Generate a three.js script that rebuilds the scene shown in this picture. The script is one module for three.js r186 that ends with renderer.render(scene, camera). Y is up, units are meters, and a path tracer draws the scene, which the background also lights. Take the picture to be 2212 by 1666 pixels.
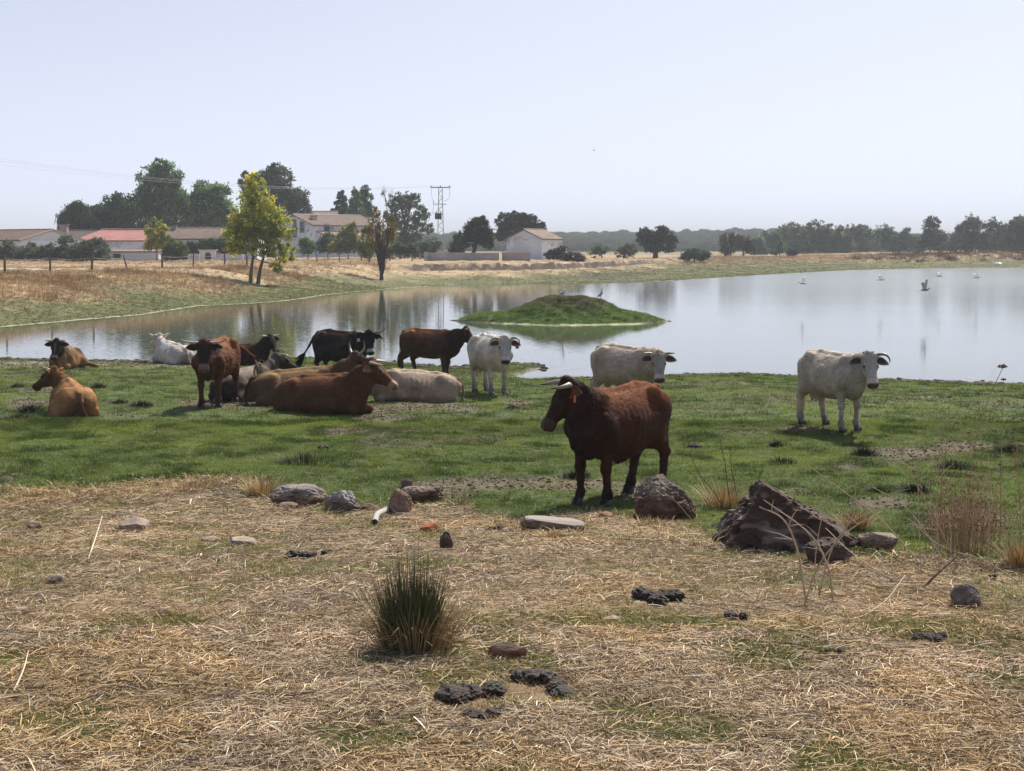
import * as THREE from 'three';
import { mergeGeometries } from 'three/addons/utils/BufferGeometryUtils.js';

// ---------------------------------------------------------------- camera, sky, sun, exposure
const scene = new THREE.Scene();
const W0 = 2212, H0 = 1666, FOC = 3316, CX = 1106, CY = 833, HORIZON = 537, EYE = 3.35;
const PITCH = Math.atan((CY - HORIZON) / FOC);
const camera = new THREE.PerspectiveCamera(2 * Math.atan(CY / FOC) * 180 / Math.PI, W0 / H0, 0.1, 30000);
camera.position.set(0, EYE, 0);
camera.rotation.set(-PITCH, 0, 0);
scene.add(camera);

const SUN_AZ = 26 * Math.PI / 180, SUN_EL = 47 * Math.PI / 180;   // azimuth to the right of the view direction
const sunDir = new THREE.Vector3(Math.sin(SUN_AZ) * Math.cos(SUN_EL), Math.sin(SUN_EL), -Math.cos(SUN_AZ) * Math.cos(SUN_EL));
{
  const w = 512, h = 256, data = new Float32Array(w * h * 4);
  for (let j = 0; j < h; j++) for (let i = 0; i < w; i++) {
    const el = ((j + 0.5) / h - 0.5) * Math.PI, az = ((i + 0.5) / w - 0.5) * 2 * Math.PI;
    const x = Math.cos(el) * Math.cos(az), y = Math.sin(el), z = Math.cos(el) * Math.sin(az);
    const c = x * sunDir.x + y * sunDir.y + z * sunDir.z, ang = Math.acos(Math.min(1, Math.max(-1, c)));
    const e = Math.max(0, y);
    const k = 1 - Math.exp(-e * 4.4);
    let r = 0.745 + (0.10 - 0.745) * k, g = 0.79 + (0.155 - 0.79) * k, b = 0.955 + (0.285 - 0.955) * k;
    const away = 0.5 - 0.5 * c; r *= 1 - 0.45 * away; g *= 1 - 0.41 * away; b *= 1 - 0.34 * away;
    const glow = 0.64 * Math.exp(-ang * ang / 0.30) + 0.10 * Math.exp(-ang * ang / 1.2);
    r += glow * 1.0; g += glow * 0.98; b += glow * 0.92;
    if (y < 0) { r = 0.34; g = 0.32; b = 0.28; }
    data.set([r, g, b, 1], (j * w + i) * 4);
  }
  const sky = new THREE.DataTexture(data, w, h, THREE.RGBAFormat, THREE.FloatType);
  sky.mapping = THREE.EquirectangularReflectionMapping; sky.magFilter = THREE.LinearFilter; sky.minFilter = THREE.LinearFilter;
  sky.wrapS = THREE.RepeatWrapping; sky.needsUpdate = true;
  scene.background = sky; scene.environment = sky;
}
const sun = new THREE.DirectionalLight(new THREE.Color().setRGB(1, 0.93, 0.80), 5.0);
sun.position.copy(sunDir).multiplyScalar(200).add(new THREE.Vector3(0, 0, -60));
sun.target.position.set(0, 0, -60);
sun.castShadow = true; sun.shadow.radius = 1.2; sun.shadow.mapSize.set(4096, 4096);
Object.assign(sun.shadow.camera, { left: -140, right: 140, top: 140, bottom: -140, near: 1, far: 500 });
scene.add(sun, sun.target);
scene.fog = new THREE.FogExp2(new THREE.Color().setRGB(0.90, 0.95, 1.0), 0.00042);
const renderer = new THREE.WebGLRenderer({ antialias: true });
renderer.setSize(1024, 771);
renderer.toneMapping = THREE.LinearToneMapping;
renderer.toneMappingExposure = 1.40;
renderer.shadowMap.enabled = true;

// ---------------------------------------------------------------- helpers
function mulberry(a) { return () => { a |= 0; a = a + 0x6D2B79F5 | 0; let t = Math.imul(a ^ a >>> 15, 1 | a); t = t + Math.imul(t ^ t >>> 7, 61 | t) ^ t; return ((t ^ t >>> 14) >>> 0) / 4294967296; }; }
let R = mulberry(7);
const rr = (a, b) => a + (b - a) * R();
const gauss = () => (R() + R() + R() + R() - 2) * 0.866 * 2 * 0.6;
const clamp = (x, a = 0, b = 1) => x < a ? a : x > b ? b : x;
const smooth = (a, b, x) => { const t = clamp((x - a) / (b - a)); return t * t * (3 - 2 * t); };
const mix = (a, b, t) => a + (b - a) * t;
const mix3 = (a, b, t) => [mix(a[0], b[0], t), mix(a[1], b[1], t), mix(a[2], b[2], t)];
const V = (x, y, z) => new THREE.Vector3(x, y, z);
function hash3(x, y, z) { let h = Math.imul(x, 374761393) + Math.imul(y, 668265263) + Math.imul(z, 1274126177) | 0; h = Math.imul(h ^ h >>> 13, 1274126177); return ((h ^ h >>> 16) >>> 0) / 4294967296; }
function noise3(x, y, z) {
  const xi = Math.floor(x), yi = Math.floor(y), zi = Math.floor(z); let u = x - xi, v = y - yi, w = z - zi;
  u = u * u * (3 - 2 * u); v = v * v * (3 - 2 * v); w = w * w * (3 - 2 * w);
  const a = mix(mix(hash3(xi, yi, zi), hash3(xi + 1, yi, zi), u), mix(hash3(xi, yi + 1, zi), hash3(xi + 1, yi + 1, zi), u), v);
  const b = mix(mix(hash3(xi, yi, zi + 1), hash3(xi + 1, yi, zi + 1), u), mix(hash3(xi, yi + 1, zi + 1), hash3(xi + 1, yi + 1, zi + 1), u), v);
  return mix(a, b, w) * 2 - 1;
}
function noise2(x, z) {
  const xi = Math.floor(x), zi = Math.floor(z); let u = x - xi, w = z - zi; u = u * u * (3 - 2 * u); w = w * w * (3 - 2 * w);
  return mix(mix(hash3(xi, 0, zi), hash3(xi + 1, 0, zi), u), mix(hash3(xi, 0, zi + 1), hash3(xi + 1, 0, zi + 1), u), w) * 2 - 1;
}
const fbm2 = (x, z, o = 4) => { let s = 0, a = 0.5, f = 1; for (let i = 0; i < o; i++) { s += a * noise2(x * f + i * 17.3, z * f - i * 9.1); a *= 0.5; f *= 2.03; } return s; };
const fbm3 = (x, y, z, o = 4) => { let s = 0, a = 0.5, f = 1; for (let i = 0; i < o; i++) { s += a * noise3(x * f + i * 17.3, y * f, z * f - i * 9.1); a *= 0.5; f *= 2.03; } return s; };

const clear = [], rocks = [];                                   // spots kept free of loose straw
const cleared = (x, z) => { for (const [a, b, r, q] of clear) { const u = (x - a) / r, v = (z - b) / q; if (u * u + v * v < 1) return true; } return false; };
const used = new Map();
function numbered(name) { const n = used.get(name) ?? 0; used.set(name, n + 1); return n ? name + '_' + String(n).padStart(3, '0') : name; }
function tag(o, label, category, group, kind) {
  if (label) o.userData.label = label; if (category) o.userData.category = category; if (group) o.userData.group = group; if (kind) o.userData.kind = kind; return o;
}
function base(name, pos, turn = 0) { const g = new THREE.Group(); g.name = numbered(name); g.position.set(...pos); g.rotation.y = turn; scene.add(g); return g; }
function shadowed(m) { m.castShadow = true; m.receiveShadow = true; return m; }
class MB {                                        // collects vertices, colours and triangles into one geometry
  constructor() { this.p = []; this.c = []; this.i = []; this.n = null; this.col = [1, 1, 1]; }
  color(c) { this.col = c; return this; }
  v(x, y, z, c) { this.p.push(x, y, z); const k = c || this.col; this.c.push(k[0], k[1], k[2]); return this.p.length / 3 - 1; }
  tri(a, b, c) { this.i.push(a, b, c); }
  quad(a, b, c, d) { this.i.push(a, b, c, a, c, d); }
  face4(a, b, c, d) { this.quad(this.v(...a), this.v(...b), this.v(...c), this.v(...d)); }
  face3(a, b, c) { this.tri(this.v(...a), this.v(...b), this.v(...c)); }
  box(x0, y0, z0, x1, y1, z1) {
    const P = [[x0, y0, z0], [x1, y0, z0], [x1, y1, z0], [x0, y1, z0], [x0, y0, z1], [x1, y0, z1], [x1, y1, z1], [x0, y1, z1]];
    for (const f of [[1, 0, 3, 2], [4, 5, 6, 7], [0, 4, 7, 3], [5, 1, 2, 6], [3, 7, 6, 2], [0, 1, 5, 4]]) this.face4(...f.map(k => P[k]));
    return this;
  }
  beam(a, b, t) {                                 // square bar from a to b
    const d = V(...b).sub(V(...a)), u = Math.abs(d.y) > 0.9 * d.length() ? V(1, 0, 0) : V(0, 1, 0);
    const s = d.clone().cross(u).normalize().multiplyScalar(t / 2), w = d.clone().cross(s).normalize().multiplyScalar(t / 2);
    const q = (o, x, y) => [o[0] + s.x * x + w.x * y, o[1] + s.y * x + w.y * y, o[2] + s.z * x + w.z * y];
    const A = [q(a, -1, -1), q(a, 1, -1), q(a, 1, 1), q(a, -1, 1)], B = [q(b, -1, -1), q(b, 1, -1), q(b, 1, 1), q(b, -1, 1)];
    for (let k = 0; k < 4; k++) this.face4(A[k], A[(k + 1) % 4], B[(k + 1) % 4], B[k]);
    this.face4(A[3], A[2], A[1], A[0]); this.face4(B[0], B[1], B[2], B[3]); return this;
  }
  tube(pts, radii, seg = 7, colors, cap = true) { // smooth tapered tube through points
    const n = pts.length, rows = []; let ref = null;
    for (let k = 0; k < n; k++) {
      const a = pts[Math.max(0, k - 1)], b = pts[Math.min(n - 1, k + 1)];
      const t = V(b[0] - a[0], b[1] - a[1], b[2] - a[2]).normalize();
      if (!ref) ref = Math.abs(t.y) > 0.8 ? V(1, 0, 0) : V(0, 1, 0);
      const s = ref.clone().sub(t.clone().multiplyScalar(ref.dot(t))).normalize(), w = t.clone().cross(s); ref = s.clone();
      const row = [];
      for (let j = 0; j < seg; j++) { const an = j / seg * Math.PI * 2, c = Math.cos(an) * radii[k], d = Math.sin(an) * radii[k];
        row.push(this.v(pts[k][0] + s.x * c + w.x * d, pts[k][1] + s.y * c + w.y * d, pts[k][2] + s.z * c + w.z * d, colors && colors[k])); }
      rows.push(row);
    }
    for (let k = 0; k < n - 1; k++) for (let j = 0; j < seg; j++) { const j2 = (j + 1) % seg; this.quad(rows[k][j], rows[k][j2], rows[k + 1][j2], rows[k + 1][j]); }
    if (cap) for (const [k, fl] of [[0, 1], [n - 1, 0]]) { const c = this.v(...pts[k], colors && colors[k]); for (let j = 0; j < seg; j++) { const j2 = (j + 1) % seg; fl ? this.tri(c, rows[k][j2], rows[k][j]) : this.tri(c, rows[k][j], rows[k][j2]); } }
    return this;
  }
  geo(flat = false) {
    let g = new THREE.BufferGeometry();
    g.setAttribute('position', new THREE.Float32BufferAttribute(this.p, 3));
    g.setAttribute('color', new THREE.Float32BufferAttribute(this.c, 3));
    g.setIndex(this.i);
    if (flat) g = g.toNonIndexed();
    g.computeVertexNormals();
    return g;
  }
  build(name, mat, parent, flat = false) {
    const m = shadowed(new THREE.Mesh(this.geo(flat), mat)); m.name = parent && parent !== scene ? name : numbered(name); (parent || scene).add(m); return m;
  }
}
const curve = (pts, n) => new THREE.CatmullRomCurve3(pts.map(p => V(...p)), false, 'centripetal').getPoints(n).map(p => [p.x, p.y, p.z]);

// ---------------------------------------------------------------- from the photograph's pixels to places
const cp = Math.cos(PITCH), sp = Math.sin(PITCH);
function dirOf(px, py) { const x = (px - CX) / FOC, y = -(py - CY) / FOC; return V(x, y * cp - sp, -(cp + y * sp)); }
function at(px, py, d) { const v = dirOf(px, py); const k = d / -v.z; return [v.x * k, EYE + v.y * k, -d]; }
function project(x, y, z) { const Y = y - EYE, u = Y * cp - z * sp, w = -z * cp - Y * sp; return [CX + FOC * x / w, CY - FOC * u / w]; }
const onLevel = (px, py, y) => { const v = dirOf(px, py), k = (EYE - y) / -v.y; return [v.x * k, v.z * k]; };

// ---------------------------------------------------------------- the pond and the lie of the land
const SHORE_NEAR = [[0, 776], [100, 779], [330, 783], [480, 781], [640, 775], [760, 776], [880, 789], [980, 797], [1040, 791], [1100, 787], [1140, 788], [1166, 791], [1178, 794], [1160, 798], [1135, 804], [1112, 811], [1118, 817], [1160, 820], [1290, 819], [1450, 813], [1600, 810], [1730, 815], [1900, 822], [2060, 828], [2212, 833]];
const SHORE_FAR = [[2212, 578], [1985, 580], [1830, 584], [1650, 594], [1480, 605], [1400, 610], [1300, 611], [1000, 614], [830, 625], [745, 633], [700, 638], [660, 645], [610, 651], [540, 656], [430, 661], [300, 681], [180, 691], [60, 702], [0, 707]];
const POND = [...SHORE_NEAR.map(p => onLevel(...p, 0)), [30, -32], [70, -38], [150, -70], [190, -170], [170, -260], [120, -285], ...SHORE_FAR.map(p => onLevel(...p, 0)), [-34, -62], [-46, -56], [-48, -49], [-34, -46.5]];
function pondSD(x, z) {                           // > 0 on land, < 0 in the water
  let d = 1e9, inside = false;
  for (let i = 0, j = POND.length - 1; i < POND.length; j = i++) {
    const [ax, az] = POND[i], [bx, bz] = POND[j], ex = bx - ax, ez = bz - az, wx = x - ax, wz = z - az;
    const t = clamp((wx * ex + wz * ez) / (ex * ex + ez * ez)), qx = wx - ex * t, qz = wz - ez * t;
    d = Math.min(d, qx * qx + qz * qz);
    if ((az > z) !== (bz > z) && x < (bx - ax) * (z - az) / (bz - az) + ax) inside = !inside;
  }
  return inside ? -Math.sqrt(d) : Math.sqrt(d);
}
const lerpKeys = (keys, x) => { if (x <= keys[0][0]) return keys[0][1]; for (let i = 1; i < keys.length; i++) if (x <= keys[i][0]) { const t = (x - keys[i - 1][0]) / (keys[i][0] - keys[i - 1][0]); return mix(keys[i - 1][1], keys[i][1], t * t * (3 - 2 * t)); } return keys[keys.length - 1][1]; };
const BANK_W = [[-0.5, 11], [-0.12, 12], [-0.06, 15], [0.02, 19], [0.06, 26], [0.12, 46], [0.2, 40], [0.28, 20], [0.36, 16]];   // width of the far bank by direction
const BANK_H = [[-0.5, 1.75], [-0.12, 1.7], [-0.02, 1.75], [0.06, 1.6], [0.16, 1.65], [0.24, 2.1], [0.34, 2.5]];
function land(x, z, sd) {
  const d = -z, r = Math.hypot(x, z), a = x / Math.max(8, d);
  if (d < 52 || (d < 56 && x < 15 && x > -14)) {
    const fg = 0.32 + 1.42 * (1 - smooth(2.5, 19, r));
    const shore = 0.02 + 0.024 * Math.max(0, sd);
    const side = smooth(30, 70, Math.abs(x)) * 1.2 * smooth(0, 20, sd);
    let y = Math.min(fg, Math.max(shore, 0)) + side;
    if (sd < 0) return Math.max(-0.7, sd * 0.13);
    y += (0.045 * fbm2(x * 1.3, z * 1.3, 3) + 0.03 * fbm2(x * 5, z * 5, 2)) * smooth(0, 2.5, sd) * (1 - 0.35 * smooth(19, 14, r));
    return y;
  }
  if (sd < 0) return Math.max(-0.9, sd * 0.13);
  const w = lerpKeys(BANK_W, a), h = lerpKeys(BANK_H, a);
  const t = clamp(sd / w);
  let y = h * (0.72 * smooth(0, 1, t) + 0.28 * t);
  // the eroded lip of the bank, in the middle
  const lip = smooth(-0.10, -0.05, a) * (1 - smooth(0.075, 0.13, a));
  y -= 0.35 * smooth(0.03, 0.05, a) * (1 - smooth(0.085, 0.105, a)) * smooth(0.42, 0.30, t + 0.08 * noise2(x * 0.4, z * 0.4)) * smooth(0, 0.12, t);
  if (lip > 0) { const tt = t + 0.05 * noise2(x * 0.35, z * 0.35) + 0.02 * noise2(x * 1.7, z * 1.7); y = mix(y, h * (0.58 * smooth(0, 0.85, tt) + 0.42 * smooth(0.842, 0.868, tt)), lip); }
  y += 0.0012 * Math.max(0, Math.min(sd, 500) - w);
  y += (0.26 * fbm2(x * 0.35, z * 0.35, 3) + 0.14 * fbm2(x * 1.4, z * 1.4, 2)) * smooth(0, 5, sd) * (1 - 0.4 * smooth(30, 120, sd));
  return y;
}
const height = (x, z) => land(x, z, pondSD(x, z));
function ground(px, py, lift = 0) {               // where the line of sight through that pixel meets the land
  const v = dirOf(px, py); let t = 2, last = 2;
  for (; t < 900; t += Math.max(0.05, t * 0.006)) { if (EYE + v.y * t < height(v.x * t, v.z * t)) break; last = t; }
  for (let k = 0; k < 18; k++) { const m = (t + last) / 2; if (EYE + v.y * m < height(v.x * m, v.z * m)) t = m; else last = m; }
  const x = v.x * t, z = v.z * t; return [x, height(x, z) + lift, z];
}
const onGround = (x, z, lift = 0) => [x, height(x, z) + lift, z];
// where the dry slope gives way to green pasture, and the trodden bare patches
const DRY_EDGE = [[-400, 1075], [0, 1062], [200, 1052], [400, 1040], [570, 1046], [660, 1086], [740, 1106], [830, 1094], [900, 1088], [1000, 1082], [1050, 1108], [1120, 1120], [1300, 1122], [1420, 1136], [1540, 1160], [1700, 1188], [1950, 1200], [2212, 1212], [2700, 1230]];
const BARE = [[1030, 1046, 130, 13], [1230, 1044, 120, 14], [1390, 1060, 70, 24], [960, 1062, 70, 16], [800, 884, 80, 10], [840, 905, 60, 12], [740, 930, 46, 9], [430, 874, 60, 9], [520, 876, 70, 9], [930, 878, 90, 9], [1000, 884, 40, 8], [1120, 870, 40, 6], [1960, 985, 110, 20], [2080, 965, 60, 12], [1830, 1010, 40, 9], [1720, 1062, 40, 9], [1900, 1088, 60, 13], [2080, 1125, 110, 22], [1730, 925, 60, 7], [60, 870, 50, 10], [100, 845, 60, 8]];
const edgeAt = px => lerpKeys(DRY_EDGE, px);
function cover(x, y, z, sd) {                     // [dry, bare, mud]
  const [px, py] = project(x, y, z);
  const n = fbm2(x * 1.1, z * 1.1, 3), n2 = fbm2(x * 4.3, z * 4.3, 2);
  const dry = smooth(-14, 16, py - edgeAt(px) + 26 * n + 16 * n2);
  let bare = 0;
  for (const [bx, by, rx, ry] of BARE) { const u = (px - bx) / rx, v = (py - by) / ry, q = u * u + v * v; if (q < 4) bare = Math.max(bare, 1 - smooth(0.35, 1.5, q + 0.9 * n + 0.7 * n2)); }
  const patch = smooth(0.18, 0.42, fbm2(x * 0.55 + 40, z * 0.55, 3)) * 0.42;
  bare = Math.max(bare, patch * (1 - dry) * smooth(0.2, 3, sd));
  const mud = (1 - smooth(0.05, 0.32 + 0.4 * Math.max(0, n), sd)) * 0.9;
  const leftMud = smooth(470, 380, px) * (1 - smooth(786, 801, py + 10 * n + 6 * n2)) * (z < -30 ? 1 : 0);
  return [dry, bare, Math.max(mud, leftMud)];
}
// ---------------------------------------------------------------- the ground, one sheet to the horizon
const matGround = new THREE.MeshStandardMaterial({ vertexColors: true, roughness: 1 });
{ // fine relief of the soil, metres in uv
  const n = 512, px = new Uint8Array(n * n * 4);
  for (let j = 0; j < n; j++) for (let i = 0; i < n; i++) { let s = 0, a = 0.5; for (let o = 0; o < 4; o++) { const f = 8 << o, x = i / n * f, y = j / n * f, xi = Math.floor(x), yi = Math.floor(y); let u = x - xi, v = y - yi; u = u * u * (3 - 2 * u); v = v * v * (3 - 2 * v); const h = (p, q) => hash3((p % f), (q % f), o * 7 + 3); s += a * mix(mix(h(xi, yi), h(xi + 1, yi), u), mix(h(xi, yi + 1), h(xi + 1, yi + 1), u), v); a *= 0.55; } const b = clamp(s / 1.05) * 255; px.set([b, b, b, 255], (j * n + i) * 4); }
  const t = new THREE.DataTexture(px, n, n); t.wrapS = t.wrapT = THREE.RepeatWrapping; t.magFilter = THREE.LinearFilter; t.needsUpdate = true; t.repeat.set(0.8, 0.8);
  matGround.bumpMap = t; matGround.bumpScale = 0.03;
}
const C_STRAW = [0.24, 0.165, 0.09], C_SOIL = [0.12, 0.08, 0.05], C_PASTURE = [0.06, 0.085, 0.02], C_BARE = [0.10, 0.074, 0.048], C_MUD = [0.17, 0.145, 0.11], C_BANKDRY = [0.38, 0.28, 0.165], C_BANKGREEN = [0.105, 0.105, 0.038], C_FIELD = [0.33, 0.225, 0.125];
function groundColor(x, y, z, sd) {
  const d = -z, n = fbm2(x * 0.8, z * 0.8, 4), f = 1 + 0.35 * n;
  if (d < 55) {
    const [dry, bare, mud] = cover(x, y, z, sd);
    let c = mix3(C_PASTURE, C_BARE, bare * 0.9); c = mix3(c, mix3(C_SOIL, C_STRAW, clamp(0.45 + n)), dry); c = mix3(c, C_MUD, mud);
    if (sd < 0.12) c = mix3([0.10, 0.09, 0.065], c, smooth(-0.3, 0.12, sd));
    return c.map(k => k * f);
  }
  const a = x / d, w = lerpKeys(BANK_W, a), t = sd / w, nn = fbm2(x * 0.25, z * 0.25, 4), n3 = fbm2(x * 1.3, z * 1.3, 2);
  const lim = mix(0.53, 0.62, smooth(-0.05, 0.05, a));
  let c = mix3(C_BANKGREEN, C_BANKDRY, smooth(lim - 0.24, lim + 0.2, t + 0.3 * nn + 0.12 * n3));
  c = mix3(c, C_FIELD, smooth(0.95, 1.25, t));
  if (t > 1.2 && a > 0.2) c = mix3(c, [0.20, 0.11, 0.06], smooth(0.05, 0.4, nn) * 0.6);
  const lip = smooth(-0.10, -0.05, a) * (1 - smooth(0.075, 0.13, a));
  if (lip > 0.1) { const tt = t + 0.05 * noise2(x * 0.35, z * 0.35) + 0.02 * noise2(x * 1.7, z * 1.7); c = mix3(c, [0.048, 0.027, 0.02], lip * smooth(0.79, 0.825, tt) * (1 - smooth(0.872, 0.892, tt))); }
  c = mix3(c, [0.05, 0.04, 0.03], smooth(0.03, 0.05, a) * (1 - smooth(0.085, 0.105, a)) * smooth(0.20, 0.30, t) * (1 - smooth(0.36, 0.46, t)) * 0.8);
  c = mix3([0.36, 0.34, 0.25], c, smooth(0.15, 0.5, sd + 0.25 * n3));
  if (sd < 0) c = [0.09, 0.085, 0.06];
  if (d > 340) c = mix3(c, [0.20, 0.16, 0.08], smooth(340, 420, d));
  return c.map(k => k * (1 + 0.45 * n3 + 0.2 * nn));
}
{
  const angles = [], radii = [], FR = 0.44;
  for (let i = 0; i <= 390; i++) angles.push(-FR + 2 * FR * i / 390);
  for (let i = 1; i < 64; i++) angles.push(FR + (2 * Math.PI - 2 * FR) * i / 64);
  const ring = (a, b, n) => { for (let i = 0; i < n; i++) radii.push(a * Math.pow(b / a, i / n)); };
  ring(0.6, 3.5, 14); ring(3.5, 20, 170); ring(20, 58, 160); ring(58, 330, 310); ring(330, 6000, 42); radii.push(6000);
  const mb = new MB(), n = angles.length;
  const c0 = mb.v(0, height(0, 0), 0, C_STRAW), uv = [0, 0];
  for (const r of radii) for (const a of angles) {
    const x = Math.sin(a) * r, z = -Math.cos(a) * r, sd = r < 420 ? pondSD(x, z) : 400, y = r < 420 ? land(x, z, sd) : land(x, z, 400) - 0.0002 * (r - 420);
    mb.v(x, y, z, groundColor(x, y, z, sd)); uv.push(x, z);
  }
  for (let j = 0; j < n; j++) mb.tri(c0, 1 + (j + 1) % n, 1 + j);
  for (let k = 0; k + 1 < radii.length; k++) for (let j = 0; j < n; j++) { const j2 = (j + 1) % n, a = 1 + k * n; mb.quad(a + j, a + j2, a + n + j2, a + n + j); }
  const g = mb.geo(); g.setAttribute('uv', new THREE.Float32BufferAttribute(uv, 2));
  // normals must point up
  const nn = g.attributes.normal; if (nn.getY(5000) < 0) { const ix = g.index.array; for (let i = 0; i < ix.length; i += 3) { const t = ix[i]; ix[i] = ix[i + 1]; ix[i + 1] = t; } g.computeVertexNormals(); }
  const m = shadowed(new THREE.Mesh(g, matGround)); m.name = 'ground'; tag(m, 'dry grass slope, green pasture and far banks round the pond', null, null, 'structure'); scene.add(m);
}
// ---------------------------------------------------------------- the pond's water
function windMap() { // glassy in the lee at the left, finely ruffled by wind on the open water to the right
  const n = 256, px = new Uint8Array(n * n * 4);
  for (let j = 0; j < n; j++) for (let i = 0; i < n; i++) { const x = -100 + 340 * (i + 0.5) / n, z = -25 - 300 * (j + 0.5) / n, k = smooth(-0.02, 0.22, x / -z + 0.05 * fbm2(x * 0.05, z * 0.03, 3)), streak = 0.5 + 0.5 * fbm2(x * 0.02, z * 0.16, 3); px.set([0, (0.03 + k * (0.045 + 0.10 * smooth(70, 170, -z)) + 0.02 * streak * k) * 255, 0, 255], (j * n + i) * 4); }
  const t = new THREE.DataTexture(px, n, n); t.magFilter = THREE.LinearFilter; t.channel = 1; t.needsUpdate = true; return t;
}
{
  const n = 512, hgt = new Float32Array(n * n);
  R = mulberry(91);
  for (let k = 0; k < 90; k++) { // long-crested ripples that tile
    const fx = Math.round(gauss() * 9), fy = Math.round(6 + R() * 26) * (R() < 0.5 ? 1 : -1), ph = R() * 6.28, am = 1 / (3 + Math.hypot(fx, fy));
    for (let j = 0; j < n; j++) for (let i = 0; i < n; i++) hgt[j * n + i] += am * Math.sin(2 * Math.PI * (fx * i + fy * j) / n + ph);
  }
  const px = new Uint8Array(n * n * 4);
  for (let j = 0; j < n; j++) for (let i = 0; i < n; i++) {
    const dx = hgt[j * n + (i + 1) % n] - hgt[j * n + (i + n - 1) % n], dy = hgt[((j + 1) % n) * n + i] - hgt[((j + n - 1) % n) * n + i];
    const v = V(-dx * 1.6, -dy * 1.6, 1).normalize(); px.set([v.x * 127 + 128, v.y * 127 + 128, v.z * 127 + 128, 255], (j * n + i) * 4);
  }
  const t = new THREE.DataTexture(px, n, n); t.wrapS = t.wrapT = THREE.RepeatWrapping; t.magFilter = THREE.LinearFilter; t.needsUpdate = true;
  t.repeat.set(1 / 4.2, 1 / 4.2);
  const mat = new THREE.MeshPhysicalMaterial({ color: new THREE.Color().setRGB(0.070, 0.082, 0.052), roughness: 1, roughnessMap: windMap(), ior: 1.33, normalMap: t, normalScale: new THREE.Vector2(0.02, 0.02) });
  const s = new THREE.Shape(POND.map(([x, z]) => { // carry the sheet a little way under the shore
    return new THREE.Vector2(x, -z); }));
  let cxm = 0, czm = 0; for (const [x, z] of POND) { cxm += x; czm += z; }
  const g = new THREE.PlaneGeometry(340, 300, 1, 1).rotateX(-Math.PI / 2).translate(70, 0, -175);
  const p = g.attributes.position, uv = [], uv1 = []; for (let i = 0; i < p.count; i++) { uv.push(p.getX(i), -p.getZ(i)); uv1.push((p.getX(i) + 100) / 340, (-p.getZ(i) - 25) / 300); }
  g.setAttribute('uv1', new THREE.Float32BufferAttribute(uv1, 2)); g.setAttribute('uv', new THREE.Float32BufferAttribute(uv, 2));
  const m = new THREE.Mesh(g, mat); m.name = 'pond_water'; m.receiveShadow = true; tag(m, 'still pale pond water mirroring the sky and the far bank', null, null, 'structure'); scene.add(m);
}
// ---------------------------------------------------------------- the grassy islet in the pond
const ISLET = { c: onLevel(1224, 693, 0) };
function isletH(x, z) {
  const [cx, cz] = ISLET.c, u = x - cx, v = z - cz;
  // a long low tongue to the left, a steep rounded mound, a pointed tail to the right
  const L = u < 0 ? 5.3 : 4.7, ww = 4.6 * Math.pow(Math.max(0, 1 - Math.pow(Math.abs(u) / L, 1.7)), 0.75);
  let e = Math.abs(v - 0.4 * (u < 0 ? u * 0.1 : u * 0.28)) / Math.max(0.05, ww);
  e += 0.13 * noise2(x * 0.9 + 4, z * 0.9) + 0.06 * noise2(x * 2.6, z * 2.6);
  const apron = 0.30 * smooth(1.0, 0.55, e) * smooth(1, 0.7, Math.abs(u) / L) + 0.07 * (1 - smooth(0.9, 1.04, e)) - 0.05 - 0.5 * smooth(1, 1.25, Math.max(e, Math.abs(u) / L));
  const q = Math.hypot((u - 0.1) / (u < 0.1 ? 3.3 : 3.2), v / 3.4);
  const dome = 0.76 * (1 - smooth(0.26, 1.0, q + 0.09 * noise2(x * 1.1, z * 1.1) + 0.04 * noise2(x * 3, z * 3)));
  return apron + dome + (0.10 * fbm2(x * 1.6, z * 1.6, 3)) * smooth(1.05, 0.7, Math.max(e, Math.abs(u) / L)) + 0.05 * Math.abs(fbm2(x * 4, z * 4, 2));
}
{
  const mb = new MB(), N = 110, [cx, cz] = ISLET.c, uv = [];
  for (let j = 0; j <= N; j++) for (let i = 0; i <= N; i++) {
    const x = cx - 6.2 + 12.4 * i / N, z = cz - 6 + 12 * j / N, y = isletH(x, z), n = fbm2(x * 2, z * 2, 3);
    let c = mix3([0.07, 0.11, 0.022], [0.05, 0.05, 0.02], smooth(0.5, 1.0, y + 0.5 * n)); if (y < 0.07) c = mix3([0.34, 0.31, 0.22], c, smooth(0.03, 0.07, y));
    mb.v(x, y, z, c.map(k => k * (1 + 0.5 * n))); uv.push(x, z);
  }
  for (let j = 0; j < N; j++) for (let i = 0; i < N; i++) { const a = j * (N + 1) + i; mb.quad(a, a + N + 1, a + N + 2, a + 1); }
  const g = mb.geo(); g.setAttribute('uv', new THREE.Float32BufferAttribute(uv, 2));
  const m = shadowed(new THREE.Mesh(g, matGround)); m.name = 'grassy_islet'; tag(m, 'low green islet with a rounded mound in the pond', null, null, 'structure'); scene.add(m);
}
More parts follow.
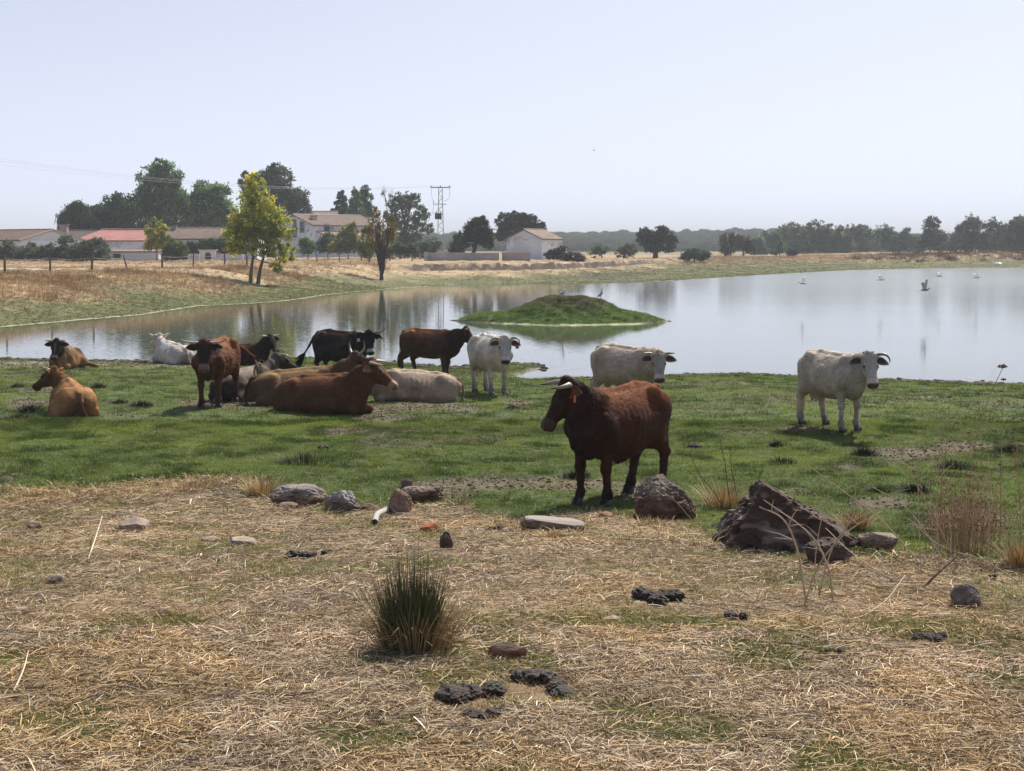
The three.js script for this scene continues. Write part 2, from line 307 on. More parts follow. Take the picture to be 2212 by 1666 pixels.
// ---------------------------------------------------------------- the pale track behind the fence, hills and mountains
{
  const mb = new MB(); mb.color([0.42, 0.39, 0.34]); const rows = [];
  for (let i = 0; i <= 120; i++) {
    const px = -300 + i * 5.4, v = dirOf(px, 579 - 0.009 * px); const d = mix(113, 122, smooth(100, 700, px)); const x = v.x / -v.z * d;
    const wv = (2.6 + 0.4 * noise2(i * 0.2, 3)) * (1 - smooth(80, 120, i)); const row = [];
    for (let k = 0; k <= 3; k++) { const zz = -d - wv * (k / 3 * 2 - 1) - 0.5 * noise2(i * 0.3, k); row.push(mb.v(x, height(x, zz) + 0.05, zz, [0.42, 0.39, 0.34].map(c => c * (1 + 0.15 * noise2(i * 0.7, k * 3))))); }
    rows.push(row);
  }
  for (let i = 0; i < 120; i++) for (let k = 0; k < 3; k++) mb.quad(rows[i][k], rows[i + 1][k], rows[i + 1][k + 1], rows[i][k + 1]);
  tag(mb.build('gravel_track', new THREE.MeshStandardMaterial({ vertexColors: true, roughness: 1 }), scene), 'pale gravel track running behind the post fence', null, null, 'structure');
}
const hillTop = (x, z) => { const d = -z; return 11.5 * smooth(640, 1000, d) * (0.78 + 0.22 * noise2(x * 0.006 + 3, 1.5) + 0.1 * noise2(x * 0.02, 7)) * mix(1, 0.62, smooth(150, 420, x)); };
{
  const mb = new MB(), nx = 120, nz = 14;
  for (let j = 0; j <= nz; j++) for (let i = 0; i <= nx; i++) { const z = -620 - 40 * j, x = (-0.42 + 0.84 * i / nx) * -z * 1.05; mb.v(x, hillTop(x, z) + 1.6 - (j === 0 ? 4 : 0) - (j === nz ? 30 : 0), z, [0.05, 0.065, 0.03]); }
  for (let j = 0; j < nz; j++) for (let i = 0; i < nx; i++) { const a = j * (nx + 1) + i; mb.quad(a, a + 1, a + nx + 2, a + nx + 1); }
  tag(mb.build('wooded_hill', matGround2(), scene), 'low hill behind the pond covered with dark wood', null, null, 'structure');
}
function matGround2() { return new THREE.MeshStandardMaterial({ vertexColors: true, roughness: 1, side: THREE.DoubleSide }); }
{
  const mb = new MB(), n = 150; const prof = i => 22 + 26 * Math.abs(fbm2(i * 0.06 + 3, 2, 4)) * 1.6 + 20 * smooth(0.55, 0.8, i / n), q = [0.16, 0.17, 0.17];
  for (let i = 0; i <= n; i++) { const x = -1650 + 3600 * i / n; mb.v(x, -8, -3400, q); mb.v(x, prof(i) * 0.55, -3680, q); mb.v(x, prof(i), -3900 + 80 * noise2(i * 0.4, 9), q); mb.v(x, -8, -4300, q); }
  for (let i = 0; i < n; i++) for (let k = 0; k < 3; k++) { const a = i * 4 + k; mb.quad(a, a + 4, a + 5, a + 1); }
  tag(mb.build('far_mountains', matGround2(), scene), 'faint blue mountains on the horizon', null, null, 'structure');
}
// ---------------------------------------------------------------- cattle: one continuous skin per animal, meshed from a smooth field
function surfaceNets(f, lo, hi, h) {
  const nx = Math.ceil((hi[0] - lo[0]) / h) + 1, ny = Math.ceil((hi[1] - lo[1]) / h) + 1, nz = Math.ceil((hi[2] - lo[2]) / h) + 1;
  const F = new Float32Array(nx * ny * nz), B = 6, id = (i, j, k) => i + nx * (j + ny * k);
  for (let k0 = 0; k0 < nz; k0 += B) for (let j0 = 0; j0 < ny; j0 += B) for (let i0 = 0; i0 < nx; i0 += B) {
    const d = f(lo[0] + (i0 + B / 2) * h, lo[1] + (j0 + B / 2) * h, lo[2] + (k0 + B / 2) * h), far = Math.abs(d) > B * h * 1.9;
    for (let k = k0; k < Math.min(nz, k0 + B); k++) for (let j = j0; j < Math.min(ny, j0 + B); j++) for (let i = i0; i < Math.min(nx, i0 + B); i++)
      F[id(i, j, k)] = far ? d : f(lo[0] + i * h, lo[1] + j * h, lo[2] + k * h);
  }
  const pos = [], idx = [], cell = new Int32Array(nx * ny * nz).fill(-1);
  const off = [[0, 0, 0], [1, 0, 0], [0, 1, 0], [1, 1, 0], [0, 0, 1], [1, 0, 1], [0, 1, 1], [1, 1, 1]];
  const edges = [[0, 1], [2, 3], [4, 5], [6, 7], [0, 2], [1, 3], [4, 6], [5, 7], [0, 4], [1, 5], [2, 6], [3, 7]];
  const v = new Float32Array(8);
  for (let k = 0; k < nz - 1; k++) for (let j = 0; j < ny - 1; j++) for (let i = 0; i < nx - 1; i++) {
    let m = 0; for (let c = 0; c < 8; c++) { v[c] = F[id(i + off[c][0], j + off[c][1], k + off[c][2])]; if (v[c] < 0) m |= 1 << c; }
    if (m === 0 || m === 255) continue;
    let x = 0, y = 0, z = 0, n = 0;
    for (const [a, b] of edges) { if ((v[a] < 0) === (v[b] < 0)) continue; const t = v[a] / (v[a] - v[b]); x += mix(off[a][0], off[b][0], t); y += mix(off[a][1], off[b][1], t); z += mix(off[a][2], off[b][2], t); n++; }
    cell[id(i, j, k)] = pos.length / 3; pos.push(lo[0] + (i + x / n) * h, lo[1] + (j + y / n) * h, lo[2] + (k + z / n) * h);
  }
  const q = (a, b, c, d, flip) => { if (a < 0 || b < 0 || c < 0 || d < 0) return; flip ? idx.push(a, c, b, a, d, c) : idx.push(a, b, c, a, c, d); };
  for (let k = 1; k < nz - 1; k++) for (let j = 1; j < ny - 1; j++) for (let i = 1; i < nx - 1; i++) {
    const s = F[id(i, j, k)] < 0;
    if (s !== F[id(i + 1, j, k)] < 0) q(cell[id(i, j - 1, k - 1)], cell[id(i, j, k - 1)], cell[id(i, j, k)], cell[id(i, j - 1, k)], !s);
    if (s !== F[id(i, j + 1, k)] < 0) q(cell[id(i - 1, j, k - 1)], cell[id(i - 1, j, k)], cell[id(i, j, k)], cell[id(i, j, k - 1)], !s);
    if (s !== F[id(i, j, k + 1)] < 0) q(cell[id(i - 1, j - 1, k)], cell[id(i, j - 1, k)], cell[id(i, j, k)], cell[id(i - 1, j, k)], !s);
  }
  return { pos, idx };
}
const matHide = new THREE.MeshPhysicalMaterial({ vertexColors: true, roughness: 0.78, specularIntensity: 0.22, sheen: 0.10, sheenRoughness: 0.5, sheenColor: new THREE.Color(0.5, 0.42, 0.36) });
const matHorn = new THREE.MeshStandardMaterial({ vertexColors: true, roughness: 0.45 });
const matEye = new THREE.MeshPhysicalMaterial({ color: new THREE.Color().setRGB(0.008, 0.006, 0.005), roughness: 0.12 });
const matHair = new THREE.MeshPhysicalMaterial({ vertexColors: true, roughness: 0.9, specularIntensity: 0.12, side: THREE.DoubleSide, transmission: 0.15, thickness: 0 });
const TORSO = [ // along the body: x, top, bottom, half width
  [-0.86, 1.06, 0.98, 0.03], [-0.82, 1.15, 0.86, 0.13], [-0.74, 1.235, 0.74, 0.20], [-0.60, 1.30, 0.66, 0.245], [-0.45, 1.315, 0.60, 0.272], [-0.20, 1.285, 0.535, 0.305],
  [0.05, 1.27, 0.51, 0.32], [0.28, 1.265, 0.535, 0.295], [0.48, 1.29, 0.575, 0.245], [0.64, 1.235, 0.61, 0.195], [0.76, 1.15, 0.68, 0.15], [0.84, 1.02, 0.80, 0.07], [0.87, 0.95, 0.88, 0.02]];
const HEAD = [ // along the face: t, forehead side, jaw side, half width
  [-0.07, 0.00, -0.05, 0.03], [-0.03, 0.06, -0.10, 0.10], [0.04, 0.092, -0.145, 0.124], [0.11, 0.092, -0.180, 0.124], [0.17, 0.078, -0.190, 0.119], [0.25, 0.058, -0.163, 0.099], [0.32, 0.044, -0.128, 0.084],
  [0.39, 0.036, -0.106, 0.085], [0.455, 0.027, -0.098, 0.090], [0.50, 0.010, -0.080, 0.076], [0.525, -0.02, -0.05, 0.03]];
function prof(keys, x, out) {
  const n = keys.length; let i = 1; while (i < n - 1 && x > keys[i][0]) i++;
  const a = keys[i - 1], b = keys[i], p = keys[Math.max(0, i - 2)], q = keys[Math.min(n - 1, i + 1)], h = b[0] - a[0], t = clamp((x - a[0]) / h);
  for (let c = 1; c <= 3; c++) { const m0 = i - 2 < 0 ? 0 : (b[c] - p[c]) / (b[0] - p[0]) * h, m1 = i + 1 > n - 1 ? 0 : (q[c] - a[c]) / (q[0] - a[0]) * h, t2 = t * t, t3 = t2 * t;
    out[c - 1] = (2 * t3 - 3 * t2 + 1) * a[c] + (t3 - 2 * t2 + t) * m0 + (-2 * t3 + 3 * t2) * b[c] + (t3 - t2) * m1; }
}
/* o: lying, fat, neckYaw/neckUp (degrees), neckLen, headYaw/headPitch, horn, coat..., cell */
function makeCow(o) {
  const deg = Math.PI / 180, lying = !!o.lying, prims = [], pr = [0, 0, 0];
  const drop = lying ? -0.62 : 0, fat = o.fat ?? 1, S = [1, -1];
  const cap = (a, b, ra, rb, k = 0.05, side) => { // tapered limb; side: [axis vector, factor > 1 makes it thinner that way]
    const e = [b[0] - a[0], b[1] - a[1], b[2] - a[2]], L = e[0] * e[0] + e[1] * e[1] + e[2] * e[2];
    prims.push({ k, m: [(a[0] + b[0]) / 2, (a[1] + b[1]) / 2, (a[2] + b[2]) / 2], r: Math.sqrt(L) / 2 + Math.max(ra, rb), f: (x, y, z) => {
      const wx = x - a[0], wy = y - a[1], wz = z - a[2], t = clamp((wx * e[0] + wy * e[1] + wz * e[2]) / L); let dx = wx - e[0] * t, dy = wy - e[1] * t, dz = wz - e[2] * t;
      if (side) { const s = (dx * side[0][0] + dy * side[0][1] + dz * side[0][2]) * (side[1] - 1); dx += side[0][0] * s; dy += side[0][1] * s; dz += side[0][2] * s; return (Math.sqrt(dx * dx + dy * dy + dz * dz) - mix(ra, rb, t)) / Math.sqrt(side[1]); }
      return Math.sqrt(dx * dx + dy * dy + dz * dz) - mix(ra, rb, t); } });
  };
  const ball = (p, r, k) => cap(p, [p[0] + 1e-3, p[1], p[2]], r, r, k);
  const shiftLie = o.lean ?? 0;                    // a lying body leans on one hip
  prims.push({ k: 0.05, m: [0, 0.92 + drop, 0], r: 1.1, f: (x, y, z) => {
    const cx = clamp(x, -0.86, 0.87); prof(TORSO, cx, pr); let [top, bot, w] = pr; top += drop - (lying ? 0.13 * smooth(0.25, -0.75, cx) : 0); bot += drop;
    const mid = smooth(-0.7, -0.2, cx) * (1 - smooth(0.35, 0.7, cx));
    bot -= (fat - 1) * 0.25 * mid; w *= 1 + (fat - 1) * 0.8 * mid;
    if (lying) { bot = Math.max(bot, -0.03); w *= 1.12; }
    const cy = (top + bot) / 2, hy = Math.max(0.02, (top - bot) / 2), v = (y - cy) / hy;
    const ww = w * (1 - 0.30 * smooth(0.1, 1.0, v)) * (lying ? 1 + 0.12 * smooth(0, -0.8, v) : 1 - 0.06 * smooth(-0.2, -1, v));
    const zz = z - shiftLie * (0.5 - 0.5 * v) * mid, av = Math.abs(v), au = Math.abs(zz) / Math.max(0.02, ww), rr_ = Math.pow(Math.pow(au, 2.25) + Math.pow(av, 2.25), 1 / 2.25);
    let d = (rr_ - 1) * Math.min(hy, ww) * 0.92; const ex = x - cx; return ex ? Math.max(d, 0) + Math.abs(ex) : d; } });
  const D = p => [p[0], p[1] + drop - (lying ? 0.13 * smooth(0.25, -0.75, p[0]) : 0), p[2]];
  // spine, hooks, pins, shoulder blades, ribs of the rump
  cap(D([-0.74, 1.235, 0]), D([-0.35, 1.30, 0]), 0.035, 0.04, 0.06); cap(D([-0.35, 1.285, 0]), D([0.3, 1.265, 0]), 0.035, 0.035, 0.06); cap(D([0.3, 1.25, 0]), D([0.5, 1.275, 0]), 0.03, 0.035, 0.06);
  for (const s of S) {
    ball(D([-0.44, 1.225, s * 0.215]), 0.05, 0.10); ball(D([-0.79, 1.10, s * 0.10]), 0.05, 0.06);
    cap(D([0.47, 1.20, s * 0.10]), D([0.58, 0.86, s * 0.19]), 0.06, 0.105, 0.07);
    cap(D([-0.44, 1.2, s * 0.2]), D([-0.78, 1.1, s * 0.12]), 0.06, 0.06, 0.08);
  }
  // legs
  if (!lying) for (const s of S) {
    const fs = (o.frontStep ?? 0) * s, hs = (o.hindStep ?? 0) * s;
    const knee = [0.50 + fs * 0.5, 0.44, s * 0.165], fet = [0.485 + fs, 0.145, s * 0.165], toe = [0.535 + fs, 0.05, s * 0.168];
    cap([0.56, 0.90, s * 0.19], [0.47, 0.72, s * 0.18], 0.135, 0.095, 0.09); cap([0.47, 0.72, s * 0.18], knee, 0.092, 0.056, 0.06);
    ball([knee[0] + 0.008, knee[1] - 0.01, knee[2]], 0.063, 0.03); cap(knee, fet, 0.052, 0.040, 0.03); ball(fet, 0.053, 0.03); cap(fet, toe, 0.046, 0.056, 0.025);
    const stifle = [-0.40 + hs * 0.3, 0.74, s * 0.20], hock = [-0.70 + hs * 0.7, 0.50, s * 0.155], fetH = [-0.635 + hs, 0.145, s * 0.155], toeH = [-0.59 + hs, 0.05, s * 0.16];
    cap([-0.56, 1.0, s * 0.15], stifle, 0.20, 0.145, 0.10, [[0, 0, 1], 1.25]); cap([-0.70, 1.0, s * 0.12], [-0.64 + hs * 0.4, 0.68, s * 0.16], 0.14, 0.095, 0.08, [[0, 0, 1], 1.2]);
    cap(stifle, hock, 0.125, 0.060, 0.08, [[0, 0, 1], 1.25]); cap([-0.66 + hs * 0.5, 0.66, s * 0.155], hock, 0.06, 0.048, 0.05); ball([hock[0] - 0.012, hock[1], hock[2]], 0.058, 0.03);
    cap(hock, fetH, 0.054, 0.043, 0.03); ball(fetH, 0.054, 0.03); cap(fetH, toeH, 0.047, 0.056, 0.025);
  } else for (const s of S) {
    const fx = o.frontOut ? o.frontOut * (s > 0 ? 1 : 0) : 0;
    cap([0.56, 0.34, s * 0.18], [0.46, 0.19, s * 0.24], 0.14, 0.12, 0.1); cap([0.46, 0.20, s * 0.24], [0.80 + fx * 0.1, 0.11 + fx * 0.1, s * 0.19], 0.105, 0.068, 0.07); ball([0.81 + fx * 0.1, 0.11 + fx * 0.1, s * 0.19], 0.075, 0.04);
    cap([0.80 + fx * 0.1, 0.09, s * 0.19], [0.54 + fx * 0.5, 0.06, s * 0.15], 0.055, 0.048, 0.03); cap([0.54 + fx * 0.5, 0.06, s * 0.15], [0.46 + fx * 0.6, 0.05, s * 0.14], 0.05, 0.05, 0.03);
    const hp = s === (o.hipOut ?? 1) ? 1 : 0.72;
    cap([-0.52, 0.32, s * 0.16], [-0.30, 0.18, s * 0.34 * hp], 0.20, 0.16, 0.12); cap([-0.66, 0.30, s * 0.14], [-0.60, 0.15, s * 0.28 * hp], 0.15, 0.13, 0.1); cap([-0.30, 0.20, s * 0.34 * hp], [-0.66, 0.11, s * 0.42 * hp], 0.13, 0.075, 0.08);
    const kx = o.kick && s === (o.hipOut ?? 1) ? o.kick : 0;
    cap([-0.66, 0.10, s * 0.42 * hp], [-0.34 + kx * 0.1, 0.06, s * (0.44 * hp + kx)], 0.06, 0.046, 0.04); cap([-0.34 + kx * 0.1, 0.06, s * (0.44 * hp + kx)], [-0.24 + kx * 0.1, 0.05, s * (0.45 * hp + kx * 1.15)], 0.048, 0.055, 0.03);
  }
  if (o.udder && !lying) { cap([-0.40, 0.62, 0], [-0.52, 0.62, 0], 0.135, 0.12, 0.07); for (const s of S) for (const x of [-0.40, -0.52]) cap([x, 0.55, s * 0.07], [x, 0.44, s * 0.08], 0.03, 0.016, 0.02); }
  if (o.sheath) cap([-0.1, 0.50, 0], [0.0, 0.455, 0], 0.05, 0.03, 0.05);
  // neck and head
  const ny = (o.neckYaw ?? 0) * deg, nu = (o.neckUp ?? 25) * deg, nl = o.neckLen ?? 0.52;
  const N0 = [0.60, 1.12 + drop, 0];
  const P = [N0[0] + Math.cos(nu) * Math.cos(ny) * nl, N0[1] + Math.sin(nu) * nl, N0[2] - Math.cos(nu) * Math.sin(ny) * nl];
  const hy_ = (o.headYaw ?? 0) * deg, hp_ = (o.headPitch ?? 40) * deg;
  const fw = V(Math.cos(hp_) * Math.cos(hy_), -Math.sin(hp_), -Math.cos(hp_) * Math.sin(hy_));       // along the face
  const sd = V(Math.sin(hy_), 0, Math.cos(hy_));                                                      // to the animal's right
  const up = sd.clone().cross(fw).normalize();                                                        // out of the forehead
  const roll = (o.headRoll ?? 0) * deg; if (roll) { sd.applyAxisAngle(fw, roll); up.applyAxisAngle(fw, roll); }
  const HS = o.headScale ?? 1.09, hw = (t0, u0, s0, t = t0 * HS, u = u0 * HS, s = s0 * HS) => [P[0] + fw.x * t + up.x * u + sd.x * s, P[1] + fw.y * t + up.y * u + sd.y * s, P[2] + fw.z * t + up.z * u + sd.z * s];
  const toHead = (x, y, z) => { x -= P[0]; y -= P[1]; z -= P[2]; return [(x * fw.x + y * fw.y + z * fw.z) / HS, (x * up.x + y * up.y + z * up.z) / HS, (x * sd.x + y * sd.y + z * sd.z) / HS]; };
  const nside = [Math.sin(ny * 0.6), 0, Math.cos(ny * 0.6)], occ = hw(0.0, -0.07, 0), jaw = hw(0.10, -0.12, 0);
  const mids = [mix(N0[0], occ[0], 0.5) + 0.04 * Math.cos(ny * 0.4), mix(N0[1], occ[1], 0.5) + 0.0, mix(N0[2], occ[2], 0.42)];
  cap([0.56, 1.08 + drop, 0], mids, 0.18, 0.155, 0.08, [nside, 1.25]); cap(mids, occ, 0.165, 0.115, 0.08, [nside, 1.2]);
  cap([0.66, 0.86 + drop, 0], [mix(0.66, jaw[0], 0.55), mix(0.86 + drop, jaw[1], 0.55) - 0.02, mix(0, jaw[2], 0.5)], 0.185, 0.125, 0.10, [nside, 1.3]); cap([mix(0.66, jaw[0], 0.55), mix(0.86 + drop, jaw[1], 0.55) - 0.02, mix(0, jaw[2], 0.5)], jaw, 0.125, 0.085, 0.08, [nside, 1.15]);
  cap([0.78, 0.74 + drop + (lying ? 0.06 : 0), 0], [mix(0.70, jaw[0], 0.75), mix(0.86 + drop, jaw[1], 0.7) - 0.08, jaw[2] * 0.6], 0.085, 0.04, 0.08, [nside, 2.2]);
  cap([0.60, 0.64 + drop + (lying ? 0.06 : 0), 0], [0.82, 0.76 + drop, 0], 0.10, 0.08, 0.09, [[0, 0, 1], 1.6]);
  const hpr = [0, 0, 0], hm = hw(0.24, -0.03, 0);
  prims.push({ k: 0.035, m: hm, r: 0.39, f: (x, y, z) => {
    const [t, u, s] = toHead(x, y, z), ct = clamp(t, -0.07, 0.525); prof(HEAD, ct, hpr); const [a, b, w] = hpr, cu = (a + b) / 2, hu = Math.max(0.012, (a - b) / 2), v = (u - cu) / hu;
    const ww = Math.max(0.012, w * (1 - 0.38 * smooth(0.1, -1, v) * (1 - smooth(0.36, 0.44, ct)))), q = Math.pow(Math.pow(Math.abs(v), 2.5) + Math.pow(Math.abs(s) / ww, 2.5), 0.4);
    const d = (q - 1) * Math.min(hu, ww) * 0.92, e = t - ct; return (e ? Math.max(d, 0) + Math.abs(e) : d) * HS; } });
  for (const s of S) { cap(hw(0.155, 0.045, s * 0.092), hw(0.21, 0.035, s * 0.090), 0.030, 0.024, 0.025); cap(hw(0.02, 0.05, s * 0.09), hw(0.02, 0.05, s * 0.12), 0.045, 0.036, 0.03); cap(hw(0.44, 0.0, s * 0.05), hw(0.47, -0.005, s * 0.055), 0.032, 0.026, 0.02); }
  ball(hw(-0.03, 0.05, 0), 0.075, 0.05);
  cap(hw(0.43, -0.09, 0), hw(0.47, -0.095, 0), 0.04, 0.032, 0.03);
  // tail
  const tail = (o.tail || (lying ? [[-0.80, 1.10 + drop, 0], [-0.89, 0.96 + drop, 0.02], [-0.92, 0.80 + drop, 0.05], [-0.90, 0.66 + drop, 0.12]] : [[-0.80, 1.24, 0], [-0.885, 1.12, 0], [-0.91, 0.9, 0.01], [-0.905, 0.66, 0.02]]));
  for (let i = 0; i + 1 < tail.length; i++) cap(tail[i], tail[i + 1], mix(0.044, 0.02, i / (tail.length - 1)), mix(0.044, 0.02, (i + 1) / (tail.length - 1)), 0.03);
  const nprims = prims.length;
  const f = (x, y, z) => {
    let d = 1e3;
    for (let i = 0; i < nprims; i++) { const p = prims[i], mx = x - p.m[0], my = y - p.m[1], mz = z - p.m[2], far = Math.sqrt(mx * mx + my * my + mz * mz) - p.r; if (far > d + p.k || far > d + 0.02 && far > 0.3) continue;
      const q = p.f(x, y, z), k = p.k, h = Math.max(k - Math.abs(d - q), 0); d = Math.min(d, q) - h * h / (4 * k) * 1; }
    return d;
  };
  const lo = [1e9, 1e9, 1e9], hi = [-1e9, -1e9, -1e9];
  for (const p of prims) for (let c = 0; c < 3; c++) { lo[c] = Math.min(lo[c], p.m[c] - p.r); hi[c] = Math.max(hi[c], p.m[c] + p.r); }
  lo[0] = Math.max(lo[0], Math.min(-1.0, ...tail.map(t => t[0] - 0.08))); lo[1] = lying ? -0.06 : -0.02; hi[1] = Math.min(hi[1], Math.max(1.45 + drop, P[1] + 0.22)); lo[2] = Math.max(lo[2], Math.min(-0.62 - (o.kick || 0) * 1.2, P[2] - 0.5)); hi[2] = Math.min(hi[2], Math.max(0.62 + (o.kick || 0) * 1.2, P[2] + 0.5, ...tail.map(t => t[2] + 0.08)));
  lo[2] = Math.min(lo[2], ...tail.map(t => t[2] - 0.08));
  const fur = o.fur ?? 0.004, seed = o.seed ?? 1;
  const { pos, idx } = surfaceNets(f, lo, hi, o.cell * 1.04);
  const nv = pos.length / 3, nor = new Float32Array(nv * 3), col = new Float32Array(nv * 3), e = o.cell * 0.7;
  const nz_ = (x, y, z) => fur * (noise3(x * 9 + seed, y * 16, z * 9) + 0.6 * noise3(x * 22, y * 38 + seed, z * 22)) + 0.011 * (o.bony ?? 1) * noise3(x * 4.3 + seed, y * 2.5, z * 4) + 0.0020 * (o.bony ?? 1) * Math.sin((x + 0.25 * (y - drop)) * 62) * smooth(-0.32, -0.1, x) * smooth(0.38, 0.2, x) * smooth(0.62, 0.8, y - drop) * smooth(1.2, 1.05, y - drop) + 0.005 * Math.sin(x * 48 + 3 * y) * smooth(0.62, 0.72, x) * smooth(0.95, 0.8, x);
  const shade = o.color;
  for (let i = 0; i < nv; i++) {
    const x = pos[i * 3], y = pos[i * 3 + 1], z = pos[i * 3 + 2];
    let gx = f(x + e, y, z) - f(x - e, y, z), gy = f(x, y + e, z) - f(x, y - e, z), gz = f(x, y, z + e) - f(x, y, z - e);
    const l = Math.hypot(gx, gy, gz) || 1; gx /= l; gy /= l; gz /= l;
    const b0 = nz_(x, y, z), e2 = 0.014, bx = (nz_(x + e2, y, z) - b0) / e2, by = (nz_(x, y + e2, z) - b0) / e2, bz = (nz_(x, y, z + e2) - b0) / e2;
    const hl = toHead(x, y, z), inHead = hl[0] > 0.0 && hl[0] < 0.6 && Math.abs(hl[2]) < 0.17 && hl[1] > -0.24 && hl[1] < 0.16;
    const k = inHead ? 0.3 : 1, dn = (bx * gx + by * gy + bz * gz);
    let ax = gx - k * (bx - dn * gx), ay = gy - k * (by - dn * gy), az = gz - k * (bz - dn * gz); const al = Math.hypot(ax, ay, az);
    nor[i * 3] = ax / al; nor[i * 3 + 1] = ay / al; nor[i * 3 + 2] = az / al;
    pos[i * 3] += gx * b0 * k * 0.7; pos[i * 3 + 1] += gy * b0 * k * 0.7; pos[i * 3 + 2] += gz * b0 * k * 0.7;
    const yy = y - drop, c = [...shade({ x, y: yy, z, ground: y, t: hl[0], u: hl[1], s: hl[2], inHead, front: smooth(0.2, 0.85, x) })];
    const soil = smooth(0.05, 0.5, fbm3(x * 2.6 + seed * 3, y * 3.4, z * 2.6, 3) + 0.22 * smooth(0.8, 0.2, yy)) * (o.dirt ?? 0.5) * (inHead ? 0.2 : 1); c[0] = mix(c[0], 0.10, soil * 0.55); c[1] = mix(c[1], 0.075, soil * 0.55); c[2] = mix(c[2], 0.055, soil * 0.55);
    const j = 1 + 0.20 * noise3(x * 6 + seed, y * 5, z * 6) + 0.16 * noise3(x * 26, y * 40 + seed, z * 26);
    col[i * 3] = c[0] * j; col[i * 3 + 1] = c[1] * j; col[i * 3 + 2] = c[2] * j;
  }
  const g = new THREE.BufferGeometry();
  g.setAttribute('position', new THREE.Float32BufferAttribute(pos, 3)); g.setAttribute('normal', new THREE.BufferAttribute(nor, 3)); g.setAttribute('color', new THREE.BufferAttribute(col, 3)); g.setIndex(idx);
  const sc = o.scale ?? 1;
  const root = base('cow', o.pos, o.turn); root.scale.setScalar(sc);
  tag(root, o.label, 'cow', null);
  const body = shadowed(new THREE.Mesh(g, matHide)); body.name = 'body'; root.add(body);
  { // short hair lying backwards and down, enough to break the outline and catch the light in streaks
    R = mulberry(900 + seed); const hb0 = new MB(), n = o.hairs ?? 15000, nvv = pos.length / 3;
    for (let q = 0; q < n; q++) { const i = Math.floor(R() * nvv) * 3, x = pos[i], y = pos[i + 1], z = pos[i + 2], nx = nor[i], ny2 = nor[i + 1], nz2 = nor[i + 2], hl = toHead(x, y, z), head = hl[0] > 0.0 && hl[0] < 0.56 && Math.abs(hl[2]) < 0.17 && hl[1] > -0.24; if (head && (hl[0] > 0.36 || R() < 0.6)) continue;
      let tx = -1, ty = -0.75 + gauss() * 0.2, tz = gauss() * 0.35; const dt = tx * nx + ty * ny2 + tz * nz2; tx -= dt * nx; ty -= dt * ny2; tz -= dt * nz2; const tl_ = Math.hypot(tx, ty, tz) || 1, L = (o.hairLen ?? 0.035) * rr(0.5, 1.3) * (head ? 0.5 : 1), lift = rr(0.10, 0.32); tx /= tl_; ty /= tl_; tz /= tl_;
      const sx = (ty * nz2 - tz * ny2) * 0.0035, sy = (tz * nx - tx * nz2) * 0.0035, sz = (tx * ny2 - ty * nx) * 0.0035, j = rr(0.6, 1.45), c = [col[i] * j, col[i + 1] * j, col[i + 2] * j];
      const a = hb0.v(x + sx, y + sy, z + sz, c), b = hb0.v(x - sx, y - sy, z - sz, c), e1 = hb0.v(x + (tx + nx * lift) * L, Math.max(0.005, y + (ty + ny2 * lift) * L), z + (tz + nz2 * lift) * L, c); hb0.tri(a, b, e1); }
    const hm_ = hb0.build('coat_hair', matHair, root); hm_.userData.kind = 'stuff'; }
  // horns and ears live in a frame that keeps the world's up
  const U = V(0, 1, 0).sub(sd.clone().multiplyScalar(sd.y)).normalize(), Fw = sd.clone().cross(U).multiplyScalar(-1); if (Fw.dot(fw) < 0) Fw.multiplyScalar(-1);
  const hb = (s, u, fo, from) => [from[0] + sd.x * s + U.x * u + Fw.x * fo, from[1] + sd.y * s + U.y * u + Fw.y * fo, from[2] + sd.z * s + U.z * u + Fw.z * fo];
  const HORNS = {
    out: [[0.03, 0, 0], [0.12, 0.03, 0.0], [0.22, 0.035, 0.03], [0.30, 0.085, 0.06], [0.335, 0.15, 0.07]],
    down: [[0.02, 0, 0], [0.10, 0.03, 0.03], [0.19, 0.02, 0.09], [0.235, -0.05, 0.15], [0.235, -0.12, 0.17]],
    flat: [[0.02, 0, 0], [0.10, 0.02, 0.02], [0.17, 0.025, 0.07], [0.22, 0.03, 0.12]],
    forward: [[0.03, 0, 0], [0.11, 0.01, 0.03], [0.17, 0.0, 0.10], [0.185, -0.015, 0.19], [0.165, -0.02, 0.26]],
    up: [[0.02, 0, 0], [0.11, 0.06, 0.0], [0.19, 0.13, 0.02], [0.21, 0.23, 0.02], [0.17, 0.30, 0.02]],
    side: [[0.02, 0, 0], [0.14, 0.01, 0.01], [0.26, 0.03, 0.03], [0.38, 0.09, 0.06]],
    stub: [[0.02, 0, 0], [0.06, 0.03, 0.04], [0.09, 0.05, 0.10], [0.10, 0.07, 0.15]],
  };
  for (const s of S) {
    const hk = Array.isArray(o.horn) ? o.horn[s > 0 ? 0 : 1] : o.horn; if (hk && hk !== 'none') {
      const from = hw(-0.01, 0.045, s * 0.085), pts = curve(HORNS[hk].map(([a, b, c]) => hb(s * a * 0.9, b * 0.9, c * 0.9, from)), 16), mb = new MB();
      const r0 = (o.hornR ?? 0.036) * 0.9, hc = o.hornColor || [[0.30, 0.26, 0.20], [0.04, 0.036, 0.033]];
      mb.tube(pts, pts.map((_, k) => r0 * (1 - 0.86 * Math.pow(k / 16, 1.25)) * (1 + 0.03 * Math.sin(k * 2.2))), 9, pts.map((_, k) => mix3(hc[0], hc[1], smooth(0.55, 0.95, k / 16))));
      mb.build('horn', matHorn, root);
    }
    // ear: a cupped leaf, thin but solid
    const from = hw(0.055, 0.005, s * 0.105), L = o.earLen ?? 0.235, droop = o.earDroop ?? 0.22, back = o.earBack ?? -0.1, mb = new MB(), na = 12, nw = 8, rows = [[], []];
    const ec = o.earColor, twist = o.earTwist ?? 0.25;
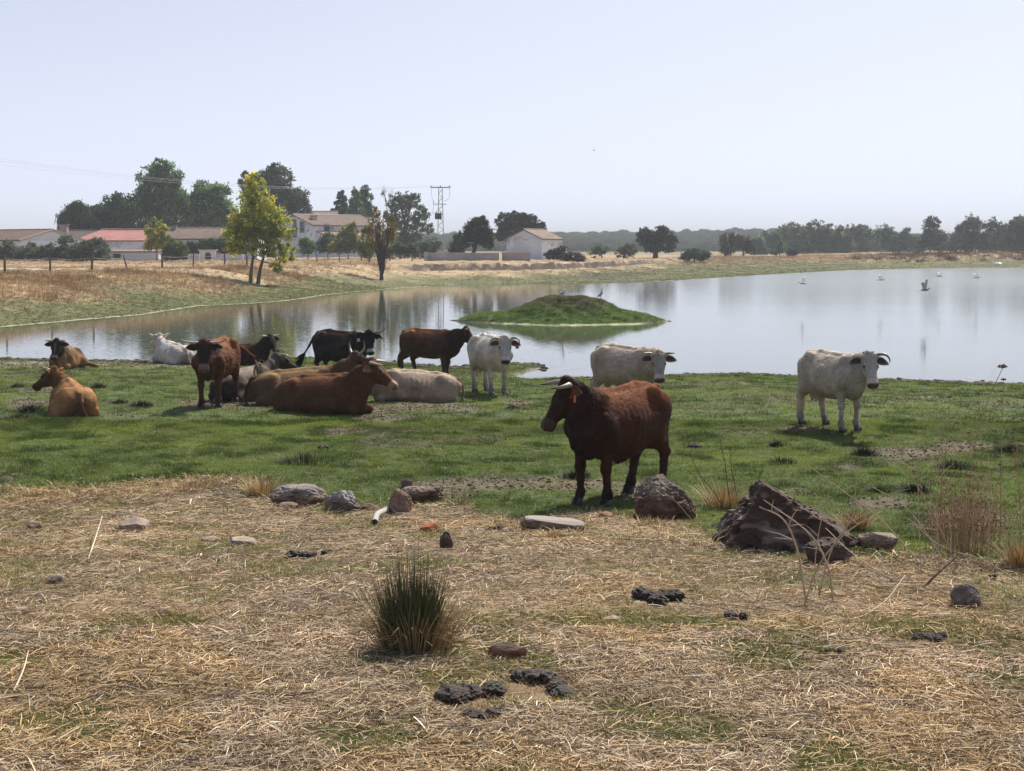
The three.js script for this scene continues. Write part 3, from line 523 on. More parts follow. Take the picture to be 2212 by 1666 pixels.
    for (let i = 0; i <= na; i++) for (let sidef = 0; sidef < 2; sidef++) { const a = i / na, w = 0.072 * Math.pow(Math.sin(Math.PI * Math.min(1, 0.10 + 0.90 * Math.pow(a, 0.85))), 0.7) * (1 - 0.1 * a), row = [];
      for (let j = 0; j <= nw; j++) { const b = j / nw * 2 - 1, cup = 0.045 * (1 - b * b) * Math.sin(Math.PI * Math.min(1, a * 0.9 + 0.1));
        const so = a * L, uu = b * w - droop * L * a * a + 0.02 * a, ff = back * L * a - cup + (sidef ? -0.010 : 0.0) * (1 - b * b) + twist * b * w * -1;
        const cc = sidef ? ec[0] : mix3(ec[1], ec[2] || ec[0], smooth(0.55, 1, Math.max(Math.abs(b), a * 0.9)));
        row.push(mb.v(...hb(s * so, uu, ff, from), cc)); } rows[sidef].push(row); }
    for (let q = 0; q < 2; q++) for (let i = 0; i < na; i++) for (let j = 0; j < nw; j++) mb.quad(rows[q][i][j], rows[q][i + 1][j], rows[q][i + 1][j + 1], rows[q][i][j + 1]);
    for (let i = 0; i < na; i++) for (const j of [0, nw]) mb.quad(rows[0][i][j], rows[1][i][j], rows[1][i + 1][j], rows[0][i + 1][j]);
    const ear = mb.build('ear', matHair, root);
    if (o.earTag && o.earTag[s > 0 ? 0 : 1]) { const tb = new MB().color(o.earTag[s > 0 ? 0 : 1]), q = hb(s * L * 0.62, -droop * L * 0.4 - 0.045, back * L * 0.6 + 0.012, from), ax = (a, b, c) => hb(s * a, b, c, q);
      const A = [ax(-0.03, 0.03, 0), ax(0.03, 0.03, 0), ax(0.04, -0.045, 0.004), ax(-0.04, -0.045, 0.004)], B = [ax(-0.03, 0.03, 0.008), ax(0.03, 0.03, 0.008), ax(0.04, -0.045, 0.012), ax(-0.04, -0.045, 0.012)];
      tb.face4(...A); tb.face4(...[...B].reverse()); for (let k = 0; k < 4; k++) tb.face4(A[k], B[k], B[(k + 1) % 4], A[(k + 1) % 4]); tb.build('ear_tag', matHorn, ear); }
    const eye = shadowed(new THREE.Mesh(new THREE.SphereGeometry(0.021, 12, 10), matEye)); eye.name = 'eye'; eye.position.set(...hw(0.185, 0.036, s * 0.106)); root.add(eye);
    const nos = shadowed(new THREE.Mesh(new THREE.SphereGeometry(0.013, 10, 8), matEye)); nos.name = 'nostril'; nos.position.set(...hw(0.506, -0.002, s * 0.044)); nos.scale.set(1, 1.2, 1); root.add(nos);
  }
  // tail switch: strands of hair
  R = mulberry(300 + seed);
  const tb = new MB(), te = tail[tail.length - 1], tp = tail[tail.length - 2], td = V(te[0] - tp[0], te[1] - tp[1], te[2] - tp[2]).normalize(), tl = o.tuftLen ?? 0.34, tc = o.tuftColor;
  for (let k = 0; k < 46; k++) {
    const sx = gauss(), sy = gauss(), sz = gauss(), spd = o.tuftSpread ?? 0.06, l = tl * rr(0.6, 1.05), gdrop = o.tuftDrop ?? 0.08;
    const pts = [0, 0.33, 0.66, 1].map(a => [te[0] + td.x * l * a - td.x * 0.03 + sx * spd * Math.sin(a * 2.2) + rr(-1, 1) * 0.008, te[1] + td.y * l * a - td.y * 0.03 + sy * spd * Math.sin(a * 2.2) - gdrop * a * a, te[2] + td.z * l * a - td.z * 0.03 + sz * spd * Math.sin(a * 2.2) + rr(-1, 1) * 0.008]);
    if (!lying) for (const p of pts) p[1] = Math.max(p[1], 0.03);
    const j = rr(0.6, 1.3); tb.tube(pts, [0.009, 0.011, 0.008, 0.002], 4, pts.map(() => tc.map(c => c * j)), false);
  }
  tb.build('tail_switch', matHair, root);
  if (!lying) for (const s of S) for (const [hx, hz] of [[0.545 + (o.frontStep ?? 0) * s, s * 0.168], [-0.58 + (o.hindStep ?? 0) * s, s * 0.16]]) {
    const hb2 = new MB().color([0.035, 0.03, 0.028]); for (const q of [-1, 1]) { const z0 = hz + q * 0.030; hb2.tube([[hx - 0.015, 0.085, z0], [hx + 0.0, 0.045, z0], [hx + 0.01, 0.0, z0]], [0.036, 0.042, 0.046], 9); }
    hb2.build('hoof', matHorn, root);
  }
  // tousled hair on the poll
  const pb = new MB(), pc = o.pollColor || o.earColor[0];
  for (let k = 0; k < 70; k++) { const a = rr(-0.085, 0.085), t0 = rr(-0.06, 0.06), q = hw(t0, 0.075 - Math.abs(a) * 0.35, a), l = rr(0.022, 0.045); const e1 = [q[0] + up.x * l * 0.5 + rr(-.02, .02), q[1] + 0.5 * l + rr(-.02, .02), q[2] + up.z * l * 0.5 + rr(-.02, .02)], e2_ = [e1[0] + fw.x * l * 0.5 + rr(-.02, .02), e1[1] + rr(-.02, .015), e1[2] + fw.z * l * 0.5 + rr(-.02, .02)]; const j = rr(0.7, 1.3); pb.tube([q, e1, e2_], [0.010, 0.008, 0.002], 4, [0, 1, 2].map(() => pc.map(c => c * j)), false); }
  pb.build('poll_hair', matHair, root);
  return root;
}
// coats: colour by place on the body
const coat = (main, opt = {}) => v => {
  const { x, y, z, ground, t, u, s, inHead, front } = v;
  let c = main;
  if (opt.back) c = mix3(c, opt.back, smooth(1.04, 1.26, y) * (1 - smooth(0.40, 0.65, x)));  // back colour mixes real coat tone with sunlight painted along the topline
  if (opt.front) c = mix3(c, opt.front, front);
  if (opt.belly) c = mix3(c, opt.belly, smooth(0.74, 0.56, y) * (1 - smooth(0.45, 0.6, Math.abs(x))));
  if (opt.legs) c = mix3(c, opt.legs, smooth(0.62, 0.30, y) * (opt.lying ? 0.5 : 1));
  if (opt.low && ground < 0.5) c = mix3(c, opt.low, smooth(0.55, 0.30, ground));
  if (opt.shank && ground < 0.3) c = mix3(c, opt.shank, smooth(0.36, 0.12, ground));
  if (opt.rump) c = mix3(c, opt.rump, smooth(-0.62, -0.84, x) * smooth(0.28, 0.05, Math.abs(z)));
  if (inHead) {
    const hc = opt.head || c; c = mix3(c, hc, smooth(-0.02, 0.1, t));
    if (opt.blaze) c = mix3(c, opt.blaze, smooth(0.045, 0.02, Math.abs(s)) * smooth(0.02, 0.06, u) * smooth(0.05, 0.1, t) * (1 - smooth(0.35, 0.45, t)));
    if (opt.eyeRing) c = mix3(c, opt.eyeRing, smooth(0.055, 0.03, Math.hypot(t - 0.185, (u - 0.036) * 1.2)) * smooth(0.07, 0.09, Math.abs(s)));
    const ring = opt.ring || c; c = mix3(c, ring, smooth(0.37, 0.41, t));
    const nose = opt.nose || [0.03, 0.024, 0.022];
    c = mix3(c, nose, smooth(0.455, 0.48, t) * smooth(-0.09, -0.065, u)); if (t > 0.41 && u < -0.055 && u > -0.067) c = mix3(c, nose, 0.7);
    c = mix3(c, [0.012, 0.010, 0.010], smooth(0.036, 0.024, Math.hypot(t - 0.185, (u - 0.036) * 1.1)) * smooth(0.075, 0.092, Math.abs(s)));
  }
  return c;
};
const heading = (hx, hz) => Math.atan2(-hz, hx);
const DARK = [0.02, 0.014, 0.011];
const cattle = [
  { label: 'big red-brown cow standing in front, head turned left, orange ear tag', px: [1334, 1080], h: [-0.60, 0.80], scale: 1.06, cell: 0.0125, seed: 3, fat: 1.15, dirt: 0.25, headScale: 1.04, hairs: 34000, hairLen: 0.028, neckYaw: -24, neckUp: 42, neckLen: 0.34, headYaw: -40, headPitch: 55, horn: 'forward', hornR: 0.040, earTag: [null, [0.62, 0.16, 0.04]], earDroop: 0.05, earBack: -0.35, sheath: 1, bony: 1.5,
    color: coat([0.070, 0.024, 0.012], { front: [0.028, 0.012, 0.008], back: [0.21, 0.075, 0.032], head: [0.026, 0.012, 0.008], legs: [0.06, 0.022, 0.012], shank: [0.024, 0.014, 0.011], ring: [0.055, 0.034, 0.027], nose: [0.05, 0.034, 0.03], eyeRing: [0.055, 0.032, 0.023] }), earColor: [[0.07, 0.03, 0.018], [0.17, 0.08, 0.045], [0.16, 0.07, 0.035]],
    tail: [[-0.80, 1.24, 0], [-0.89, 1.12, 0], [-0.88, 0.86, 0.03], [-0.78, 0.66, 0.04], [-0.64, 0.56, 0.14]], tuftColor: [0.46, 0.37, 0.24], tuftLen: 0.5, tuftSpread: 0.06, tuftDrop: 0.0, frontStep: 0.02, hindStep: 0.10 },
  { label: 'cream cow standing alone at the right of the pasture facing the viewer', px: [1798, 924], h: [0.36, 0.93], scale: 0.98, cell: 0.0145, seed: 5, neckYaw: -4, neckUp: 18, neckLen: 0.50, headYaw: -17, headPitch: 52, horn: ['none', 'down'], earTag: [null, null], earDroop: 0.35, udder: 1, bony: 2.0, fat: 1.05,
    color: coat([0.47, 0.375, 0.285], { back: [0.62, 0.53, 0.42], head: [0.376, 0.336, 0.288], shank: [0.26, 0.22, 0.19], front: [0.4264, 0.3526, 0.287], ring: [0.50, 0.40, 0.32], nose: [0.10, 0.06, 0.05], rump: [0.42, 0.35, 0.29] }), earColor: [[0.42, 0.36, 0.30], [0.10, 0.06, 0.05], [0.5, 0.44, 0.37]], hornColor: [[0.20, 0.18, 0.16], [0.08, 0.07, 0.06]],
    tail: [[-0.80, 1.24, 0], [-0.89, 1.12, 0.0], [-0.90, 0.86, 0.03], [-0.88, 0.62, 0.06]], tuftColor: [0.62, 0.42, 0.25], tuftLen: 0.55, tuftSpread: 0.05, frontStep: 0.03, hindStep: -0.13 },
  { label: 'pale cream cow standing just behind the big red-brown cow', px: [1352, 892], h: [0.62, 0.78], scale: 0.97, cell: 0.016, seed: 8, neckYaw: -20, neckUp: 6, neckLen: 0.50, headYaw: -38, headPitch: 52, horn: 'flat', earDroop: 0.25, bony: 1.6, fat: 1.1,
    color: coat([0.42, 0.32, 0.235], { back: [0.60, 0.49, 0.37], head: [0.32, 0.272, 0.224], ring: [0.55, 0.45, 0.37], nose: [0.12, 0.07, 0.06] }), earColor: [[0.5, 0.43, 0.35], [0.12, 0.06, 0.05], [0.55, 0.48, 0.4]], tuftColor: [0.5, 0.4, 0.3] },
  { label: 'white cow with down-curved horns standing at the waterside, nose towards viewer', px: [1058, 851], h: [0.36, 0.93], scale: 1.0, cell: 0.018, seed: 11, neckYaw: -6, neckUp: 14, neckLen: 0.48, headYaw: -18, headPitch: 52, horn: 'down', earTag: [null, [0.35, 0.05, 0.04]], earDroop: 0.3, udder: 1, bony: 1.8,
    color: coat([0.54, 0.46, 0.375], { back: [0.68, 0.61, 0.53], head: [0.4, 0.368, 0.328], ring: [0.50, 0.43, 0.37], nose: [0.06, 0.04, 0.035], shank: [0.25, 0.23, 0.21] }), earColor: [[0.55, 0.48, 0.42], [0.12, 0.06, 0.05], [0.55, 0.48, 0.42]], hornColor: [[0.26, 0.23, 0.19], [0.06, 0.05, 0.045]], tuftColor: [0.5, 0.42, 0.33], frontStep: 0.03, hindStep: 0.05 },
  { label: 'brown cow standing side-on by the water, head behind the white cow', px: [928, 816], h: [0.90, 0.44], scale: 0.94, cell: 0.018, seed: 14, neckYaw: 0, neckUp: 20, neckLen: 0.52, headYaw: 24, headPitch: 50, horn: 'flat', earDroop: 0.2, udder: 0, bony: 2.2,
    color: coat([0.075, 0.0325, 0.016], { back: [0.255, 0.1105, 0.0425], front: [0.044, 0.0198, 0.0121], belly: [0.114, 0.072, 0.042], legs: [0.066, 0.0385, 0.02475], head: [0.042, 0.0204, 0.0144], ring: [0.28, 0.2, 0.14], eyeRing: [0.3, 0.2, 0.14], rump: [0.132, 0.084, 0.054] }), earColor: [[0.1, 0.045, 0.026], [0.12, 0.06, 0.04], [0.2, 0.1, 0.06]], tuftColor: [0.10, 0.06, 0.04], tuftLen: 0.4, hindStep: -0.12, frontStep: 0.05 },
  { label: 'black cow standing by the water with brown saddle and pale muzzle ring', px: [736, 826], h: [0.78, 0.63], scale: 0.95, cell: 0.018, seed: 17, neckYaw: -8, neckUp: 16, neckLen: 0.48, headYaw: -36, headPitch: 56, horn: 'out', earTag: [[0.5, 0.45, 0.4], [0.5, 0.45, 0.4]], earDroop: 0.3,
    color: coat([0.012, 0.011, 0.012], { back: [0.055, 0.030, 0.018], head: [0.010, 0.0095, 0.010], ring: [0.30, 0.28, 0.26], nose: [0.012, 0.012, 0.013] }), earColor: [[0.014, 0.012, 0.012], [0.02, 0.016, 0.015], [0.03, 0.025, 0.02]], hornColor: [[0.16, 0.15, 0.13], [0.02, 0.02, 0.02]],
    tail: [[-0.80, 1.24, 0], [-0.92, 1.12, 0.03], [-1.02, 0.90, 0.10], [-1.14, 0.70, 0.16]], tuftColor: [0.012, 0.011, 0.011], tuftLen: 0.5, tuftSpread: 0.09 },
  { label: 'red-brown cow with wide horns standing at left facing the viewer', px: [470, 876], h: [-0.10, 0.995], scale: 1.0, cell: 0.0155, seed: 20, neckYaw: 10, neckUp: 16, neckLen: 0.52, headYaw: 14, headPitch: 58, horn: 'side', hornR: 0.038, hornColor: [[0.42, 0.37, 0.30], [0.16, 0.14, 0.12]], earTag: [null, [0.12, 0.17, 0.24]], earDroop: 0.1, bony: 1.2, fur: 0.012,
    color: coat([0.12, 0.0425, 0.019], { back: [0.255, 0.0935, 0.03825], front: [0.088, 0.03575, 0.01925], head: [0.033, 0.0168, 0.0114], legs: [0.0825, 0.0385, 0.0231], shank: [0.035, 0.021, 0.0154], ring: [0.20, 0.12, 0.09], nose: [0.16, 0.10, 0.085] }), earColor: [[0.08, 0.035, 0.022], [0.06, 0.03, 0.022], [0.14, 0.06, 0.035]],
    tail: [[-0.80, 1.24, 0], [-0.90, 1.16, -0.06], [-0.94, 1.06, -0.26], [-0.94, 0.90, -0.48], [-0.92, 0.74, -0.56]], tuftColor: [0.30, 0.24, 0.18], tuftLen: 0.26, tuftSpread: 0.12, frontStep: 0.02, hindStep: 0.08 },
  { label: 'big chestnut cow lying side-on in the middle of the herd, facing right', px: [695, 891], h: [0.84, 0.54], scale: 1.14, cell: 0.0145, seed: 23, lying: 1, neckYaw: 8, neckUp: 40, neckLen: 0.52, headYaw: 22, headPitch: 38, horn: 'forward', hornR: 0.032, earDroop: 0.2, earBack: -0.4, hipOut: -1, bony: 2.0,
    color: coat([0.095, 0.0425, 0.019], { back: [0.2125, 0.08925, 0.0357], front: [0.0935, 0.0385, 0.0176], head: [0.102, 0.042, 0.0192], blaze: [0.10, 0.045, 0.025], ring: [0.36, 0.22, 0.15], nose: [0.16, 0.09, 0.07], eyeRing: [0.30, 0.17, 0.1] }), earColor: [[0.17, 0.07, 0.033], [0.30, 0.15, 0.07], [0.3, 0.14, 0.06]], hornColor: [[0.50, 0.43, 0.32], [0.50, 0.43, 0.30]], tuftColor: [0.12, 0.06, 0.03] },
  { label: 'fawn cow lying behind the chestnut one, upturned horns, head turned away', px: [645, 873], h: [0.78, -0.10], scale: 1.12, cell: 0.0165, seed: 26, lying: 1, neckYaw: 4, neckUp: 38, neckLen: 0.52, headYaw: 26, headPitch: 26, horn: 'up', hornR: 0.032, earDroop: 0.0,
    color: coat([0.13, 0.075, 0.0375], { back: [0.357, 0.2295, 0.1105], front: [0.0935, 0.0495, 0.0275], head: [0.03, 0.0168, 0.012], ring: [0.2, 0.14, 0.1], rump: [0.072, 0.042, 0.024] }), earColor: [[0.14, 0.08, 0.05], [0.28, 0.18, 0.11], [0.3, 0.2, 0.12]], tuftColor: [0.2, 0.12, 0.07] },
  { label: 'pale cream cow lying in front of the white cow, rump to the right', px: [905, 868], h: [-0.96, 0.18], scale: 1.02, cell: 0.0165, seed: 29, lying: 1, neckYaw: -20, neckUp: 6, neckLen: 0.5, headYaw: -40, headPitch: 40, horn: 'none', hipOut: 1, bony: 2.6,
    color: coat([0.3444, 0.2542, 0.1804], { back: [0.54, 0.42, 0.31] }), earColor: [[0.4, 0.3, 0.22], [0.2, 0.12, 0.09], [0.4, 0.3, 0.22]], tuftColor: [0.4, 0.3, 0.2] },
  { label: 'grey cow lying behind the wide-horned cow, ears seen from behind', px: [530, 861], h: [0.52, -0.85], scale: 1.0, cell: 0.018, seed: 32, lying: 1, neckYaw: 0, neckUp: 36, neckLen: 0.5, headYaw: -20, headPitch: 25, horn: 'down', earDroop: -0.2, earLen: 0.2, hipOut: 1,
    color: coat([0.1, 0.0775, 0.0625], { back: [0.272, 0.2125, 0.17], head: [0.03, 0.024, 0.0204], front: [0.0935, 0.07425, 0.06325], low: [0.06, 0.045, 0.038] }), earColor: [[0.20, 0.16, 0.13], [0.12, 0.08, 0.06], [0.3, 0.24, 0.19]], tuftColor: [0.2, 0.16, 0.12] },
  { label: 'dark brown cow at the water edge behind the wide-horned cow, looking right', px: [520, 790], h: [0.90, 0.30], scale: 0.95, cell: 0.02, seed: 35, lying: 1, neckYaw: -6, neckUp: 44, neckLen: 0.52, headYaw: -26, headPitch: 46, horn: 'out', hornR: 0.032, earDroop: 0.15,
    color: coat([0.0275, 0.012, 0.008], { back: [0.0765, 0.0306, 0.017], head: [0.0132, 0.0084, 0.0066], ring: [0.05, 0.03, 0.024] }), earColor: [[0.03, 0.018, 0.013], [0.03, 0.02, 0.015], [0.05, 0.03, 0.02]], tuftColor: [0.03, 0.02, 0.014] },
  { label: 'white cow lying on the shore mud seen from behind', px: [374, 786], h: [-0.62, -0.78], scale: 0.99, cell: 0.019, seed: 38, lying: 1, neckYaw: -10, neckUp: 30, neckLen: 0.5, headYaw: 0, headPitch: 20, horn: 'side', hornR: 0.02, earDroop: -0.55, earLen: 0.2, hipOut: 1, bony: 1.6,
    color: coat([0.5412, 0.492, 0.4346], { back: [0.72, 0.66, 0.59], rump: [0.45, 0.38, 0.33] }), earColor: [[0.62, 0.55, 0.48], [0.4, 0.3, 0.24], [0.62, 0.55, 0.48]], hornColor: [[0.3, 0.26, 0.2], [0.1, 0.09, 0.08]], tuftColor: [0.55, 0.48, 0.4] },
  { label: 'light brown cow lying on the shore at far left with knees forward', px: [144, 795], h: [0.06, 0.998], scale: 0.96, cell: 0.0185, seed: 41, lying: 1, neckYaw: -6, neckUp: 40, neckLen: 0.46, headYaw: -4, headPitch: 52, horn: 'flat', earDroop: 0.15, hipOut: -1, kick: 0.30, frontOut: 1,
    color: coat([0.11, 0.0625, 0.035], { back: [0.255, 0.1615, 0.09775], front: [0.0715, 0.0385, 0.0231], head: [0.027, 0.0144, 0.0102], blaze: [0.12, 0.08, 0.06], ring: [0.24, 0.15, 0.11], nose: [0.07, 0.045, 0.035], low: [0.26, 0.14, 0.06] }), earColor: [[0.10, 0.055, 0.035], [0.05, 0.03, 0.022], [0.12, 0.07, 0.04]], tuftColor: [0.4, 0.33, 0.24] },
  { label: 'golden tan cow lying at left with rump towards viewer and head turned left', px: [158, 896], h: [-0.42, -0.91], scale: 0.96, cell: 0.0145, seed: 44, lying: 1, neckYaw: 26, neckUp: 32, neckLen: 0.52, headYaw: 50, headPitch: 33, horn: 'stub', hornR: 0.022, earDroop: -0.35, earBack: -0.3, earLen: 0.21, hipOut: -1, bony: 1.8,
    color: coat([0.328, 0.164, 0.0615], { back: [0.46, 0.25, 0.10], front: [0.164, 0.0738, 0.0287], head: [0.096, 0.044, 0.0208], ring: [0.08, 0.045, 0.03], rump: [0.20, 0.10, 0.05] }), earColor: [[0.28, 0.13, 0.05], [0.10, 0.05, 0.03], [0.30, 0.15, 0.07]], hornColor: [[0.6, 0.52, 0.4], [0.5, 0.42, 0.3]], tuftColor: [0.2, 0.1, 0.05] },
];
for (const c of cattle) {
  const p = ground(...c.px); c.pos = [p[0], p[1] - (c.lying ? 0.02 : 0.005), p[2]]; c.turn = heading(...c.h);
  makeCow(c);
}
// ---------------------------------------------------------------- trees and shrubs: trunk, limbs and a crown of leaf-sized faces
const matBark = new THREE.MeshStandardMaterial({ vertexColors: true, roughness: 0.95 });
const matLeaf = new THREE.MeshPhysicalMaterial({ vertexColors: true, roughness: 0.85, specularIntensity: 0.25, side: THREE.DoubleSide, transmission: 0.55, thickness: 0 });
const matLeafYellow = new THREE.MeshPhysicalMaterial({ vertexColors: true, roughness: 0.85, specularIntensity: 0.4, side: THREE.DoubleSide, transmission: 0.62, thickness: 0 });
function leafCard(mb, x, y, z, s, c, hang = 0) { // one bent leaf or leaf spray
  const a = R() * 6.283, b = hang ? -1.2 - R() * 0.3 : (R() - 0.4) * 2.2, ca = Math.cos(a), sa = Math.sin(a), cb = Math.cos(b), sb = Math.sin(b);
  const L = s * (hang ? 2.6 : 1), w = s * (hang ? 0.28 : 0.52), dx = ca * cb * L, dy = sb * L, dz = sa * cb * L, t = R() * 3.14, px = -sa * Math.cos(t) * w, py = Math.sin(t) * w * 0.8, pz = ca * Math.cos(t) * w;
  const i0 = mb.v(x, y, z, c), i1 = mb.v(x + dx * 0.5 + px, y + dy * 0.5 + py, z + dz * 0.5 + pz, c), i2 = mb.v(x + dx, y + dy - 0.1 * s, z + dz, c), i3 = mb.v(x + dx * 0.5 - px, y + dy * 0.5 - py, z + dz * 0.5 - pz, c);
  mb.tri(i0, i1, i2); mb.tri(i0, i2, i3);
}
/* t: { px, py (foot), d, clumps: [[x, y, z, rx, ry, rz, share]] in metres above the foot, leaves, leaf (m), cols: [[r,g,b]...], trunk: radius, limbs, bare } */
function tree(name, label, category, group, t) {
  R = mulberry(t.seed ?? 1);
  const foot = t.pos || (t.bank ? ground(t.px, t.py) : at(t.px, t.py, t.d)); if (!t.pos && !t.float) foot[1] = height(foot[0], foot[2]);
  const root = base(name, foot, 0); tag(root, label, category, group); root.scale.setScalar(t.scale ?? 1);
  const tb = new MB(), tr = t.trunk ?? 0.2, bc = t.bark || [0.09, 0.075, 0.06], barkAt = k => bc.map(c => c * (0.8 + 0.4 * R()));
  const lean = t.lean || [0, 0], stems = t.stems || 1, tips = [];
  for (let s = 0; s < stems; s++) {
    const off = stems > 1 ? [Math.cos(s * 2.4) * tr * 1.6, Math.sin(s * 2.4) * tr * 1.6] : [0, 0], H = t.trunkH ?? 2, out = stems > 1 ? 0.28 * H : 0.04 * H;
    const pts = [[off[0], -0.15, off[1]], [off[0] * 1.1 + lean[0] * 0.3, H * 0.4, off[1] * 1.1], [off[0] / tr * out * 0.5 + lean[0] + rr(-0.05, 0.05) * H, H, off[1] / tr * out * 0.5 + lean[1]]];
    const c = curve(pts, 6); tb.tube(c, c.map((_, k) => tr * (1.25 - 0.6 * k / 6) / Math.sqrt(stems)), 8, c.map(barkAt)); tips.push(pts[2]);
  }
  t.clumps.forEach((q, i) => { // a limb into each clump
    const a = tips[i % tips.length], b = [q[0], q[1] + q[4] * 0.25, q[2]], r = tr * 0.42 * Math.min(1, 0.4 + q[4] / 3);
    const c = curve([a, [mix(a[0], b[0], 0.4) + rr(-.15, .15) * q[3], mix(a[1], b[1], 0.55), mix(a[2], b[2], 0.4)], b], 5); tb.tube(c, c.map((_, k) => r * (1 - 0.75 * k / 5)), 6, c.map(barkAt));
    for (let k = 0; k < (t.limbs ?? 5); k++) { const u = rr(0, 6.28), w = rr(-0.5, 0.9), e = [q[0] + Math.cos(u) * q[3] * 0.8 * Math.sqrt(1 - w * w * 0.6), q[1] + w * q[4] * 0.9, q[2] + Math.sin(u) * q[5] * 0.8 * Math.sqrt(1 - w * w * 0.6)], s0 = c[2 + k % 3]; const cc = curve([s0, [mix(s0[0], e[0], 0.5), mix(s0[1], e[1], 0.5) + 0.12 * q[4], mix(s0[2], e[2], 0.5)], e], 4); tb.tube(cc, cc.map((_, j) => r * 0.42 * (1 - 0.8 * j / 4)), 5, cc.map(barkAt), false); }
  });
  for (let k = 0; k < (t.broom ?? 0); k++) { const u = rr(0, 6.28), sp = Math.sqrt(R()) * t.broomR, h = t.broomH * rr(0.6, 1.05) * (1 - 0.25 * sp / t.broomR), h0 = rr(0.1, 0.4) * t.broomH, ca = Math.cos(u) * sp, sa = Math.sin(u) * sp, c = curve([[ca * 0.12 + lean[0] * 0.3, h0 * 0.5, sa * 0.12], [ca * 0.55, mix(h0, h, 0.4), sa * 0.55], [ca * 0.92, mix(h0, h, 0.75), sa * 0.92], [ca * rr(0.9, 1.1), h, sa]], 7), r = rr(0.015, 0.045); tb.tube(c, c.map((_, j) => r * (1 - 0.85 * j / 7)), 5, c.map(barkAt), false); }
  for (let k = 0; k < (t.twigs ?? 0); k++) { const q = t.clumps[Math.floor(R() * t.clumps.length)], u = rr(0, 6.28), e0 = [q[0] + Math.cos(u) * q[3] * 0.5, q[1] + q[4] * 0.4, q[2] + Math.sin(u) * q[5] * 0.5], l = rr(0.6, 1.3) * (t.twigLen ?? 1); tb.tube([e0, [e0[0] + rr(-.2, .2) * l, e0[1] + 0.6 * l, e0[2]], [e0[0] + rr(-.35, .35) * l, e0[1] + 1.1 * l, e0[2]]], [0.03, 0.02, 0.006].map(r => r * (t.twigR ?? 1)), 4, undefined, false); }
  tb.build('trunk', matBark, root);
  const mb = new MB(), full = t.full ?? 1, total = t.clumps.reduce((a, q) => a + (q[6] ?? q[3] * q[4]), 0), kind = t.hang || 0;
  for (const q of t.clumps) {
    const n = Math.round((t.leaves ?? 2500) * full * (q[6] ?? q[3] * q[4]) / total), subs = Math.max(5, Math.round(n / (t.per ?? 32))), gap = t.spread ?? 0.21;
    for (let s = 0; s < subs; s++) {
      const u = rr(0, 6.283), w = rr(-1, 1), k = Math.pow(R(), 0.33) * (0.86 + 0.2 * R()) , sw = Math.sqrt(1 - w * w);
      const bx = q[0] + q[3] * k * sw * Math.cos(u), by = q[1] + q[4] * k * w, bz = q[2] + q[5] * k * sw * Math.sin(u);
      let c = t.cols[Math.floor(R() * t.cols.length)]; const j = rr(0.72, 1.3);
      const m = Math.round(n / subs * rr(0.5, 1.5)), ry = q[4] * gap * (t.flat ?? 1);
      for (let i = 0; i < m; i++) { const f = j * rr(0.75, 1.25); leafCard(mb, bx + gauss() * q[3] * gap, by + gauss() * ry - (kind ? R() * q[4] * 0.25 : 0), bz + gauss() * q[5] * gap, (t.leaf ?? 0.3) * rr(0.6, 1.3), [c[0] * f, c[1] * f, c[2] * f], kind && R() < kind); }
    }
  }
  mb.build('crown', t.cols[0][0] > 0.2 ? matLeafYellow : matLeaf, root);
  return root;
}
const G_DARK = [[0.065, 0.126, 0.053], [0.088, 0.156, 0.061], [0.053, 0.106, 0.049]], G_MID = [[0.106, 0.187, 0.059], [0.083, 0.152, 0.052], [0.140, 0.223, 0.070]], G_OAK = [[0.034, 0.047, 0.026], [0.044, 0.057, 0.031], [0.026, 0.036, 0.022]];
const G_GREY = [[0.124, 0.161, 0.101], [0.101, 0.135, 0.090], [0.158, 0.191, 0.113]], G_YEL = [[0.52, 0.51, 0.065], [0.38, 0.41, 0.06], [0.60, 0.54, 0.065], [0.25, 0.30, 0.05]], G_OLIVE = [[0.112, 0.140, 0.085], [0.094, 0.116, 0.075], [0.150, 0.169, 0.104]], G_POP = [[0.173, 0.281, 0.110], [0.245, 0.355, 0.135], [0.121, 0.208, 0.086]], G_FAR = [[0.095, 0.131, 0.066], [0.131, 0.166, 0.078], [0.077, 0.107, 0.059]];
// the two trees on the bank
tree('bank_tree', 'yellowing leafy tree leaning over the bank left of the house', 'tree', null, { px: 548, py: 612, bank: 1, seed: 11, trunk: 0.15, trunkH: 1.5, stems: 2, lean: [0.25, 0], scale: 1.28, leaf: 0.13, leaves: 19000, per: 30, spread: 0.17, limbs: 7, cols: G_YEL,
  clumps: [[1.9, 1.5, 0.2, 0.6, 0.4, 0.6, 0.5], [1.3, 1.0, 0.3, 0.5, 0.35, 0.5, 0.3], [-1.0, 1.9, 0.2, 0.6, 0.4, 0.6, 0.4], [-1.2, 3.0, 0.1, 0.7, 0.6, 0.7, 0.8], [1.7, 3.3, 0, 0.7, 0.6, 0.7, 0.7], [0.4, 2.1, 0.3, 0.9, 0.5, 0.8, 0.7], [0.2, 4.0, 0, 1.5, 1.0, 1.2, 2.2], [-0.7, 3.4, 0.2, 0.8, 0.7, 0.8, 1.0], [1.4, 2.7, 0.1, 0.9, 0.5, 0.8, 1.1], [-0.8, 2.4, 0, 0.7, 0.4, 0.7, 0.5], [0.7, 3.2, 0.4, 1.1, 0.8, 0.9, 1.4], [0.2, 5.0, 0, 1.0, 0.8, 0.9, 1.3], [0.1, 5.8, 0, 0.6, 0.6, 0.6, 0.6], [1.1, 3.9, -0.3, 0.8, 0.6, 0.7, 0.7], [-0.2, 2.9, 0.3, 0.9, 0.6, 0.8, 0.9], [1.9, 2.0, 0.1, 0.5, 0.35, 0.5, 0.4], [0.9, 1.7, 0.1, 0.5, 0.3, 0.5, 0.25]] });
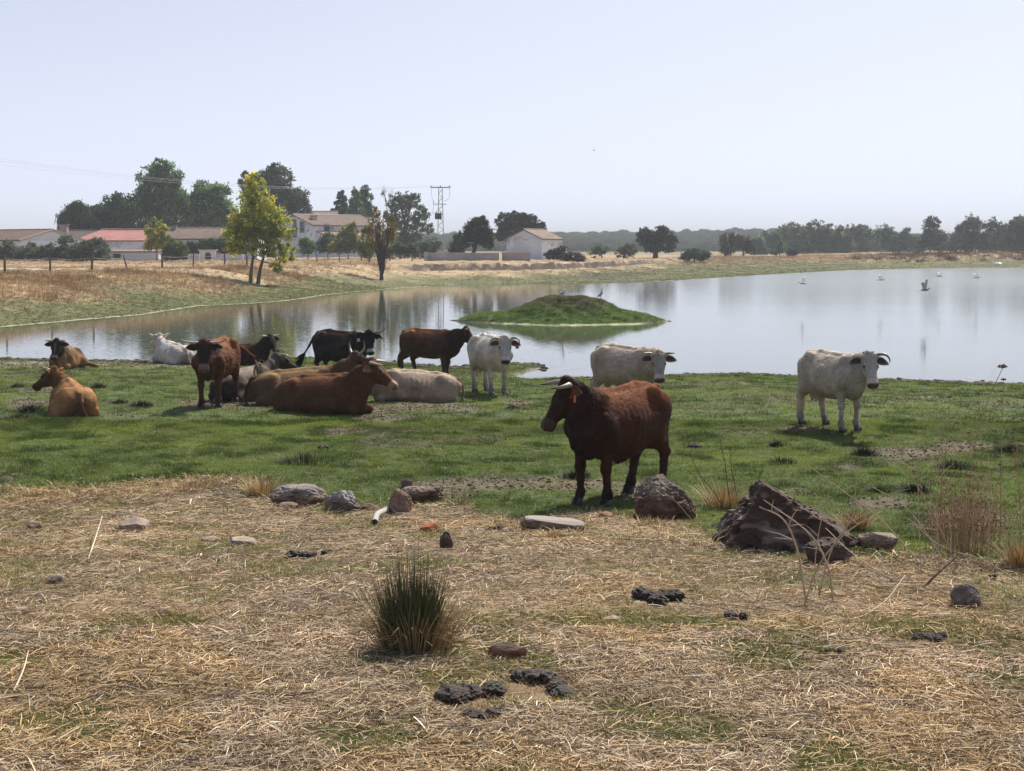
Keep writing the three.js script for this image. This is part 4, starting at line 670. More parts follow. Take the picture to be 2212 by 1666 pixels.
tree('half_bare_tree', 'narrow half-bare tree with dark upright branches on the pond bank', 'tree', null, { px: 824, py: 604, bank: 1, seed: 12, trunk: 0.17, trunkH: 1.3, stems: 1, bark: [0.07, 0.05, 0.045], leaf: 0.16, leaves: 2300, per: 18, spread: 0.16, limbs: 4, broom: 75, broomR: 1.2, broomH: 6.6, cols: [[0.26, 0.20, 0.04], [0.20, 0.15, 0.035], [0.32, 0.22, 0.045], [0.14, 0.12, 0.03]],
  clumps: [[0.15, 4.6, 0, 0.9, 1.4, 0.8, 0.9], [-0.85, 4.3, 0, 0.55, 1.5, 0.5, 1.1], [0.95, 4.4, 0, 0.5, 1.5, 0.5, 1.2], [-0.5, 6.0, 0, 0.5, 0.8, 0.5, 0.6], [0.0, 2.8, 0, 0.8, 1.0, 0.7, 0.3]] });
tree('leaning_shrub', 'bright yellow-green leaning shrub beside the half-bare bank tree', 'tree', null, { px: 798, py: 560, d: 160, seed: 13, trunk: 0.12, trunkH: 0.8, leaf: 0.17, leaves: 2200, spread: 0.18, cols: [[0.22, 0.25, 0.035], [0.17, 0.20, 0.03], [0.27, 0.27, 0.04]], clumps: [[-0.2, 2.6, 0, 0.7, 1.1, 0.6, 1], [0.3, 1.5, 0, 0.8, 0.8, 0.7, 1], [-0.3, 3.5, 0, 0.4, 0.6, 0.4, 0.4]] });
// behind the farm
const T = (name, label, o, group) => tree(name, label, 'tree', group, { full: 1.6, ...o });
T('weeping_willow', 'weeping willow behind the low farm roofs at left', { px: 165, py: 545, d: 235, seed: 21, scale: 1.16, full: 2, trunk: 0.4, trunkH: 3.2, leaf: 0.30, leaves: 5200, hang: 0.8, spread: 0.24, cols: [[0.045, 0.065, 0.032], [0.06, 0.085, 0.04], [0.075, 0.10, 0.05]], clumps: [[0, 5.7, 0, 2.0, 1.6, 1.8, 2], [-0.9, 4.0, 0, 1.3, 1.4, 1.2, 1.1], [1.3, 4.2, 0, 1.1, 1.4, 1.2, 1.1], [0.2, 6.9, 0, 1.3, 0.7, 1.2, 1], [0.1, 4.2, 0.4, 1.4, 1.5, 1.2, 0.8]] });
T('sparse_tree', 'thin half-bare tree at the left of the weeping willow', { px: 128, py: 545, d: 240, seed: 22, trunk: 0.16, trunkH: 3.4, leaf: 0.24, leaves: 420, limbs: 9, hang: 0.5, cols: [[0.09, 0.10, 0.05], [0.07, 0.08, 0.045]], clumps: [[0, 5.1, 0, 0.7, 1.1, 0.7, 1], [0.3, 6.3, 0, 0.4, 0.8, 0.4, 0.4]] });
T('dark_tree', 'dark rounded tree behind the pink roof', { px: 246, py: 545, d: 238, seed: 23, scale: 1.18, full: 2.2, trunk: 0.45, trunkH: 3, leaf: 0.38, leaves: 5200, cols: G_DARK, clumps: [[0, 5.4, 0, 3.0, 1.9, 2.5], [-1.8, 4.6, 0, 2.0, 1.5, 2], [1.7, 6.2, 0, 2.2, 2.0, 2], [0.4, 7.6, 0, 1.6, 1.0, 1.5], [-2.6, 6.2, 0, 1.0, 0.7, 1, 0.8], [0, 3.6, 0.5, 3.6, 1.6, 2]] });
T('tall_poplar', 'tallest broad poplar of the grove behind the farm', { px: 346, py: 545, d: 242, seed: 24, scale: 1.05, full: 2.2, trunk: 0.5, trunkH: 4, leaf: 0.36, leaves: 10500, spread: 0.19, cols: [...G_DARK, ...G_POP], clumps: [[0, 9.2, 0, 3.4, 3.4, 3], [-0.9, 12.3, 0, 2.2, 1.9, 2], [1.4, 11.9, 0, 2.3, 2.2, 2], [0.2, 13.9, 0, 1.5, 0.9, 1.4], [-2.2, 8.3, 0.5, 2.0, 2.4, 2], [2.5, 8.8, 0.4, 2.0, 2.6, 2], [0.2, 5.5, 0.4, 3.6, 2.2, 2.5], [3.4, 6.4, 0, 1.7, 2.4, 1.6], [0.5, 3.6, 0.8, 4.5, 1.6, 2, 12]] });
T('green_poplar', 'mid-green poplar between the tall poplar and the yellow tree', { px: 452, py: 545, d: 246, seed: 25, scale: 1.14, full: 2.2, trunk: 0.4, trunkH: 3, leaf: 0.36, leaves: 7200, spread: 0.19, cols: [...G_POP, G_DARK[0]], clumps: [[0, 6.4, 0, 3.2, 2.6, 2.5], [-0.9, 9.2, 0, 1.9, 1.6, 1.8], [1.4, 8.6, 0, 1.9, 1.7, 1.8], [-2.4, 7.0, 0, 1.4, 1.8, 1.5], [2.4, 5.6, 0, 1.7, 2.2, 1.5], [0, 4.0, 0.5, 3.6, 1.9, 2]] });
T('dark_pine', 'dark pine top showing above the green poplar', { px: 467, py: 545, d: 262, seed: 26, trunk: 0.25, trunkH: 9.5, leaf: 0.3, leaves: 1300, per: 40, spread: 0.24, flat: 0.6, cols: [[0.022, 0.03, 0.024], [0.03, 0.038, 0.028]], clumps: [[0, 12.2, 0, 1.2, 0.5, 1], [1.1, 11.2, 0, 1.2, 0.45, 1], [-0.7, 11.4, 0, 1.0, 0.45, 1], [0.2, 10.2, 0, 1.5, 0.5, 1]] });
T('pale_poplar', 'pale tall poplar behind the yellow bank tree', { px: 592, py: 545, d: 280, seed: 27, scale: 1.12, full: 2.2, trunk: 0.45, trunkH: 4, leaf: 0.36, leaves: 9500, spread: 0.18, cols: [[0.065, 0.09, 0.045], [0.085, 0.115, 0.055], [0.045, 0.068, 0.034]], clumps: [[0, 9.4, 0, 3.4, 3.2, 3], [0.6, 13.0, 0, 2.6, 1.8, 2.3], [-3.6, 9.6, 0, 1.7, 3.4, 2], [-4.6, 12.4, 0, 0.9, 1.6, 1, 1.2], [3.4, 9.6, 0, 2.2, 2.3, 2], [4.4, 7.6, 0, 2.0, 1.7, 2], [0.2, 14.4, 0, 1.4, 0.8, 1.4], [-2.0, 12.4, 0, 1.6, 1.7, 1.4], [0, 5.4, 0, 4, 2, 2.5]] });
T('cypress_pine', 'dark conifer with jagged side at left of three behind the house', { px: 738, py: 545, d: 292, seed: 28, trunk: 0.3, trunkH: 4, leaf: 0.42, leaves: 2700, flat: 0.6, cols: [[0.03, 0.046, 0.028], [0.024, 0.038, 0.025]], clumps: [[0, 7.6, 0, 1.9, 2.1, 1.8], [0.1, 10.2, 0, 1.2, 1.6, 1.1], [0.1, 12.0, 0, 0.5, 0.9, 0.5], [-1.7, 7.0, 0, 1.2, 0.6, 1], [-1.2, 8.6, 0, 1.0, 0.5, 1]] });
T('cypress_pine', 'mid-green conifer in the middle of three behind the house', { px: 768, py: 545, d: 290, seed: 29, trunk: 0.3, trunkH: 4, leaf: 0.40, leaves: 2600, cols: G_MID, clumps: [[0, 7.2, 0, 1.9, 2.6, 1.8], [0, 10.4, 0, 1.2, 1.8, 1.1], [0.9, 6.4, 0, 1.4, 1.4, 1.2], [0, 12.0, 0, 0.6, 0.9, 0.5]] });
T('cypress_pine', 'darkest and tallest conifer of three behind the house', { px: 790, py: 545, d: 296, seed: 30, trunk: 0.3, trunkH: 4, leaf: 0.40, leaves: 3100, cols: G_DARK, clumps: [[0, 8.0, 0, 1.7, 2.8, 1.6], [0, 11.4, 0, 1.25, 1.7, 1.2], [-0.2, 13.0, 0, 0.7, 0.8, 0.7], [0.6, 5.4, 0, 1.5, 1.8, 1.4]] });
T('grey_broadleaf', 'loose grey-green tree left of the pylon', { px: 876, py: 548, d: 270, seed: 31, trunk: 0.4, trunkH: 3, leaf: 0.34, leaves: 6200, per: 24, spread: 0.15, limbs: 9, cols: G_GREY, clumps: [[-1.2, 9.3, 0, 2.0, 1.7, 1.8], [1.4, 9.6, 0, 1.9, 1.7, 1.8], [0, 10.6, 0, 2.0, 1.0, 1.8], [2.8, 7.4, 0, 1.9, 1.6, 1.6], [-2.4, 7.0, 0, 1.6, 1.6, 1.6], [0.2, 6.2, 0.3, 2.4, 1.8, 2], [3.6, 5.0, 0, 1.5, 1.2, 1.4], [-1.4, 4.0, 0.4, 2.4, 1.8, 1.8], [1.6, 3.2, 0.4, 2.2, 1.4, 1.8]] });
T('bare_treetop', 'bare pale twigs of a dying tree above the half-bare bank tree', { px: 838, py: 545, d: 285, seed: 32, trunk: 0.2, trunkH: 8, leaf: 0.25, leaves: 160, limbs: 9, twigs: 34, twigLen: 1.3, bark: [0.22, 0.2, 0.18], cols: G_GREY, clumps: [[-0.6, 11.2, 0, 0.7, 1.2, 0.7], [0.6, 10.6, 0, 0.7, 1.2, 0.7]] });
// in front of the farm
const small = [['small_yellow_tree', 'slender yellow-green tree in front of the pink roof', 338, 1.9, 186, 41, G_YEL, 2600, [[0.1, 2.6, 0, 1.1, 0.8, 1], [-0.6, 3.6, 0, 0.8, 0.8, 0.7], [0.6, 4.2, 0, 0.7, 0.8, 0.7], [-0.1, 5.0, 0, 0.4, 0.5, 0.4], [-0.9, 2.2, 0, 0.7, 0.5, 0.6], [1.2, 2.7, 0, 0.7, 0.6, 0.6]], 0.11, 1.2],
  ['small_green_tree', 'weeping light green tree right of the slender yellow-green one', 377, 1.9, 184, 42, [[0.12, 0.16, 0.04], [0.15, 0.18, 0.045], [0.09, 0.12, 0.035]], 2000, [[0, 1.9, 0, 1.2, 0.8, 1], [-0.5, 1.1, 0, 1.0, 0.8, 0.8], [0.6, 1.2, 0, 1.0, 0.8, 0.8]], 0.10, 0.8],
  ['round_topiary', 'dark clipped round shrub left of the white gateway', 414, 1.5, 202.5, 43, [[0.02, 0.05, 0.018], [0.025, 0.06, 0.02]], 1500, [[0, 1.4, 0, 0.8, 1.2, 0.8]], 0.08, 0.4],
  ['dark_bush', 'dark spreading bush above the white gateway', 466, 1.5, 203, 44, G_DARK, 3000, [[-1.2, 2.3, 0, 1.3, 0.8, 1], [0.6, 2.2, 0, 1.5, 0.9, 1], [2.2, 1.9, 0, 1.4, 1.1, 1], [0.2, 2.8, 0, 1.0, 0.5, 0.9]], 0.12, 0.9],
  ['garden_tree', 'small dark green garden tree by the gable of the white house', 665, 1.5, 215, 45, G_MID, 1300, [[0, 1.9, 0, 1.3, 0.9, 1.1], [-0.2, 2.6, 0, 0.9, 0.5, 0.8]], 0.1, 1.2],
  ['garden_tree', 'grey-green garden tree in front of the white house corner', 708, 1.5, 212, 46, G_GREY, 1700, [[0, 2.2, 0, 1.4, 1.0, 1.2], [0.1, 3.0, 0, 1.0, 0.6, 0.9], [-0.6, 1.6, 0, 0.8, 0.6, 0.8]], 0.1, 1.2],
  ['garden_tree', 'larger yellowing garden tree before the tiled roof of the white house', 752, 1.5, 208, 47, [[0.25, 0.25, 0.06], [0.30, 0.28, 0.065], [0.17, 0.18, 0.05]], 3000, [[0, 2.6, 0, 1.7, 1.2, 1.4], [0.1, 3.8, 0, 1.2, 0.8, 1], [0.5, 4.6, 0, 0.6, 0.5, 0.6], [-1.2, 1.8, 0, 1.0, 0.8, 0.9], [1.3, 1.8, 0, 1.0, 0.8, 0.9]], 0.12, 1.3],
  ['garden_tree', 'low dark garden tree left of the half-bare bank tree', 793, 1.5, 206, 48, G_DARK, 1000, [[0, 1.6, 0, 0.9, 0.9, 0.8]], 0.09, 0.8],
  ['garden_bush', 'fresh green vine-like bush right of the half-bare bank tree', 862, 1.5, 205, 49, [[0.07, 0.12, 0.04], [0.09, 0.15, 0.05], [0.05, 0.09, 0.03]], 2000, [[-0.8, 1.2, 0, 1.4, 0.8, 1], [1.0, 1.3, 0, 1.4, 0.8, 1], [0.2, 1.9, 0, 1.0, 0.5, 0.8]], 0.07, 0.6],
  ['garden_bush', 'grey-green bush below the pylon at its left', 918, 1.5, 222, 50, G_GREY, 1900, [[0, 1.4, 0, 1.9, 1.0, 1.2], [0.9, 2.2, 0, 1.2, 0.8, 1], [-1.4, 1.2, 0, 1.2, 0.9, 1]], 0.08, 0.7],
  ['garden_bush', 'low olive bush between pylon and holm oak', 985, 1.5, 215, 51, [[0.07, 0.085, 0.04], [0.055, 0.07, 0.035]], 1500, [[0, 1.4, 0, 1.2, 1.0, 1], [0.4, 2.4, 0, 1.0, 1.0, 0.8], [0.8, 3.3, 0, 0.6, 0.6, 0.6]], 0.08, 0.9]];
for (const [nm, lb, px, , d, seed, cols, n, cl, tr, th] of small) T(nm, lb, { px, py: 553, d, seed, cols, leaves: n * 1.5, leaf: 0.2, clumps: cl.map(q => q.map((v, i) => i === 1 ? v * 0.88 - 0.1 : i === 4 ? v * 1.15 : v)), trunk: tr * 0.7, trunkH: th * 0.7, spread: 0.19, scale: seed >= 45 ? 1.14 : 1.08 });
[[14, 193, 1.5, 'grey-green olive bush at the left edge of the frame', 1], [64, 190, 1.25, 'low olive bush before the barn corner', 2], [100, 188, 1.2, 'second olive bush from the barn corner', 3], [138, 188, 1.75, 'tallest olive bush below the barn gable', 4], [176, 186, 1.4, 'broad olive bush right of the barn gable', 5], [206, 187, 1.9, 'olive bush before the arched recess of the pink-roofed building', 6]].forEach(([px, d, h, label, k]) =>
  T('olive_bush', label, { px, py: 556, d, seed: 60 + k, cols: G_OLIVE, leaves: 2300, leaf: 0.16, clumps: [[0, h * 0.55, 0, 1.25, h * 0.55, 1.1], [-0.8, h * 0.38, 0, 0.9, h * 0.42, 0.9], [0.8, h * 0.40, 0, 0.9, h * 0.44, 0.9], [0.2, h * 0.9, 0, 0.7, h * 0.32, 0.7]], scale: 1.42, trunk: 0.05, trunkH: 0.5, spread: 0.17 }, null));
// right of the pylon
T('holm_oak', 'dark round holm oak with a leaning trunk at the stone wall', { px: 1020, py: 562, d: 205, seed: 71, trunk: 0.30, trunkH: 2.3, lean: [0.55, 0], bark: [0.04, 0.035, 0.03], leaf: 0.24, leaves: 5200, cols: G_OAK, clumps: [[0.9, 4.0, 0, 1.9, 1.4, 1.6], [0.2, 3.4, 0, 1.5, 1.2, 1.4], [1.5, 3.1, 0, 1.4, 1.3, 1.3], [0.8, 5.2, 0, 1.2, 0.7, 1.1], [2.1, 2.2, 0, 1.0, 0.8, 1], [-0.4, 2.5, 0, 1.0, 0.9, 1]] });
T('holm_oak', 'spreading grey holm oak behind the white shed', { px: 1122, py: 556, d: 262, seed: 72, trunk: 0.4, trunkH: 3, leaf: 0.30, leaves: 7000, per: 26, spread: 0.15, limbs: 8, cols: [[0.036, 0.046, 0.030], [0.048, 0.058, 0.036], [0.028, 0.036, 0.025]], clumps: [[-2.4, 6.2, 0, 1.7, 1.5, 1.6], [-0.6, 7.0, 0, 1.8, 1.0, 1.6], [1.2, 6.4, 0, 1.8, 1.3, 1.6], [3.0, 5.6, 0, 1.5, 1.0, 1.4], [-2.8, 4.2, 0, 1.6, 1.4, 1.4], [0, 4.8, 0, 2.2, 1.4, 1.8], [3.4, 4.6, 0, 1.2, 0.8, 1.2]] });
T('bramble_bush', 'sprawling grey-brown bush at the right end of the white shed', { px: 1216, py: 560, d: 200, seed: 73, trunk: 0.08, trunkH: 0.5, leaf: 0.18, leaves: 3600, limbs: 9, twigs: 12, twigLen: 0.6, cols: [[0.06, 0.055, 0.035], [0.075, 0.065, 0.04], [0.05, 0.055, 0.03]], clumps: [[-0.4, 1.0, 0, 1.6, 0.9, 1.1], [1.3, 0.7, 0, 1.5, 0.6, 1], [-1.6, 0.9, 0, 1.0, 0.6, 0.9], [-0.2, 1.7, 0, 0.9, 0.4, 0.8], [2.4, 0.4, 0, 0.9, 0.4, 0.8]] });
T('waterside_shrub', 'pale grey-green shrub left in the gap before the wooded hill', { px: 1300, py: 556, d: 262, seed: 74, trunk: 0.08, trunkH: 0.8, leaf: 0.26, leaves: 1000, cols: G_GREY, clumps: [[0, 1.4, 0, 1.5, 1.2, 1], [-1.2, 1.0, 0, 1.2, 0.9, 1]] });
T('waterside_shrub', 'yellow-green shrub beside the big dark oak', { px: 1352, py: 556, d: 258, seed: 75, trunk: 0.08, trunkH: 0.8, leaf: 0.24, leaves: 1300, cols: [[0.10, 0.115, 0.04], [0.085, 0.10, 0.04]], clumps: [[0, 1.3, 0, 1.3, 1.2, 1], [1.0, 1.6, 0, 0.9, 1.0, 0.9], [-0.9, 0.9, 0, 1.0, 0.8, 0.8]] });
T('dark_oak', 'big dark oak standing alone before the wooded hill', { px: 1416, py: 556, d: 268, seed: 76, trunk: 0.45, trunkH: 1.8, bark: [0.04, 0.035, 0.03], leaf: 0.28, leaves: 6500, per: 28, spread: 0.16, cols: G_OAK, clumps: [[0, 3.6, 0, 2.5, 1.4, 2], [-1.9, 4.4, 0, 1.5, 1.0, 1.4], [1.1, 4.9, 0, 1.5, 0.9, 1.4], [2.6, 3.4, 0, 1.3, 1.0, 1.3], [-0.4, 2.0, 0, 2.3, 1.1, 1.8], [2.2, 1.9, 0, 1.4, 0.9, 1.2], [-2.6, 3.2, 0, 0.9, 0.8, 0.9]] });
T('green_bush', 'low rounded bright dark-green bush right of the big oak', { px: 1500, py: 556, d: 255, seed: 77, trunk: 0.12, trunkH: 0.6, leaf: 0.24, leaves: 2600, cols: [[0.022, 0.06, 0.018], [0.03, 0.075, 0.024]], clumps: [[0, 1.3, 0, 2.0, 1.0, 1.4], [-1.4, 0.9, 0, 1.2, 0.7, 1], [1.6, 1.0, 0, 1.2, 0.8, 1]] });
T('brownish_tree', 'brownish half-bare tree right of the green bush', { px: 1566, py: 552, d: 300, seed: 78, trunk: 0.2, trunkH: 1.5, leaf: 0.26, leaves: 2200, limbs: 12, twigs: 16, cols: [[0.085, 0.075, 0.045], [0.07, 0.065, 0.04]], clumps: [[0, 3.0, 0, 1.2, 1.7, 1], [1.6, 3.4, 0, 1.4, 1.4, 1.2], [0.6, 1.5, 0, 1.8, 1.2, 1.2]] });
T('brownish_tree', 'olive-brown bushy tree, left of the bright small tree on the dam', { px: 1606, py: 552, d: 302, seed: 79, trunk: 0.2, trunkH: 1.5, leaf: 0.28, leaves: 2300, cols: [[0.075, 0.075, 0.04], [0.06, 0.065, 0.036]], clumps: [[0, 2.4, 0, 2.0, 1.5, 1.5], [-1.0, 3.4, 0, 1.1, 0.9, 1], [1.4, 1.5, 0, 1.2, 1.1, 1]] });
T('small_green_tree', 'bright small green tree on the dam, standing in front of the blue-green row', { px: 1684, py: 550, d: 300, seed: 80, trunk: 0.1, trunkH: 0.8, leaf: 0.22, leaves: 900, cols: [[0.09, 0.14, 0.05], [0.07, 0.11, 0.04]], clumps: [[0, 1.9, 0, 0.7, 1.2, 0.7], [-0.9, 1.0, 0, 0.8, 0.7, 0.7]] });
T('dark_bush', 'low dark purple-brown bush on the dam right of the bright small tree', { px: 1712, py: 552, d: 298, seed: 81, trunk: 0.1, trunkH: 0.5, leaf: 0.22, leaves: 900, cols: [[0.03, 0.026, 0.024], [0.04, 0.032, 0.028]], clumps: [[0, 0.9, 0, 1.1, 0.8, 0.9]] });
const row = [[1640, 17, 400, 4.5], [1668, 24, 420, 6.5], [1690, 33, 430, 8.2], [1722, 28, 415, 7.5], [1752, 34, 410, 8.6], [1786, 36, 410, 8.5], [1812, 28, 405, 7.6], [1850, 34, 415, 8.0], [1874, 22, 425, 7.6], [1920, 36, 420, 7.0], [1958, 28, 415, 6.8], [2010, 30, 390, 8.6], [2040, 18, 430, 4.6], [2076, 26, 385, 8.0], [2100, 36, 380, 9.6], [2142, 30, 385, 8.2], [2168, 24, 395, 7.0], [2196, 32, 380, 8.8], [2232, 34, 380, 8.4]];
row.forEach(([px, w, d, h], i) => { const s = w * d / FOC, cl = []; R = mulberry(500 + i); for (let k = 0; k < 7; k++) { const yy = h * rr(0.22, 0.9); cl.push([rr(-0.75, 0.75) * s * (1.1 - yy / h * 0.6), yy, rr(-1, 1), s * rr(0.45, 0.7), h * rr(0.14, 0.2), s * 0.6]); } cl.push([0, h * 0.24, 0, s * 1.6, h * 0.28, s * 0.9], [0, h * 0.62, 0, s * 0.7, h * 0.26, s * 0.6], [0, h * 0.82, 0, s * 0.42, h * 0.16, s * 0.4]);
  const words = ['low rounded', 'broad bluish', 'tall bluish', 'dense bluish', 'tall dark', 'wide dark', 'dark bushy', 'grey rounded', 'slim grey', 'wide grey-green', 'grey-green bushy', 'tall feathery', 'low grey', 'feathery', 'tallest feathery', 'grey feathery', 'narrow grey', 'dark feathery', 'last dark'];
  T('far_tree', `${words[i]} tree in the far row beyond the dam, number ${i + 1} from the left`.replace(/number (\d+)/, (_, n) => ['first', 'second', 'third', 'fourth', 'fifth', 'sixth', 'seventh', 'eighth', 'ninth', 'tenth', 'eleventh', 'twelfth', 'thirteenth', 'fourteenth', 'fifteenth', 'sixteenth', 'seventeenth', 'eighteenth', 'nineteenth'][n - 1]), { px, py: 548, d, seed: 500 + i, trunk: 0.18, trunkH: h * 0.3, leaf: 0.42, leaves: 1700 + 50 * w, full: 1.9, per: 26, spread: 0.2, twigs: i > 10 ? 16 : 2, twigLen: 1.7, limbs: 3, cols: i > 10 ? [[0.05, 0.066, 0.036], [0.065, 0.08, 0.04], [0.04, 0.052, 0.03]] : G_FAR, clumps: cl }, 'trees in the far row beyond the dam'); });
// the wood on the hill, more crowns than one could count
{
  R = mulberry(900); const mb = new MB();
  for (let i = 0; i < 420; i++) { const u = rr(0, 6.283), w = rr(-0.35, 1), sw = Math.sqrt(1 - w * w), k = 0.8 + 0.25 * R(); const f = rr(0.6, 1.35); leafCard(mb, Math.cos(u) * sw * k * 3, 1.9 + w * k * 1.6, Math.sin(u) * sw * k * 3, 0.85, [0.05 * f, 0.07 * f, 0.034 * f]); }
  mb.tube([[0, -1, 0], [0, 1.5, 0]], [0.3, 0.2], 5, [[0.04, 0.03, 0.02], [0.04, 0.03, 0.02]]);
  const pl = []; for (let k = 0; k < 5200; k++) { const d = 640 + 430 * Math.pow(R(), 1.4), x = rr(-0.40, 0.40) * d; pl.push([x, d]); }
  const im = shadowed(new THREE.InstancedMesh(mb.geo(), matLeaf, pl.length)), M = new THREE.Matrix4(), Q = new THREE.Quaternion();
  pl.forEach(([x, d], i) => { const s = rr(0.55, 1.1); Q.setFromAxisAngle(V(0, 1, 0), R() * 6.28); M.compose(V(x, hillTop(x, -d) + 1.6 - 0.4, -d), Q, V(s, s * rr(0.8, 1.25), s)); im.setMatrixAt(i, M); const j = rr(0.7, 1.3); im.setColorAt(i, new THREE.Color().setRGB(j, j * rr(0.95, 1.05), j)); });
  im.name = 'hill_wood'; tag(im, 'dense dark wood covering the low hill behind the pond', 'wood', null, 'stuff'); scene.add(im);
}
// ---------------------------------------------------------------- buildings of the farm
const matWall = new THREE.MeshStandardMaterial({ vertexColors: true, roughness: 0.92 }), matRoof = new THREE.MeshStandardMaterial({ vertexColors: true, roughness: 0.9 }), matPane = new THREE.MeshPhysicalMaterial({ color: new THREE.Color().setRGB(0.02, 0.022, 0.025), roughness: 0.15 }), matWood = new THREE.MeshStandardMaterial({ vertexColors: true, roughness: 0.9 });
function bumpyWall(mb, a, b, y0, y1, col, wear = 0.25, y1b = y1) { // upright sheet with stained plaster, a and b in plan
  const n = Math.max(2, Math.round(Math.hypot(b[0] - a[0], b[1] - a[1]) / 0.35)), m = Math.max(2, Math.round((Math.max(y1, y1b) - y0) / 0.3)), rows = [];
  for (let j = 0; j <= m; j++) { const r = []; for (let i = 0; i <= n; i++) { const t = i / n, x = mix(a[0], b[0], t), z = mix(a[1], b[1], t), top = mix(y1, y1b, t), y = mix(y0, top, j / m); const s = fbm3(x * 0.7, y * 0.9, z * 0.7, 4), peel = smooth(0.26, 0.34, fbm3(x * 1.1 + 9, y * 1.3, z * 1.1, 3)) * smooth(0.3, 1, (y - y0) / (top - y0 + 1e-3)); const low = smooth(0.9, 0, y - y0); let c = col.map(k => k * (1 + wear * s - 0.18 * low)); c = mix3(c, [0.22, 0.17, 0.13], peel * wear * 2.2); r.push(mb.v(x, y, z, c)); } rows.push(r); }
  for (let j = 0; j < m; j++) for (let i = 0; i < n; i++) mb.quad(rows[j][i], rows[j][i + 1], rows[j + 1][i + 1], rows[j + 1][i]);
}
function roofSlab(mb, p, col, tile = 0.26, thick = 0.14, amp = 0.05) { // p: eave a, eave b, ridge b, ridge a; barrel-tile channels run down the slope
  const L = V(...p[1]).distanceTo(V(...p[0])), S = V(...p[3]).distanceTo(V(...p[0])), n = Math.min(220, Math.round(L / tile * 2)), m = Math.max(3, Math.round(S / 0.45)), rows = [];
  const nrm = V(...p[1]).sub(V(...p[0])).cross(V(...p[3]).sub(V(...p[0]))).normalize(); if (nrm.y < 0) nrm.negate();
  for (let j = 0; j <= m; j++) { const r = []; for (let i = 0; i <= n; i++) { const u = i / n, v = j / m, q = [0, 1, 2].map(c => mix(mix(p[0][c], p[1][c], u), mix(p[3][c], p[2][c], u), v)); const b = thick + (i % 2 ? amp : 0) + 0.025 * fbm2(u * L * 0.6, v * S * 0.8, 2) + (tile < 1 ? 0.012 * (j % 2) : 0);
    const k = 1 + 0.35 * fbm2(u * L * 0.9 + 3, v * S * 1.1, 4) + (hash3(i >> 1, j, 5) - 0.5) * (tile < 1 ? 0.5 : 0.08); r.push(mb.v(q[0] + nrm.x * b, q[1] + nrm.y * b, q[2] + nrm.z * b, col.map(c => c * k))); } rows.push(r); }
  for (let j = 0; j < m; j++) for (let i = 0; i < n; i++) mb.quad(rows[j][i], rows[j][i + 1], rows[j + 1][i + 1], rows[j + 1][i]);
  mb.color(col.map(c => c * 0.8)); mb.face4(p[3], p[2], p[1], p[0]);
  const T = p.map(q => [q[0] + nrm.x * thick, q[1] + nrm.y * thick, q[2] + nrm.z * thick]); for (let k = 0; k < 4; k++) mb.face4(p[k], p[(k + 1) % 4], T[(k + 1) % 4], T[k]);
}
/* gabled house in its own plan: the ridge runs along +x (length L), the gable wall stands at x = 0 from z = 0 to z = w */
function house(name, label, category, pos, turn, o) {
  const g = base(name, pos, turn); tag(g, label, category);
  const { L, w, eave, ridge } = o, wc = o.wall || [0.70, 0.70, 0.69], rc = o.roof || [0.17, 0.095, 0.065], wear = o.wear ?? 0.2, rz = o.ridgeAt ?? 0.5;
  const wb = new MB();
  bumpyWall(wb, [0, 0], [L, 0], -0.6, eave, wc, wear); bumpyWall(wb, [L, w], [0, w], -0.6, eave, wc, wear); bumpyWall(wb, [0, w], [0, 0], -0.6, eave, wc, wear); bumpyWall(wb, [L, 0], [L, w], -0.6, eave, wc, wear);
  for (const x of o.hip ? [L] : [0, L]) { bumpyWall(wb, [x, 0], [x, w * rz], eave, eave, wc, wear, ridge); bumpyWall(wb, [x, w], [x, w * rz], eave, eave, wc, wear, ridge); }
  wb.build('wall', matWall, g);
  const ov = o.over ?? 0.25, s1 = (ridge - eave) / (w * rz), s2 = (ridge - eave) / (w * (1 - rz)), og = o.overGable ?? 0.15;
  const h1 = o.hip ? o.hip : 0;
  const r1 = new MB(); if (h1) { r1.color(rc); r1.face3([-og, eave + 0.1, -ov], [-og + h1, ridge + 0.12, w * rz], [-og, eave + 0.1, w + ov]); }
  roofSlab(r1, [[-og, eave - s1 * ov, -ov], [L + og, eave - s1 * ov, -ov], [L + og, ridge, w * rz], [-og + h1, ridge, w * rz]], o.roofFront || rc, o.tile, undefined, o.tileAmp);
  roofSlab(r1, [[L + og, eave - s2 * ov, w + ov], [-og, eave - s2 * ov, w + ov], [-og + h1, ridge, w * rz], [L + og, ridge, w * rz]], rc, o.tile, undefined, o.tileAmp);
  const roof = r1.build('roof', matRoof, g);
  const rt = new MB().color(o.ridgeCol || rc.map(c => c * 1.5)); rt.tube([[-og + h1 + 0.02, ridge + 0.16, w * rz], [L + og - 0.02, ridge + 0.16, w * rz]], [0.13, 0.13], 7); rt.build('ridge_tile', matRoof, roof);
  if (o.verge) { const vb = new MB().color(o.verge); for (const [z0, y0] of [[-ov, eave - s1 * ov], [w + ov, eave - s2 * ov]]) vb.beam([-og - 0.07, y0 + 0.10, z0], [-og - 0.07, ridge + 0.12, w * rz], 0.2); vb.build('verge_tile', matRoof, roof); }
  for (const c of o.chimneys || []) { const b = new MB().color(c.col || [0.35, 0.30, 0.27]), s = c.s ?? 0.35; b.box(c.x - s, c.y0, c.z - s, c.x + s, c.y1, c.z + s); b.color([0.2, 0.15, 0.13]).box(c.x - s * 1.25, c.y1, c.z - s * 1.25, c.x + s * 1.25, c.y1 + 0.12, c.z + s * 1.25); b.build('chimney', matWall, roof); }
  for (const q of o.openings || []) opening(g, q);
  if (turn === 0) mirrorZ(g);                      // its front then faces the pond and the rest stands behind
  return g;
}
